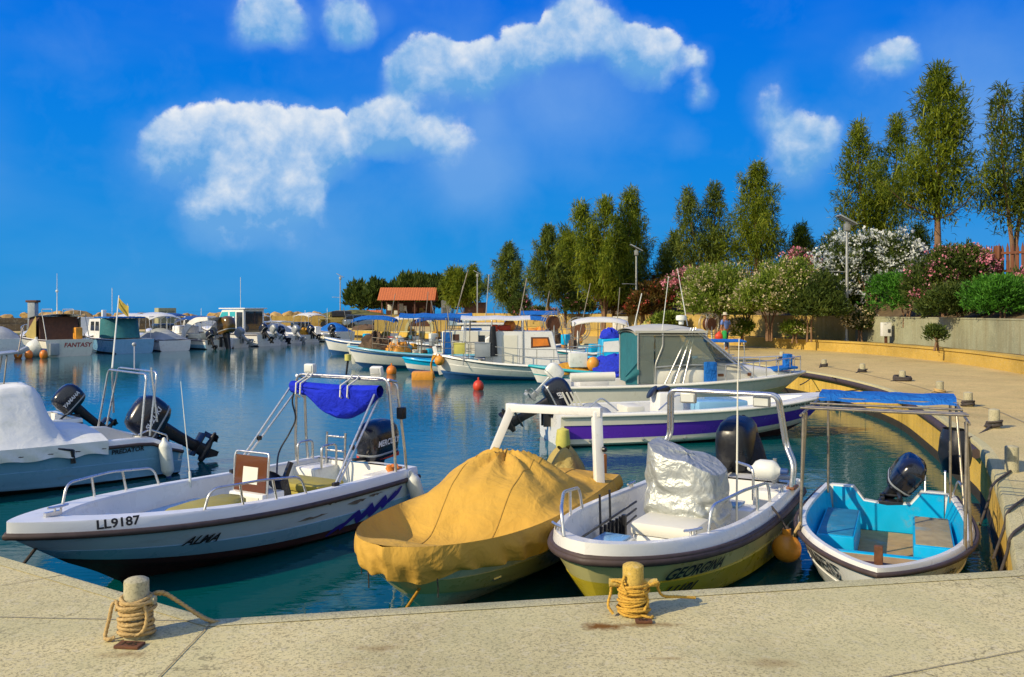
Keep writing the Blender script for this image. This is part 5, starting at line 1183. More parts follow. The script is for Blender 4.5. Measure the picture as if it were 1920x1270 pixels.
# side benches, forward bulkhead, raised foredeck floor
mb=MB(); mb.box((1.25,-.47,.17),(1.35,.38,.32),bev=.02); s_=mb.build('side_bench',M['cyan'],o); mb=MB(); mb.box((1.25,-.47,.332),(1.28,.34,.012),bev=.004); mb.build('bench_top',pm('blue_seat',(.02,.2,.34),.6,var=.3,vs=4,dirt=((.35,.33,.25),.2,3)),s_)
mb=MB(); mb.box((1.35,.47,.17),(1.35,.38,.34),bev=.02); s_=mb.build('side_bench',M['cyan'],o); mb=MB(); mb.box((1.35,.47,.343),(1.27,.34,.012),bev=.004); mb.build('bench_top',M['cyandeck2'],s_)
def tx(x): return clamp((x-H.x0)/(H.L-H.wb-H.x0))
mb=MB(); mb.grid(lambda u,v:(lambda t:H.inn(t,1,0,.05,z=.30).lerp(H.inn(t,-1,0,.05,z=.30),v))(lerp(tx(2.52),1,u)),10,8); mb.build('foredeck',M['cyandeck'],o)
mb=MB(); a=H.inn(tx(2.52),1,0,.05,z=.3); b=H.inn(tx(2.52),-1,0,.05,z=.3); mb.bar((a.x,a.y*.97,.25),(b.x,b.y*.97,.25),.09,.12,bev=.015); mb.build('bulkhead',M['cyan'],o)
mb=MB(); mb.prism([(3.9,0),(3.55,.34),(3.5,0),(3.55,-.34)],.03,Matrix.Translation((0,0,.50))); mb.build('bow_plate',M['darkwood'],o,30)
mb=MB(); mb.box((3.62,0,.60),(.06,.07,.2),bev=.01); mb.build('bow_post',M['rust'],o)
# canopy poles and frame
P=[(.55,-.72),(.45,.70),(2.75,-.70),(2.9,.66),(1.5,.79),(1.0,-.78)]
zc=1.66
px=[([(.35,-.66,.46),(.32,-.66,zc)],0),([(.35,.68,.46),(.28,.68,zc)],0),([(2.62,-.74,.5),(2.55,-.72,zc+.02)],0),([(2.72,.70,.5),(2.62,.72,zc+.02)],0),([(2.55,.76,.5),(2.5,.72,zc)],0),([(2.2,-.79,.5),(2.3,-.72,zc)],0),([(1.1,.79,.46),(.7,.72,zc)],0)]
rails(o,px,'canopy_pole','rustpole',.015)
rails(o,[([(.2,-.72,zc),(2.62,-.74,zc)],0),([(.2,.72,zc),(2.68,.74,zc)],0)]+[([(x,-.74,zc+.015*k),(x,.74,zc+.015*k)],0) for k,x in enumerate((.25,.9,1.7,2.2,2.45,2.62))],'canopy_frame','rustpole',.013)
q=MB(); q.grid(lambda u,v:Vector((lerp(.22,.95,v)+.01*nz(u*9,v*3),lerp(-.72,.72,u),zc+.05+.025*math.sin(v*PI)+.02*nz(u*6,v*4)-.06*(v>.97))),30,8); q.build('rolled_canopy',M['bluetarp'],o,60)
rails(o,[([(.9,.80,.46),(.9,.82,.68),(.3,.76,.72),(.2,.7,.48)],.08),([(.06,.42,.47),(-.05,.42,.78),(-.14,.42,.47)],.05),([(.06,.64,.47),(-.05,.64,.78),(-.14,.64,.47)],.05)],'stern_rail',r=.014)
outboard(o,(-.04,.04,.38),tilt=16,sc=.8,text=None,roll=-36)
mb=MB(); mb.box((-.0,.04,.29),(.18,.28,.15),bev=.015); mb.build('motor_bracket',M['black'],o)
mb=MB(); mb.tube(spl([(2.62,-.75,.55),(2.6,-.8,.45),(2.7,-.78,.52),(2.64,-.74,.6)],5),.014,6); mb.build('pole_tie',M['rope'],o)

# ================================================================== 7. purple striped boat
o=boat('open_motorboat','white open boat with a broad purple stripe along its side, bow towards the curved quay',(.78,17.65),(.982,.19)); o7=o
H=Hull(6.4,2.05,.62,.86,d=.35,p=2.2,q=1.15,s0=.93,tm=.45,rake=1.25,cz0=.05,cz1=.30,cf0=.93,cf1=.3,g=.05,gl=.01,w=.14,wb=.7,x0=.25,zf=.2,hp=2.6,flare=.85)
H.outer(o,[(-2,M['anti']),(-.12,M['cream']),(.20,M['purple']),(.68,M['cream'])],stepf=.68,step=-.015); H.rail(o,M['cream'],.03); H.deck(o,M['white'],M['white'],M['white'])
H.transom(o,M['white'],top=[(.92,.66),(.4,.66),(.3,.5),(-.3,.5),(-.4,.66),(-.92,.66)])
hull_text(o,H,'ΧΑΛΙΦΩΝΙΟΣ',4.62,.655,.13,-1,slope=.05); hull_text(o,H,'LL 11313',5.50,.70,.13,-1,slope=.06)
outboard(o,(-.05,-.0,.58),tilt=62,sc=.98,text='EFI')
rails(o,[([(.5,-.85,.7),(.85,-.85,.98),(1.2,-.85,.7)],.1),([(2.05,-.86,.7),(2.5,-.6,.95),(3.0,-.5,1.0)],.1)],'grab_rail',r=.016)
q=MB(); q.box((2.55,0,.62),(.55,.6,.75),bev=.06); q.build('console',M['white'],o); q=MB(); q.lathe([(.15,-.015),(.17,0),(.15,.015)],c=(2.22,0,.98),n=18,rot=Matrix.Rotation(-.9,4,'Y')); q.box((2.45,0,1.02),(.28,.3,.12),bev=.03,ry=-.3); q.build('steering_wheel',M['black'],o)
q=MB(); q.box((1.75,0,.5),(.4,.7,.45),bev=.05); q.build('seat_box',M['vinyl'],o)
q=MB(); q.box((3.55,-.2,.62),(1.1,.9,.42),bev=.05); q.build('forward_seat',M['hullblue'],o)
q=MB(); q.grid(lambda u,v:Vector((.5+.8*u,-.5+1.0*v,.58+.2*math.sin(PI*u)*math.sin(PI*v)+.05*nz(u*5,v*5))),14,10); q.build('grey_cover',M['greycl'],o)
q=MB()
for k in range(4): q.bar((.38+.09*k,-.45,.6),(.15+.09*k,-.45,1.05),.045,.03)
q.build('folded_chair',M['vinyl'],o)
q=MB(); q.lathe([(.02,.0),(.12,-.04),(.15,-.3),(.12,-.42),(.02,-.44)],c=(.02,-1.02,.42),n=14); q.build('fender',M['buoyy'],o)
q=MB()
for x in (.6,1.7,2.6): q.lathe([(.035,0),(.03,.02),(.01,.025)],c=H.side(x,.13,-1,.0)[0],n=10,axis='Y',rot=Matrix.Rotation(PI,4,'Z'))
q.build('skin_fitting',M['steel'],o)
# ------------------------------------------------------------------ helpers for working boats
YZ=Matrix(((1,0,0,0),(0,0,-1,0),(0,1,0,0),(0,0,0,1)))   # local xy -> world xz, extrude -> -y
def cabin(par,prof,w,mat,name='cabin',bev=0,wt=None):
    "prof: side outline [(x,z)..] extruded over half width w"
    mb=MB(); mb.prism(prof,2*w,Matrix.Translation((0,w,0))@YZ); o=mb.build(name,mat,par,30)
    m=o.modifiers.new('b','BEVEL'); m.width=.035; m.segments=2; m.limit_method='ANGLE'; return o
def panel(par,prof,y,mat,name='window',th=.012):
    mb=MB(); s=1 if y>0 else -1; mb.prism(prof,th,Matrix.Translation((0,y+(th if s>0 else 0)+s*.002,0))@YZ); return mb.build(name,mat,par,0)
def front(par,x0,z0,x1,z1,w0,w1,mat,name='windscreen'):
    mb=MB(); mb.add([(x0,-w0,z0),(x0,w0,z0),(x1,w1,z1),(x1,-w1,z1),(x0+.012,-w0,z0+.006),(x0+.012,w0,z0+.006),(x1+.012,w1,z1+.006),(x1+.012,-w1,z1+.006)],[(0,1,2,3),(7,6,5,4),(0,4,5,1),(1,5,6,2),(2,6,7,3),(3,7,4,0)]); return mb.build(name,mat,par,0)
def canopy(par,x0,x1,w,z,cam,mat,legs=(),name='canopy',zb=.6,sag_=0,th=.035,lm='steel',droop=0):
    q=MB()
    def fn(u,v,d=0):
        y=(2*v-1)*w; return Vector((lerp(x0,x1,u),y,z+cam*(1-(2*v-1)**2)-sag_*math.sin(PI*((u*max(1,len(legs)-1))%1))-droop*abs(2*u-1)**3-d+.012*nz(u*7,v*5)))
    q.grid(fn,20,12); q.grid(lambda u,v:fn(u,v,th),20,12)
    for vv in (0,1): q.grid(lambda u,v:fn(u,vv,th*v),20,1)
    for uu in (0,1): q.grid(lambda u,v:fn(uu,u,th*v),12,1)
    o=q.build(name,mat,par,60)
    if legs: rails(par,[([(lx0,-w,zb),(lx,-w*.98,z-th),(lx,w*.98,z-th),(lx0,w,zb)],.06) for lx0,lx in legs],'canopy_frame',lm,.02)
    return o
def guard(par,H,t0,t1,h,n,mat='steel',inn=.08,r=.014,mid=True,sides=(1,-1)):
    sp=[]
    for s in sides:
        P=[H.gun(lerp(t0,t1,i/n),s,-inn,H.g) for i in range(n+1)]; U=[p+Vector((0,0,h)) for p in P]
        sp.append((U,0)); 
        if mid: sp.append(([p+Vector((0,0,h*.5)) for p in P],0))
        sp+=[([a,b],0) for a,b in zip(P,U)]
    rails(par,sp,'guard_rail',mat,r)
def heap(par,c,d,mat,name,seed=0,rough=.25):
    q=MB(); q.grid(lambda u,v:(lambda a,b,k:Vector((c[0]+d[0]*k*math.cos(a)*math.cos(b),c[1]+d[1]*k*math.sin(a)*math.cos(b),c[2]+d[2]*k*math.sin(b))))(2*PI*u,PI/2*v,1+rough*nz(3*math.cos(2*PI*u)+seed,3*math.sin(2*PI*u),4*v)),26,9); return q.build(name,mat,par,70)
def crate(par,c,d,mat,name='crate',rz=0):
    q=MB(); x,y,z=d; T=Matrix.Translation(c)@Matrix.Rotation(rz,4,'Z'); q.M=T
    for s in (-1,1): q.box((s*(x/2-.015),0,0),(.03,y,z),bev=.006); q.box((0,s*(y/2-.015),0),(x-.06,.03,z),bev=.006)
    q.box((0,0,-z/2+.015),(x-.06,y-.06,.03)); q.box((0,0,z/2-.02),(x+.03,y+.03,.04),bev=.01); return q.build(name,mat,par,30)
def lamp_ball(par,c,r,mat,name='float'):
    q=MB(); q.sphere(c,r,14); q.tube([(c[0],c[1],c[2]+r*.9),(c[0],c[1],c[2]+r*1.25)],r*.2,6); return q.build(name,mat,par,60)
def stem_post(par,H,h,mat,w=.09):
    p=H.gun(.995,1,0,0); q=MB(); q.bar((p.x-.25,0,H.cz0+.15),(p.x+.02,0,p.z+h),w,.16,bev=.02); return q.build('stem_post',mat,par,30)

# ================================================================== 8. white cuddy cruiser with hard top
o=boat('cabin_cruiser','white cruiser with a grey hard top, tall rods and a long tapering foredeck',(1.1,22.9),(.985,.12))
H=Hull(7.1,2.5,.72,1.0,d=.4,p=2.2,q=1.2,s0=.92,tm=.42,rake=1.5,cz0=.05,cz1=.42,cf0=.92,cf1=.3,g=.04,w=.16,wb=.8,x0=.3,zf=.3,hp=2)
H.outer(o,[(-2,M['anti']),(-.1,M['paleyel']),(.45,M['cream'])],stepf=.45); H.rail(o,M['cream'],.04); H.transom(o,M['white']); H.deck(o,M['white'],M['white'],M['white'])  # pale yellow lower band paints in light reflected onto the hull underside
# cabin trunk
def trunk(u,v):
    x=lerp(2.5,6.55,u); t=x/H.L; b=max(.05,H.gun(t,1,-.3).y)*(1 if u<.9 else 1); a=PI*v; z0=H.h(t)+.03; hh=.56*(1-u**2.2)+.02
    return Vector((x,b*math.copysign(abs(math.cos(a))**.55,math.cos(a)),z0+hh*abs(math.sin(a))**.6))
q=MB(); q.grid(trunk,30,24); q.build('cabin_trunk',M['cream'],o,50)
q=MB(); q.box((4.35,-.86,1.0),(.16,.04,.07),bev=.01); q.box((5.2,-.72,1.0),(.1,.05,.09),bev=.02); q.build('port_light',M['wood'],o)
hz_=2.28
q=MB(); q.grid(lambda u,v:Vector((lerp(2.0,3.95,u),(2*v-1)*.98,hz_-.06-.10*abs(2*v-1)**3+.12*math.sin(PI*clamp(u*1.1))**.7*(1-abs(2*v-1)**2.5))),24,16); q.grid(lambda u,v:Vector((lerp(2.0,3.95,u),(2*v-1)*.98,hz_-.12-.10*abs(2*v-1)**3)),12,16); 
for k in (0,1): q.grid(lambda u,v:Vector((lerp(2.0,3.95,u),(2*k-1)*.98,hz_-.16+.0-.06*v+.06)),12,1)
q.build('hard_top',pm('grey_hardtop',(.5,.49,.4),.5,var=.1,vs=3),o,50)
for s in (1,-1):
    panel(o,[(2.55,1.22),(4.25,1.25),(3.75,hz_-.2),(2.55,hz_-.2)],s*.93,M['clearpvc'],'side_window')
    panel(o,[(2.1,.8),(2.5,.8),(2.5,hz_-.2),(2.1,hz_-.2)],s*.95,M['clearpvc'],'curtain')
    rails(o,[([(2.55,s*.94,.8),(2.55,s*.94,1.3),(2.75,s*.94,hz_-.5),(2.75,s*.94,hz_-.15)],.1),([(3.78,s*.92,hz_-.15),(4.9,s*.8,1.2)],0),([(2.08,s*.96,hz_-.15),(2.08,s*.96,.8)],0),([(2.55,s*.95,1.22),(3.4,s*.95,1.28),(4.4,s*.9,1.26),(5.0,s*.75,1.16)],.2)],'window_frame','galv',.025)
front(o,4.9,1.22,3.8,hz_-.2,.78,.9,M['glass'])
q=MB(); q.grid(lambda u,v:Vector((lerp(1.75,2.1,u),-.97+.03*math.sin(v*9),lerp(.78,1.4,v)-.4*(1-u)*v)),6,8); q.grid(lambda u,v:Vector((2.09,lerp(-.95,.95,u),lerp(.75,2.1,v))),8,8); q.build('teal_curtain',M['tealcl'],o,60)
q=MB(); q.lathe([(.05,-.0),(.07,.02),(.07,.12),(.14,.13),(.15,.2),(.13,.26),(.02,.27)],c=(3.65,.3,hz_+.03),n=18); q.build('radar_dome',M['buoyw'],o)
sp=[]
for k,(xa,xb) in enumerate([(2.75,3.55),(3.0,3.62),(3.25,3.68)]): sp.append(([(xa,-1.05,.75),(xb,-.85,2.25)],0))
sp+=[([(3.62,-.9,2.2),(4.9,-.95,1.15)],0),([(3.72,-.86,2.18),(5.1,-.9,1.12)],0)]
rails(o,sp,'outrigger_pole','steel',.022)
q=MB(); q.tube([(2.6,-.9,1.0),(2.9,-.95,3.6)],.01,6,rs=[.016,.008]); q.build('aerial',M['buoyw'],o); q=MB(); q.tube([(3.9,.5,hz_),(3.6,.5,3.9)],.01,6,rs=[.016,.008]); q.build('aerial',M['buoyw'],o)
q=MB(); q.box((4.02,-.98,1.05),(.34,.14,.62),bev=.05); q.build('life_raft_bag',M['bluetarp'],o)
q=MB(); q.tube([(.3,-.95,.98),(1.45,-.97,1.0)],.12,14); q.build('rolled_cover',M['cream'],o)
guard(o,H,.62,.97,.42,6,inn=.06,r=.016,mid=False)
q=MB(); q.box((6.35,-.1,1.12),(.7,.7,.07),ry=-.1,bev=.02); q.box((6.55,-.1,1.3),(.22,.2,.42),bev=.03); q.build('bow_cover',M['bluetarp'],o)
outboard(o,(-.02,.1,.70),tilt=45,sc=.75,cow='buoyw',leg='greym')
q=MB(); q.box((1.0,0,.72),(.8,1.2,.35),bev=.05); q.build('engine_box',M['white'],o)
# ================================================================== 9. teal edged fishing boat
o=boat('fishing_boat','white double ended fishing boat with teal gunwales, golden nets and a blue net heap',(6.6,30.2),(-.998,-.06))
H=Hull(6.0,2.1,.52,.78,d=.35,p=2.2,q=1.2,rake=.55,cz0=.02,cz1=.2,cf0=.75,cf1=.4,g=.05,w=.14,wb=.5,x0=.5,zf=.2,hp=1.8,dbl=True)
H.outer(o,[(-2,M['antib']),(.0,M['white']),(.46,M['teal']),(.54,M['white']),(.88,M['teal'])],stepf=0); H.rail(o,M['teal'],.045); H.deck(o,M['teal'],M['white'],M['cream'],stern=False)
heap(o,(4.5,.1,.5),(1.0,.6,.36),M['net'],'golden_net',1); heap(o,(3.0,.35,.55),(.95,.75,.62),M['netblue'],'blue_net',2); 
q=MB(); q.grid(lambda u,v:Vector((3.9-1.5*u,.75+.42*math.sin(PI*v*.6),.75-.42*v+.25*u-.1*math.sin(PI*v)+.04*nz(u*6,v*5))),16,10); q.build('hanging_net',M['netblue'],o,60)
q=MB(); q.box((4.35,.35,1.0),(.62,.5,.5),bev=.04); q.tube([(4.35,.35,.5),(4.35,.35,.8)],.05,8); q.build('foam_box',M['buoyw'],o)
q=MB(); q.sphere((3.85,.62,.86),.22,14,(1,.8,1.2)); q.build('float',M['orangef'],o)
rails(o,[([(2.85,.5,.5),(2.85,.5,2.0)],0),([(2.65,.3,.5),(2.6,.3,1.85)],0),([(1.2,.5,.5),(.9,.4,1.5)],0)],'wooden_pole','rustpole',.025)
heap(o,(2.0,-.2,.6),(.5,.4,.5),M['netb'],'brown_net',5)
# ================================================================== 10. white fishing boat with a cabin
o=boat('fishing_boat','white fishing boat with a cabin, cream awning and a small orange curtained window',(4.3,33.9),(-1,-.015))
H=Hull(7.4,2.5,.56,.98,d=.4,p=2.3,q=1.2,rake=.5,cz0=.02,cz1=.25,cf0=.75,cf1=.4,g=.05,w=.16,wb=.6,x0=.5,zf=.3,hp=2,dbl=True)
H.outer(o,[(-2,M['antib']),(.16,M['white']),(.9,M['ink'])],stepf=.6); H.rail(o,M['white'],.03); H.deck(o,M['white'],M['hullblue'],M['greym'],stern=False); stem_post(o,H,.32,M['white'])
c_=cabin(o,[(5.35,.35),(5.35,1.62),(4.9,1.9),(2.75,1.9),(2.35,.35)],.82,M['white']); 
panel(c_,[(3.5,1.32),(3.5,1.62),(2.95,1.62),(2.88,1.36)],.82,M['orange'],'curtained_window'); panel(c_,[(3.58,1.26),(3.58,1.68),(2.9,1.68),(2.8,1.3)],.815,M['darkwood'],'window_frame'); panel(c_,[(4.7,.5),(4.7,1.75),(4.1,1.75),(4.1,.5)],.82,M['cream'],'cabin_door')
canopy(o,3.6,6.3,.85,2.38,.14,M['cream'],[(3.9,3.9),(5.1,5.1),(6.2,6.15)],zb=.6,sag_=.03)
guard(o,H,.1,.9,.6,9,mat='galv',inn=.1)
crate(o,(6.35,.75,1.25),(.42,.4,.42),M['buoyy']); crate(o,(5.45,.85,1.2),(.6,.45,.55),M['greym'])
q=MB(); q.grid(lambda u,v:Vector((5.05+.17*math.cos(2*PI*u)*(.6+.5*v),.95+.1*math.sin(2*PI*u),2.1-1.15*v+.02*nz(u*5,v*5))),14,12); q.build('black_oilskin',M['black'],o,60)
r=random.Random(8)
for k in range(9):
    q=MB(); q.box((r.uniform(4.9,6.7),r.uniform(-.3,.6),.62),(r.uniform(.2,.45),.3,r.uniform(.2,.5)),rz=r.random(),bev=.05); q.build('gear_box',M[r.choice(['buoyw','hullblue','netb','greym','cyan','vinyl'])],o)
lamp_ball(o,(7.15,.35,.75),.2,M['orangef']); lamp_ball(o,(4.4,-.2,2.1),.25,M['orange']); 
q=MB(); q.box((4.6,-.1,2.02),(.5,.4,.22),bev=.06); q.box((5.0,0,2.0),(.3,.3,.3),bev=.06); q.build('red_gear',M['red'],o)
q=MB()
for k in range(4): q.tube(spl([(7.4-.05*k,.08*k-.1,1.0),(7.5,.1*k-.15,.6),(7.5-.05*k,.1*k-.1,.05)],4),.035,6)
q.build('hanging_rope',M['net'],o)
rails(o,[([(6.6,0,.6),(6.9,-.3,2.9)],0),([(4.1,-.5,1.9),(3.7,-.5,4.0)],0)],'mast_pole','rustpole',.022)
# ================================================================== 11. white boat with a blue stripe and long blue canopy
o=boat('fishing_boat','cluttered white fishing boat with a blue stripe under a long faded blue canopy',(.6,40.8),(-1,-.03))
H=Hull(8.4,2.7,.62,1.0,d=.4,p=2.3,q=1.3,rake=.7,cz0=.02,cz1=.25,cf0=.75,cf1=.4,g=.06,w=.18,wb=.7,x0=.6,zf=.3,hp=2,dbl=True)
H.outer(o,[(-2,M['antib']),(.04,M['white']),(.72,M['antib']),(.86,M['white'])],stepf=0); H.rail(o,M['hullblue'],.04); H.deck(o,M['teal'],M['white'],M['greym'],stern=False); stem_post(o,H,.15,M['cream'])
canopy(o,2.5,5.9,1.0,2.42,.18,M['bluetarp'],[(2.6,2.6),(3.8,3.7),(5.0,4.9),(6.4,5.85)],zb=.65,sag_=.04,lm='rustpole')
c_=cabin(o,[(3.9,.4),(3.9,1.75),(1.6,1.75),(1.4,.4)],.75,M['cream']); panel(c_,[(3.85,.6),(3.85,1.7),(3.45,1.7),(3.45,.6)],.75,M['bluetarp'],'door_panel'); panel(c_,[(3.4,.7),(3.4,1.6),(3.1,1.6),(3.1,.7)],.75,M['darkwood'],'door'); panel(c_,[(2.2,1.15),(2.2,1.55),(1.9,1.55),(1.9,1.15)],.75,M['darkglass'],'window')
heap(o,(7.1,.1,.85),(.75,.6,.75),M['netb'],'net_heap',7,.5); heap(o,(6.0,.5,.75),(.6,.45,.5),M['orangef'],'orange_net',8,.4)
r=random.Random(18)
for k in range(16):
    q=MB(); q.box((r.uniform(3.9,6.6),r.uniform(-.5,.7),r.uniform(.6,1.35)),(r.uniform(.15,.4),.3,r.uniform(.2,.5)),rz=r.random(),bev=.05); q.build('gear_box',M[r.choice(['buoyw','cyan','netb','greym','teal','vinyl','net','darkwood'])],o)
guard(o,H,.12,.85,.55,8,mat='rustpole',inn=.12)
lamp_ball(o,(2.05,1.05,.8),.26,M['orangef'])
rails(o,[([(5.6,.6,.6),(5.2,.7,2.5)],0),([(3.5,.2,1.7),(2.7,.3,4.6)],0),([(4.2,-.6,1.7),(4.5,-.6,3.2)],0),([(6.8,.3,.9),(6.5,.5,2.2)],0)],'wooden_pole','rustpole',.025)
# ================================================================== 12. little cyan boat between the fishing boats
o=boat('rowing_boat','small white boat with a cyan top band squeezed between two fishing boats',(.3,36.8),(-1,-.02))
H=Hull(5.0,1.7,.5,.68,d=.3,p=2.3,q=1.5,rake=.4,cz0=.02,cz1=.2,cf0=.78,cf1=.45,g=.05,w=.12,wb=.4,x0=.4,zf=.2,dbl=True); H.outer(o,[(-2,M['antib']),(.1,M['white']),(.55,M['cyan'])],stepf=0); H.rail(o,M['cyan'],.03); H.deck(o,M['cyan'],M['cyan'],M['cyan'],stern=False)
# ================================================================== 13. boats deeper among the fishing fleet
o=boat('fishing_boat','white boat with a blue framed wheelhouse window behind the cream awning',(3.2,44.5),(-1,.02))
H=Hull(7,2.5,.8,1.15,p=2.3,q=1.2,rake=.6,g=.06,w=.16,wb=.6,x0=.5,zf=.3,dbl=True); H.outer(o,[(-2,M['antib']),(.04,M['white'])],stepf=0); H.rail(o,M['antib'],.04); H.deck(o,M['white'],M['white'],M['greym'],stern=False)
c_=cabin(o,[(6.0,.5),(5.75,1.95),(3.6,1.95),(3.4,.5)],.8,M['white']); panel(c_,[(5.75,1.15),(5.65,1.82),(4.75,1.82),(4.75,1.15)],.8,M['bluetarp'],'window_frame'); panel(c_,[(5.65,1.25),(5.57,1.75),(4.85,1.75),(4.85,1.25)],.808,M['darkglass'],'window'); front(c_,6.0-.13,1.2,5.8,1.85,.65,.65,M['darkglass']); 
q=MB(); q.box((4.7,0,2.02),(2.6,1.75,.1),bev=.03); q.build('cabin_roof',M['cream'],c_)
guard(o,H,.3,.95,.55,6,mat='galv',inn=.1); rails(o,[([(4.6,0,2),(4.4,0,4.6)],0)],'mast_pole','galv',.025)
o=boat('fishing_boat','old boat with net drums and red gear behind the white cabin boat',(6.3,47.0),(-1,.05))
H=Hull(6.5,2.4,.7,1.1,p=2.3,q=1.2,rake=.6,g=.06,w=.16,wb=.6,x0=.5,zf=.3,dbl=True); H.outer(o,[(-2,M['antib']),(.04,M['cyan'])],stepf=0); H.rail(o,M['white'],.04); H.deck(o,M['teal'],M['white'],M['greym'],stern=False)
heap(o,(4.2,.2,.8),(.8,.6,.8),M['netb'],'net_heap',3,.4); heap(o,(2.9,.3,.9),(.5,.5,.55),M['orangef'],'orange_net',4,.4); canopy(o,3.8,5.8,.8,2.5,.2,M['bluetarp'],[(4,4),(5.7,5.7)],zb=.7)
o=boat('small_motorboat','blue topped open boat moored by the promenade where the man stands',(4.9,31.6),(.99,.13))
H=Hull(4.9,1.9,.5,.75,p=2.3,q=1.4,rake=.6,g=.08,w=.13,wb=.5,zf=.1); H.outer(o,[(-2,M['antib']),(.04,M['white'])],stepf=.5); H.rail(o,M['antib'],.035); H.deck(o,M['white'],M['teal'],M['greym']); H.transom(o,M['white'])
canopy(o,1.95,3.65,.75,1.58,.06,M['bluetarp'],[(2.0,2.0),(2.8,2.8),(3.6,3.55)],zb=.6); rails(o,[([(1.9,-.8,1.0),(3.8,-.8,1.0)],0),([(1.9,.8,1.0),(3.8,.8,1.0)],0),([(2.0,-.78,1.55),(2.9,-.82,.62)],0)],'canopy_rail','steel',.018)
r=random.Random(28)
for k in range(6): q=MB(); q.box((r.uniform(1.4,3.4),r.uniform(-.5,.5),r.uniform(.6,1.0)),(r.uniform(.2,.45),.3,r.uniform(.2,.4)),bev=.06); q.build('gear_box',M[r.choice(['buoyw','greycl','teal','vinyl'])],o)
o=boat('fishing_boat','cyan and blue boat with a covered bow pointing up beside the grey hard top',(7.6,35.0),(-1,-.05))
H=Hull(5.2,2.0,.6,.95,p=2.3,q=1.3,rake=.5,g=.06,w=.14,wb=.5,x0=.4,zf=.2,dbl=True); H.outer(o,[(-2,M['antib']),(.04,M['white']),(.6,M['cyan'])],stepf=0); H.rail(o,M['cyan'],.04); H.deck(o,M['cyan'],M['white'],M['greym'],stern=False)
c_=cabin(o,[(4.1,.4),(4.0,1.55),(3.3,1.6),(3.1,.4)],.55,M['cyan']); panel(c_,[(4.0,1.05),(3.95,1.45),(3.35,1.5),(3.3,1.05)],.55,M['white'],'panel'); heap(c_,(3.6,0,1.58),(.42,.5,.4),M['netblue'],'blue_net',9); lamp_ball(o,(2.2,.2,1.9),.3,M['buoyy']); rails(o,[([(2.2,.2,.6),(2.2,.2,1.7)],0)],'post','galv',.03)
rails(o,[([(3.0,.4,.7),(2.4,.5,3.4)],0)],'mast_pole','buoyw',.02)

# ================================================================== 14. row along the breakwater
def cruiser(name,label,stern,head,L,B,h0,h1,mats=('white','white'),ob=None,dark='anti',closed=None):
    o=boat(name,label,stern,head); H=Hull(L,B,h0,h1,d=.4,p=2.2,q=1.2,s0=.92,tm=.42,rake=L*.17,cz0=.04,cz1=.4,cf0=.9,cf1=.3,g=.05,w=.18,wb=L*.12,x0=.3,zf=.35)
    H.outer(o,[(-2,M[dark]),(.06,M[mats[0]]),(.5,M[mats[1]])],stepf=.5); H.rail(o,M['rubber'],.035); H.deck(o,M['white'],M['white'],M['cream']); H.transom(o,M[mats[1]])
    if closed: H.dk(o,M['white'],.055,.16,t0=closed,name='foredeck')
    for k,(y,sc,cw,tl) in enumerate(ob or []): outboard(o,(-.04,y,h0+.02),tilt=tl,sc=sc,cow=cw,leg='greym' if cw=='greym' else 'black')
    return o,H
hd=(-.72,.69)
# brown cockpit boat
o,H=cruiser('motor_cruiser','motor cruiser with a dark brown cockpit, yellowish side canvas and name across its stern',(-26.2,50.6),hd,7.4,2.9,.95,1.3,('navy','cream'),closed=.55)
cabin(o,[(4.1,.9),(3.7,2.25),(1.9,2.35),(1.75,.9)],1.1,M['darkwood'],'cockpit_bulkhead')
q=MB(); q.grid(lambda u,v:Vector((lerp(.9,4.0,u),(2*v-1)*1.25,2.42+.10*math.sin(PI*v)-.25*u*u)),10,10); q.build('cockpit_roof',M['cream'],o,60)
for s in (1,-1):
    q=MB(); q.grid(lambda u,v:Vector((lerp(1.9,4.6,u),s*(1.27-.1*v*0-.15*u),lerp(1.0,2.4,v)*(1-.55*u*v)+.0)),8,6); q.build('side_canvas',M['olivecl'] if s>0 else M['cream'],o,60)
rails(o,[([(.3,1.2,1.0),(1.0,1.2,2.45)],0),([(.3,-1.2,1.0),(1.0,-1.2,2.45)],0),([(1.2,.6,2.45),(1.2,.6,2.8),(3.0,.6,2.8),(3.0,.6,2.3)],.1),([(1.2,-.6,2.45),(1.2,-.6,2.8),(3.0,-.6,2.8),(3.0,-.6,2.3)],.1)],'roof_rail','galv',.025)
q=MB(); q.tube([(2.2,0,2.4),(2.2,0,5.0)],.03,8,rs=[.035,.012]); q.sphere((2.2,0,3.9),.09,8); q.build('aerial',M['buoyw'],o)
q=MB(); q.box((.5,-.6,1.35),(.5,.4,.7),bev=.06); q.build('deck_chair',M['orangef'],o)
flat_text(o,'FANTASY',Matrix.Translation((-.012,.35,.55))@Matrix(((0,0,-1,0),(-1,0,0,0),(0,1,0,0),(0,0,0,1))),.36,'inkr',.2)
guard(o,H,.6,.98,.5,5,inn=.08,r=.018,mid=False)
q=MB(); q.box((-.1,.9,.45),(.2,.5,.7),bev=.03); q.build('bathing_ladder',M['greym'],o)
q=MB(); q.sphere((0,0,.32),.58,20,(1,1,.95)); q.tube([(0,0,.8),(0,0,1.0)],.08,8); ob=q.build('round_fender',M['buoyw'],None); ob.location=(-22.8+.65-.9,50.2+.6,.1); ob.location=(( 68-960)/F*50.5,50.5,.15); tag(ob,'big round white fender floating beside the brown cockpit cruiser','fender')
for k,px in enumerate((34,54,82)): q=MB(); q.sphere((0,0,.15),.22,12,(1,1,1.3)); ob=q.build('mooring_buoy',M['orange'],None); ob.location=((px-960)/F*48.5,48.5,.05); tag(ob,['small orange buoy farthest from the big round fender','small orange buoy nearest the left of the big round fender','small orange buoy between round fender and brown cruiser'][k],'buoy','little orange buoys by the cruiser')
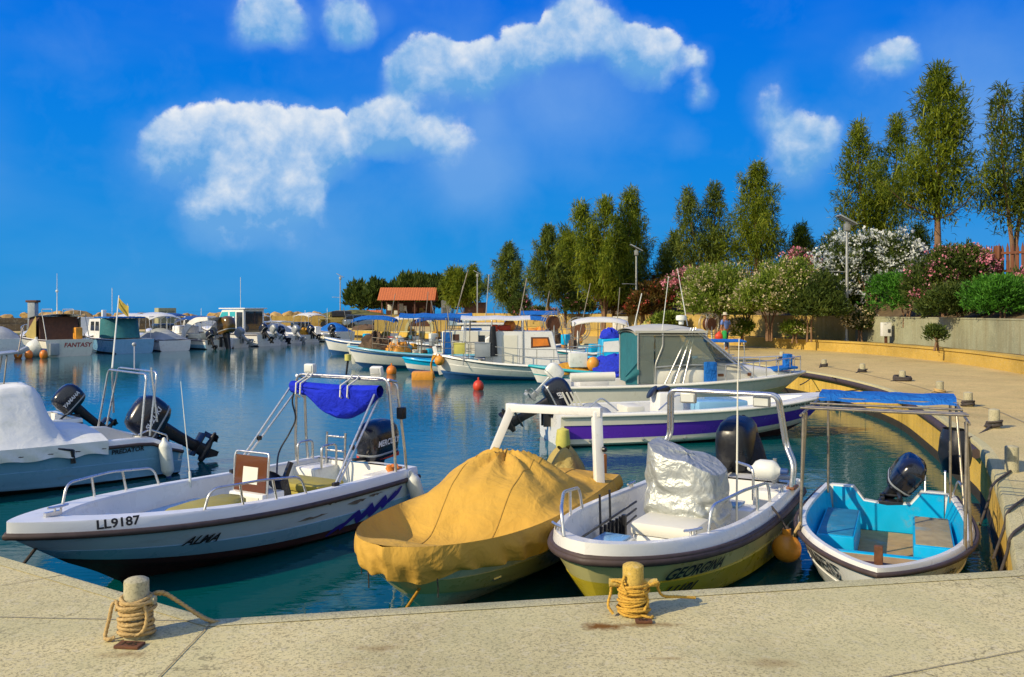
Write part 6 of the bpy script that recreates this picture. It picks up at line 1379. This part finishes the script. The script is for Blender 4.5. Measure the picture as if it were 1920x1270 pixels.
# teal canvas cabin boat
o,H=cruiser('motor_cruiser','white cabin boat with teal canvas closing its cockpit and a short mast',(-24.0,54.2),hd,7.2,2.8,.85,1.25,('hullblue','hullblue'),closed=.5)
c_=cabin(o,[(5.0,1.0),(4.5,2.15),(2.6,2.2),(2.5,.9)],1.1,M['white']); 
for s in (1,-1):
    for a in (2.8,3.6): panel(c_,[(a,1.4),(a+.65,1.4),(a+.55,2.0),(a,2.0)],s*1.1,M['darkglass'],'window')
q=MB(); q.grid(lambda u,v:(lambda a:Vector((2.5-1.5*math.sin(a)**.7*(1-.35*v),1.2*math.cos(a)*(1-.05*v),lerp(.95,2.2,v))))(PI*u),20,8); q.build('cockpit_canvas',M['tealcl'],o,60)
q=MB(); q.box((2.3,0,2.27),(2.6,2.3,.09),bev=.03); q.build('cockpit_roof',M['bluetarp'],o)
q=MB(); q.tube([(3.0,.2,2.2),(3.0,.2,4.2)],.02,6); q.box((3.6,.5,2.45),(.25,.25,.6),bev=.03); q.build('mast',M['buoyw'],o)
# bimini boats
o,H=cruiser('small_motorboat','open boat under a cream sun awning and grey cockpit cover',(-22.7,57.5),hd,6.2,2.4,.65,1.0,closed=.6)
canopy(o,1.4,4.6,1.1,2.35,.25,M['cream'],[(1.2,1.6),(3.4,3.0),(4.8,4.5)],zb=.7,droop=.25); q=MB(); q.grid(lambda u,v:Vector((lerp(.4,4.2,u),(2*v-1)*1.15,.75+.75*math.sin(PI*u)**.6*(1-abs(2*v-1)**2)+.04*nz(u*6,v*6))),16,12); q.build('cockpit_cover',M['greycl'],o,60)
o,H=cruiser('small_motorboat','low boat with dark navy awning and steel frame beside the booth',(-21.4,61.0),hd,6.0,2.4,.7,1.0,closed=.6,ob=[(0,1.0,'greym',30)])
canopy(o,.6,3.9,1.05,2.1,.25,M['navy'],[(.5,.8),(2.4,2.0),(4.0,3.7)],zb=.7,droop=.3); q=MB(); q.box((4.2,0,1.3),(1.2,1.6,.6),bev=.15); q.build('cabin',M['white'],o)
# white speedboat with a swept arch and black-gold motor
o,H=cruiser('speedboat','white speedboat with a swept white arch and an oversized black and gold outboard',(-20.7,60.4),(-.82,.57),7.0,2.6,.6,1.05,('hullblue','white'),closed=.5)
for s in (1,-1):
    mb=MB(); P=spl([(2.6,s*1.12,.75),(2.3,s*1.15,1.35),(1.2,s*1.15,2.0),(-.2,s*1.1,2.15)],6); n=len(P)
    for i in range(n-1): mb.bar(P[i],P[i+1]+(P[i+1]-P[i])*.08,.09,lerp(.6,.22,i/n))
    mb.build('arch_side',M['white'],o,60)
q=MB(); q.grid(lambda u,v:Vector((lerp(-.3,1.5,u),(2*v-1)*1.1,2.2+.06*math.sin(PI*v)-.25*u*u)),8,8); q.build('arch_top',M['white'],o,60); q=MB(); q.box((1.6,0,.9),(1.6,1.9,.4),bev=.1); q.build('sun_pad',M['vinyl'],o)
outboard(o,(-.05,-.25,.72),tilt=14,sc=2.15,cow='goldm'); outboard(o,(-.05,.85,.6),tilt=30,sc=1.0)
# white cabin cruiser with cyan windscreen
o,H=cruiser('cabin_cruiser','white cabin cruiser with a cyan tinted windscreen and a tall aerial',(-18.6,65.5),(-.86,.5),7.6,2.8,.85,1.35,closed=.5,ob=[(.6,1.1,'blackm',45),(-.5,1.0,'greym',50)])
c_=cabin(o,[(5.9,1.15),(4.6,1.9),(4.1,2.75),(1.7,2.85),(1.7,.9)],1.05,M['white']); 
for s in (1,-1):
    panel(c_,[(4.5,1.95),(4.08,2.6),(3.4,2.62),(3.4,1.95)],s*1.05,M['cyanglass'],'side_window'); panel(c_,[(3.2,1.95),(3.2,2.62),(2.6,2.62),(2.6,1.95)],s*1.05,M['cyanglass'],'side_window')
    panel(c_,[(2.45,1.0),(2.45,2.6),(1.8,2.6),(1.8,1.0)],s*1.05,M['darkglass'],'door')
front(c_,4.58,1.95,4.15,2.65,.95,.95,M['cyanglass'],'windscreen'); 
q=MB(); q.box((2.9,0,2.88),(2.9,2.3,.09),bev=.03); q.build('cabin_roof',M['white'],c_); q=MB(); q.box((1.68,0,1.85),(.04,1.7,1.6)); q.build('cockpit_doors',M['darkglass'],c_,0)
q=MB(); q.tube([(2.4,.7,2.9),(2.4,.7,5.3)],.02,6); q.build('aerial',M['buoyw'],o); q=MB(); q.lathe([(.02,.1),(.16,0),(.2,-.4),(.12,-.6),(.02,-.62)],c=(.9,-1.5,.95),n=14); q.build('fender',M['navy'],o)
guard(o,H,.6,.98,.5,5,inn=.08,r=.02,mid=False)
# small boats with raised motors
for i,(px,Y,lab,cw,tl,mt) in enumerate([(452,62.5,'low dinghy with a grey blue raised outboard before the cabin cruiser','greym',55,'cream'),(528,68,'small open boat with a dark raised motor right of the cabin cruiser','blackm',50,'white'),(556,71,'small boat with a big pale grey tilted motor','greym',48,'white'),(585,73,'small white boat with a yellow heap on board','blackm',60,'white'),(622,75,'last little boat of the row with a dark motor before the fishing fleet','blackm',40,'cream')]):
    o,H=cruiser('small_motorboat',lab,((px-960)/F*Y,Y),(-.8,.6) if i else (-.9,.4),4.8,1.9,.6,.85,(mt,mt),ob=[(0,1.15,cw,tl)])
    if i==3: heap(o,(1.0,0,.6),(.5,.5,.6),M['net'],'yellow_heap',2,.4)
    if i in (1,2): canopy(o,1.2,3.2,.85,1.75,.1,M['cream'],[(1.3,1.3),(3.1,3.1)],zb=.6,th=.03)
    if i==2 or i==4: q=MB(); q.box((2.0,0,.9),(.5,.6,.8),bev=.08); q.build('console',M['white'],o)
rope_thing([WD(405,605,84)]+sag(WD(405,606,84),WD(520,605,84),.2)+[WD(520,605,84)],.03,'long pale spar line above the cabin cruiser along the jetty','galv','jetty_line') if False else None
# more craft packed along the breakwater and the centre quay
for (px,Y,L_,cab,lab) in [(18,58,6.5,'c','white boat with a grey cockpit cover left of the brown cruiser, behind it'),(185,60,7,'k','white cabin boat showing between the brown cruiser and the teal canvas boat'),(272,66,6.5,'b','boat with a tan awning behind the cream sun awning'),(345,69,6.5,'n','boat with a black awning behind the swept arch speedboat'),(410,72,6,'k','small white cabin boat left of the big cabin cruiser'),(498,76,6,'b','boat with a pale awning just right of the big cabin cruiser'),(540,78,6,'c','covered boat behind the raised motors'),(605,80,6,'b','little awning boat by the end of the row'),(648,78,5.5,'c','low covered boat nearest the fishing fleet')]:
    o,H=cruiser('small_motorboat',lab,((px-960)/F*Y,Y),(-.74,.67),L_,2.3,.75,1.1,closed=.55)
    if cab=='c': q=MB(); q.grid(lambda u,v:Vector((lerp(.3,L_*.6,u),(2*v-1)*1.1,.8+.8*math.sin(PI*u)**.6*(1-abs(2*v-1)**2)+.05*nz(u*6,v*6,px))),16,12); q.build('cockpit_cover',M['greycl' if px<600 else 'bluetarp'],o,60)
    if cab in 'bn': canopy(o,.8,3.4,1.0,2.3,.22,M['navy' if cab=='n' else 'cream'],[(.8,.9),(2.1,2.0),(3.4,3.2)],zb=.8,droop=.2); q=MB(); q.box((3.6,0,1.35),(1.3,1.5,.55),bev=.15); q.build('windscreen',M['darkglass'],o)
    if cab=='k':
        c_=cabin(o,[(4.6,1.0),(4.2,2.2),(2.2,2.25),(2.2,.9)],.95,M['white'])
        for s_ in (1,-1): panel(c_,[(4.1,1.45),(3.95,2.05),(3.2,2.05),(3.2,1.45)],s_*.95,M['darkglass'],'window'); panel(c_,[(3.0,1.45),(3.0,2.05),(2.4,2.05),(2.4,1.45)],s_*.95,M['darkglass'],'window')
    q=MB(); q.tube([(2.4,.3,1.2),(2.4,.3,2.2+(px%7)*.18)],.018,6); q.build('aerial',M['buoyw'],o)
for (px,Y,c1,lab) in [(700,52,'bluetarp','far fishing boat with a blue tarpaulin behind the blue striped boat'),(770,54,'cream','far fishing boat with a cream awning seen under the long blue canopy'),(820,50,'navy','dark canopied boat behind the white cabins'),(985,50,'bluetarp','boat with a blue hooped cover at the centre quay'),(1050,43,'cyan','cyan decked boat behind the white cabin boat'),(1120,40,'cream','cream canopied boat behind the teal edged boat')]:
    x=(px-960)/F*Y; o=boat('fishing_boat',lab,(x+3,Y),(-1,.03)); H=Hull(6,2.2,.7,1.05,p=2.3,q=1.2,rake=.5,g=.06,w=.15,wb=.5,x0=.4,zf=.25,dbl=True)
    H.outer(o,[(-2,M['antib']),(.04,M['white']),(.8,M[c1 if c1!='cream' else 'teal'])],stepf=0); H.rail(o,M['white'],.04); H.deck(o,M['white'],M['hullblue'],M['greym'],stern=False)
    if c1!='cyan': canopy(o,1.6,4.2,.85,2.2,.22,M[c1],[(1.6,1.7),(2.9,2.9),(4.2,4.1)],zb=.7,droop=.2,lm='rustpole')
    r=random.Random(px)
    for k in range(7): q=MB(); q.box((r.uniform(1.2,4.8),r.uniform(-.5,.6),r.uniform(.75,1.25)),(r.uniform(.2,.5),.35,r.uniform(.2,.6)),rz=r.random(),bev=.06); q.build('gear_box',M[r.choice(['buoyw','orangef','netb','greym','cyan','vinyl','net','bluetarp','red'])],o)
    rails(o,[([(2.2,.3,.7),(2.0+r.uniform(-.6,.6),.3,3.6+r.random())],0),([(4.4,-.2,.7),(4.9,-.2,2.9)],0)],'mast_pole','rustpole',.022)
# ------------------------------------------------------------------ buoys in the basin
for px,py,z,rr,lab,m in [(734,697,0,.22,'small orange ball buoy beside the blue striped fishing boat','orange'),(897,726,0,.19,'small orange red ball buoy floating alone in open water','red')]:
    p=W(px,py,.1); q=MB(); q.sphere((0,0,.12),rr,14,(1,1,1.15)); q.tube([(0,0,.12+rr),(0,0,.2+rr*1.2)],.03,6); ob=q.build('mooring_buoy',M[m],None); ob.location=(p.x,p.y,0); tag(ob,lab,'buoy')
p=W(793,712,0); q=MB(); q.box((0,0,.12),(.85,.55,.42),bev=.09); ob=q.build('square_float',M['orangef'],None); ob.location=(p.x,p.y,0); tag(ob,'yellow orange square float lying before the cyan banded boat','float')
p=W(648,703,0); t=thing('marker_buoy','slim dark marker stick with a pale top standing in the water','buoy',(p.x,p.y,0)); q=MB(); q.tube([(0,0,-.2),(.1,0,.62)],.045,8); q.build('stick',M['black'],t); q=MB(); q.lathe([(.02,.58),(.14,.6),(.14,.86),(.02,.88)],c=(.1,0,0),n=14); q.build('top',M['buoyy'],t)
# orange fender ball between the two yellow and cyan boats
p=WD(1475,1028,8.75); t=thing('round_fender','weathered orange ball fender hanging between the yellow boat and the cyan boat','fender',p); q=MB(); q.sphere((0,0,0),.145,22); q.tube([(0,0,.12),(0,0,.2)],.045,10); q.build('ball',M['orangef'],t,60)
q=MB(); q.tube(spl([(0,0,.19),(-.05,.05,.3),(-.12,.12,.4)],5),.012,6); q.sphere((0,0,.2),.03,8); q.build('lanyard',M['roped'],t)
# ------------------------------------------------------------------ bollards, ropes, plates
def bollard(px,py,h,r,label,mat='bollard',bar=0,dome=True):
    p=W(px,py,QZ+.004); t=thing('mooring_bollard',label,'bollard',p,0,'mooring bollards'); q=MB()
    q.lathe([(r*1.0,-.02),(r*1.0,h*.93),(r*.97,h*.97),(r*.75,h),(.004,h+.012 if dome else h)],n=24); o=q.build('post',M[mat],t,40)
    if bar:
        q=MB(); q.tube([(-bar*1.0,.0,h*.62),(bar,.0,h*.62)],.026,12); q.build('crossbar',M[mat],t,50)
    return p
def coil(p,r,z0,z1,turns,rr,seed,label,mat,extra=(),n=22,wob=.012,twist=0,bulge=.012):
    rd=random.Random(seed); pts=[]
    N=int(turns*n)
    for i in range(N+1):
        a=2*PI*i/n; u=i/N; w=nz(u*turns*.9,seed)*wob
        z=lerp(z0,z1,.5-.5*math.cos(PI*min(1,u*1.0)*3))+ (.015+(.022*nz(math.floor(u*turns/3)*1.7,seed) if twist else 0))*math.sin(a+seed+(math.floor(u*turns/3)*2.1 if twist else 0)*min(1,(u*turns/3%1)*6))+w
        rad=r+rr+bulge*abs(nz(u*turns*1.3,seed+5))*2+ (.008 if int(u*3)%2 else 0)
        pts.append((rad*math.cos(a),rad*math.sin(a),max(rr,z)))
    q=MB()
    if twist:
        q.tube(pts,rr,9,twist=twist)
        for e in extra:
            L=sum((Vector(b)-Vector(a)).length for a,b in zip(e,e[1:])); q.tube(spl(e,max(6,int(L/len(e)/.005))),rr*1.02,9,twist=twist)
    else:
        q.tube(pts,rr,6)
        for e in extra: q.tube(spl(e,6),rr*1.02,6)
    o=q.build('rope_coil',M[mat],None,70); o.location=p; tag(o,label,'rope'); return o
bl=bollard(256,1192,.335,.070,'grey bollard with a domed top wrapped in thick sandy rope at the quay corner',bar=.11)
q=coil(bl,.07,.02,.22,17,.0105,3,'thick sandy rope wound round the grey corner bollard','rope',n=66,twist=230,extra=[
  [(.05,.06,.215),(.12,.07,.23),(.2,.1,.17),(.33,.17,.04),(.42,.25,-.02)],[(.04,.07,.205),(.12,.09,.215),(.2,.12,.155),(.34,.19,.03),(.43,.26,-.03)],
  [(-.07,-.02,.17),(-.12,-.03,.2),(-.14,-.05,.1),(-.15,-.07,.02),(-.12,-.09,.012),(-.09,-.08,.02)],[(.07,-.06,.2),(.09,-.07,.13),(.075,-.08,.06),(.03,-.085,.03)],[(-.08,.0,.19),(-.1,-.03,.16),(-.09,-.05,.19),(-.11,-.02,.21)]])
bm_=bollard(1187,1150,.31,.066,'ochre lit bollard with a flat top before the white and yellow boat',mat='bollardy',bar=.15)
q=coil(bm_,.066,.012,.17,19,.0085,9,'tangled golden rope wound round the ochre bollard','ropey',n=66,twist=280,extra=[
  [(.06,-.04,.17),(.15,-.02,.2),(.16,.02,.15),(.2,.06,.09),(.3,.1,.07),(.42,.14,.05)],[(-.05,-.06,.2),(-.13,-.02,.21),(-.14,.0,.13),(-.16,-.03,.06),(-.13,-.05,.012)],[(-.06,-.05,.25),(-.075,-.06,.2),(-.05,-.08,.15)],[(.05,-.075,.16),(.085,-.05,.1),(.06,-.085,.05),(.08,-.05,.02)],[(.03,-.08,.02),(.09,-.1,.008),(.11,-.08,.008)]],bulge=.018)
for (px,py,txt,w,d,rz,lab) in [(243,1213,'145',.145,.085,-.12,'rusty number plate on the concrete by the grey corner bollard'),(1207,1168,'150',.10,.05,.03,'rusty number plate on the concrete by the ochre bollard')]:
    p=W(px,py,QZ); t=thing('number_plate',lab,'plate',(p.x,p.y,QZ+.002),rz); q=MB(); q.box((0,0,.008),(w,d,.016),bev=.003); q.build('plate',M['rust'],t,30)
    flat_text(t,txt,Matrix.Translation((-w*.36,-d*.28,.0172)),d*.8,'black')
spots=[(1897,884,.30,.075,'nearest bare quay bollard standing right of the canopy poles',0),(1864,802,.30,.085,'quay bollard with a tarred rope coil behind the canopy poles',1),(1815,762,.28,.085,'quay bollard half hidden behind the corner of the blue rolled canopy',1),(1762,736,.26,.085,'quay bollard with a pale rope above the middle of the rolled canopy',2),(1692,714,.27,.085,'quay bollard ringed by a thick black hose coil',3),(1617,698,.26,.085,'quay bollard with a thin pin and small dark coil left of the hose ringed one',1),(1545,688,.25,.085,'quay bollard between the small coil bollard and the rope spread one',1),(1466,674,.3,.09,'farthest quay bollard with ropes spreading towards the white cruiser',1)]
BP=[]
for i,(px,py,h,r,lab,k) in enumerate(spots):
    p=bollard(px,py,h,r,lab); BP.append(p)
    if k==1: coil(p,r,.02,.1,5,.016,20+i,'tarred rope coiled round the '+lab.replace('quay ','').split(' with')[0].split(' half')[0].split(' between')[0].split(' ringed')[0]+['','',' by the canopy poles',' at the canopy corner','','',' with the thin pin',' left of the thin pin one',' farthest along the quay'][i+1],'roped',bulge=.03)
    if k==2: coil(p,r,.02,.07,4,.014,30,'pale rope coiled round a bollard above the rolled canopy','rope',bulge=.03)
    if k==3: coil(p,r*1.9,.03,.1,4,.035,31,'thick black hose ring lying round a quay bollard','roped',bulge=.02)
# mooring lines from the curved quay
def line(a,b,s,r,lab,mat='roped'): rope_thing(sag(a,b,s,12),r,lab,mat)
E=lambda px,py:W(px,py,QZ+.02)
line(BP[4]+Vector((-.1,0,.05)),WD(1530,735,21.5),.12,.018,'dark mooring rope from the hose ringed bollard to the cruiser bow')
line(BP[5]+Vector((-.1,0,.05)),WD(1560,708,24.2),.12,.016,'mooring rope from the thin pinned bollard down to the cruiser')
line(BP[7]+Vector((0,0,.1)),WD(1560,683,33),.02,.03,'straight dark spar lying across the quay from the farthest bollard')
line(BP[7]+Vector((-.05,0,.08)),WD(1430,700,27),.06,.02,'rope leading from the farthest bollard to a hidden boat')
line(BP[3]+Vector((-.1,0,.05)),WD(1600,772,18.6),.15,.014,'thin pale mooring rope to the bow of the purple striped boat','rope')
line(BP[6]+Vector((-.1,0,.05)),WD(1500,722,24.1),.1,.016,'slack mooring rope over the quay edge beside the cruiser foredeck')
line(BP[1]+Vector((-.08,-.05,.04)),E(1822,822)+Vector((-.1,0,0)),.05,.02,'tarred rope running from its coil to the quay edge')
# hanging dark fenders and lines against the near right wall
t=thing('tyre_fender','dark bundled rubber fender hanging on the quay wall behind the canopy poles','fender',WD(1790,850,11.3)); q=MB(); q.grid(lambda u,v:(lambda a,z:Vector(((.13+.05*math.sin(PI*v)+.03*nz(u*5,v*4))*math.cos(a),(.2+.05*math.sin(PI*v))*math.sin(a),lerp(.32,-.25,v))))(2*PI*u,0),20,10); q.build('pad',M['black'],t,60)
for k,(a,b,c,l) in enumerate([((1870,905),(1845,950),(1832,985),'upper'),((1899,955),(1860,1000),(1830,1050),'middle'),((1905,1000),(1868,1045),(1835,1075),'lowest')]):
    p0=W(a[0]+25,a[1]-22,QZ+.02); p1=W(a[0]-8,a[1]+4,QZ+.015); d=(p1-p0).normalized(); p2=p1+Vector((-.06,-.03,-.15)); p3=p1+Vector((-.2,-.1,-.42))
    rope_thing(spl([p0,p1,p2,p3],6),.014,l+' dark line draped over the wall edge beside the cyan boat','roped')
line(WD(1640,1078,6.75),W(1660,1100,.82),.02,.012,'short rope from the cyan boat bow to the quay','rope') if False else None
p0=Vector((-.72,7.45,.42)); line(p0,Vector((-1.25,6.0,.1)),.1,.014,'orange knotted mooring rope from the ochre covered boat down to the water','net')
rope_thing(spl([Vector(HA.gun(1,1))*0+Vector((-4.35,7.85,.55)),Vector((-4.55,7.75,.3)),Vector((-4.75,7.62,.35)),Vector((-4.8,7.5,.55))],6),.016,'grey rope loop under the bow of the long open boat','roped')
# rope on the quay in front of the ANDREAS boat: loose loop along the wall corner
# ------------------------------------------------------------------ net drums, people, quay clutter
def drum(px,py,Y,r,lab,rz=.3):
    p=WD(px,py,Y); t=thing('net_drum',lab,'net drum',(p.x,p.y,.8),rz,'net hauling drums'); zc=p.z-.8
    q=MB(); q.tube([(0,.25,0),(0,.1,zc)],.05,8); q.tube([(0,-.25,0),(0,-.1,zc)],.05,8); q.build('stand',M['galv'],t)
    q=MB(); q.lathe([(.01,-.16),(r*.62,-.16),(r*.62,-.13),(r*.5,-.1),(r*.5,.1),(r*.62,.13),(r*.62,.16),(.01,.16)],c=(0,0,zc),n=24,axis='Y'); q.build('spool',M['rust'],t,40)
    q=MB()
    for y in (-.22,.22):
        for k in (1,.82): q.tube([(r*k*math.cos(2*PI*i/32),y,zc+r*k*math.sin(2*PI*i/32)) for i in range(32)],.014,6,closed=True)
        for i in range(8): q.tube([(r*.6*math.cos(PI*i/4),y*.7,zc+r*.6*math.sin(PI*i/4)),(r*math.cos(PI*i/4),y,zc+r*math.sin(PI*i/4))],.012,5)
    q.build('hoop',M['galv'],t,60)
drum(1037,606,46,.62,'net hauling drum behind the white cabin boat, nearer its awning'); drum(1084,617,45,.62,'net hauling drum right of the other one, lower against the yellow kerb',-.2); drum(1330,608,41.5,.5,'net drum on the promenade behind the grey hard top boat beside the man',.6)
# man with a hat
def skinned(name,chain,mat,par,sub=1):
    vs=[];es=[];rs=[]
    for (pt,rad,pr) in chain:
        vs.append(pt); rs.append(rad)
        if pr is not None: es.append((pr,len(vs)-1))
    me=bpy.data.meshes.new(name); me.from_pydata(vs,es,[]); o=bpy.data.objects.new(name,me); COL.objects.link(o); o.parent=par
    m=o.modifiers.new('skin','SKIN'); m.use_smooth_shade=True
    sv=me.skin_vertices[0].data
    for i,r_ in enumerate(rs): sv[i].radius=(r_,r_) if not isinstance(r_,tuple) else r_; sv[i].use_root=(i==0)
    s=o.modifiers.new('sub','SUBSURF'); s.levels=sub; s.render_levels=sub
    me.materials.append(mat); return o
pp=WD(1360,655,41.3); t=thing('person','man in blue shirt and pale brimmed hat holding a red and green bag','person',(pp.x,pp.y,.8),.5)
ch=[((0,0,.95),(.15,.11),None),((0,0,1.15),(.14,.1),0),((0,-.01,1.38),(.17,.11),1),((0,0,1.5),(.06,.06),2),((0,.02,1.58),(.075,.09),3),((0,.02,1.68),(.08,.095),4),((0,.02,1.76),(.05,.06),5),
 ((.19,0,1.42),.055,2),((.26,-.02,1.15),.045,7),((.24,.12,.93),.035,8),((.24,.16,.85),(.028,.02),9),((-.19,0,1.42),.055,2),((-.27,-.02,1.15),.045,11),((-.27,.05,.92),.035,12),((-.27,.07,.84),(.028,.02),13),
 ((.1,0,.86),.09,0),((.11,.08,.48),.065,15),((.11,-.05,.1),.045,16),((.11,.1,.04),.035,17),((-.1,0,.86),.09,0),((-.11,-.06,.48),.065,19),((-.11,-.2,.12),.045,20),((-.11,-.08,.04),.035,21)]
for k,s in ((10,1),(14,-1)):
    b=ch[k][0]
    for j,(dy,l) in enumerate(((-.02,.075),(-.007,.085),(.007,.08),(.02,.065))):
        ch.append(((b[0],b[1]+dy+.02,b[2]-.05),.009,k)); ch.append(((b[0]-s*.015,b[1]+dy+.03,b[2]-.05-l*.6),.008,len(ch)-1))
    ch.append(((b[0]-s*.01,b[1]+.05,b[2]-.03),.01,k))
skinned('body',ch,M['skin'],t)
sh=[((0,0,.92),(.175,.135),None),((0,0,1.15),(.165,.12),0),((0,-.01,1.38),(.19,.13),1),((0,0,1.49),(.085,.08),2),((.2,0,1.42),.075,2),((.265,-.02,1.2),.068,4),((-.2,0,1.42),.075,2),((-.275,-.02,1.2),.068,6)]
skinned('shirt',sh,M['shirt'],t)
tr_=[((0,0,.95),(.165,.125),None),((.1,0,.84),.105,0),((.11,.08,.48),.082,1),((.11,-.05,.12),.07,2),((-.1,0,.84),.105,0),((-.11,-.06,.48),.082,4),((-.11,-.2,.14),.07,5)]
skinned('trousers',tr_,M['trous'],t)
q=MB(); q.lathe([(.17,1.70),(.175,1.71),(.1,1.725),(.098,1.80),(.085,1.83),(.01,1.84)],c=(0,.02,0),n=20); q.build('hat',M['hat'],t,50)
bg_=WD(1353,631,41.0); t=thing('carry_bag','red and green bag hanging in the hand of the man','bag',bg_); q=MB(); q.grid(lambda u,v:Vector((-.12+.2*math.cos(2*PI*u)*math.sin(PI*clamp(v,.02,.98)),.14*math.sin(2*PI*u)*math.sin(PI*clamp(v,.02,.98)),.25-.5*v)),16,10); q.build('bag',M['red'],t,60); q=MB(); q.box((.13,0,.08),(.2,.24,.42),bev=.08); q.build('green_side',M['green'],t); q=MB(); q.tube(spl([(-.1,0,.22),(0,0,.36),(.1,0,.22)],5),.012,6); q.build('handle',M['red'],t)
# quay clutter by the fishing boats
def clutter(px,py,Y,dims,mat,name,lab,kind='heap',seed=0):
    p=WD(px,py,Y); z=.8
    if kind=='heap': o=heap(None,(0,0,0),dims,M[mat],name,seed,.35)
    elif kind=='jerry':
        q=MB(); q.box((0,0,dims[2]/2),dims,bev=.05); q.tube([(-dims[0]*.25,0,dims[2]),(-dims[0]*.25,0,dims[2]+.08),(dims[0]*.2,0,dims[2]+.08),(dims[0]*.2,0,dims[2])],.025,6); o=q.build(name,M[mat],None)
    o.location=(p.x,p.y,z); tag(o,lab,{'heap':'net','jerry':'canister'}[kind])
clutter(960,622,52,(1.3,.7,.9),'netb','net_pile','brown fishing net pile on the quay behind the cream awning','heap',1)
clutter(1010,620,54,(1.1,.7,.8),'orangef','net_pile','orange net pile on the quay beside the net drums','heap',2)
clutter(1140,618,52,(.5,.4,.75),'buoyw','canister','white plastic canister on the quay by the utility cabinet','jerry')
clutter(1185,617,50,(.8,.5,.45),'net','net_pile','yellow net pile near the second lamp post','heap',4)
clutter(1215,617,50,(.7,.5,.35),'buoyw','net_pile','white net pile beside the yellow one','heap',5)
clutter(690,622,84,(1.6,1.0,.5),'netb','net_pile','dark net pile on the far quay below the parked cars','heap',6)
clutter(740,622,80,(1.8,1.0,.6),'net','net_pile','tawny net pile on the far quay under the blue canopy','heap',7)
# low arch wall piece seen under the blue canopy, slatted quay rail
t=thing('stone_arch','low ochre stone arch wall on the far quay seen under the blue canopy','wall',WD(765,618,78)*1); t.location.z=.8
q=MB(); A_=[(-3,0),(-3,1.5),(3.6,1.5),(3.6,0)]+[(1.6+1.1*math.cos(PI*i/12)-.5,0.05+1.15*math.sin(PI*i/12)) for i in range(13)]; q.prism(A_,.5,YZ); q.build('wall',M['ywall'],t,30)
q=MB(); q.prism([(1.1+1.35*math.cos(PI*i/12),.05+1.4*math.sin(PI*i/12)) for i in range(13)]+[(1.1+1.1*math.cos(PI*i/12),.05+1.15*math.sin(PI*i/12)) for i in range(12,-1,-1)],.56,Matrix.Translation((0,.03,0))@YZ); q.build('arch_stones',M['coping'],t,30)
# chain along the promenade
pts=[p+Vector((0,0,.02)) for p in jp]
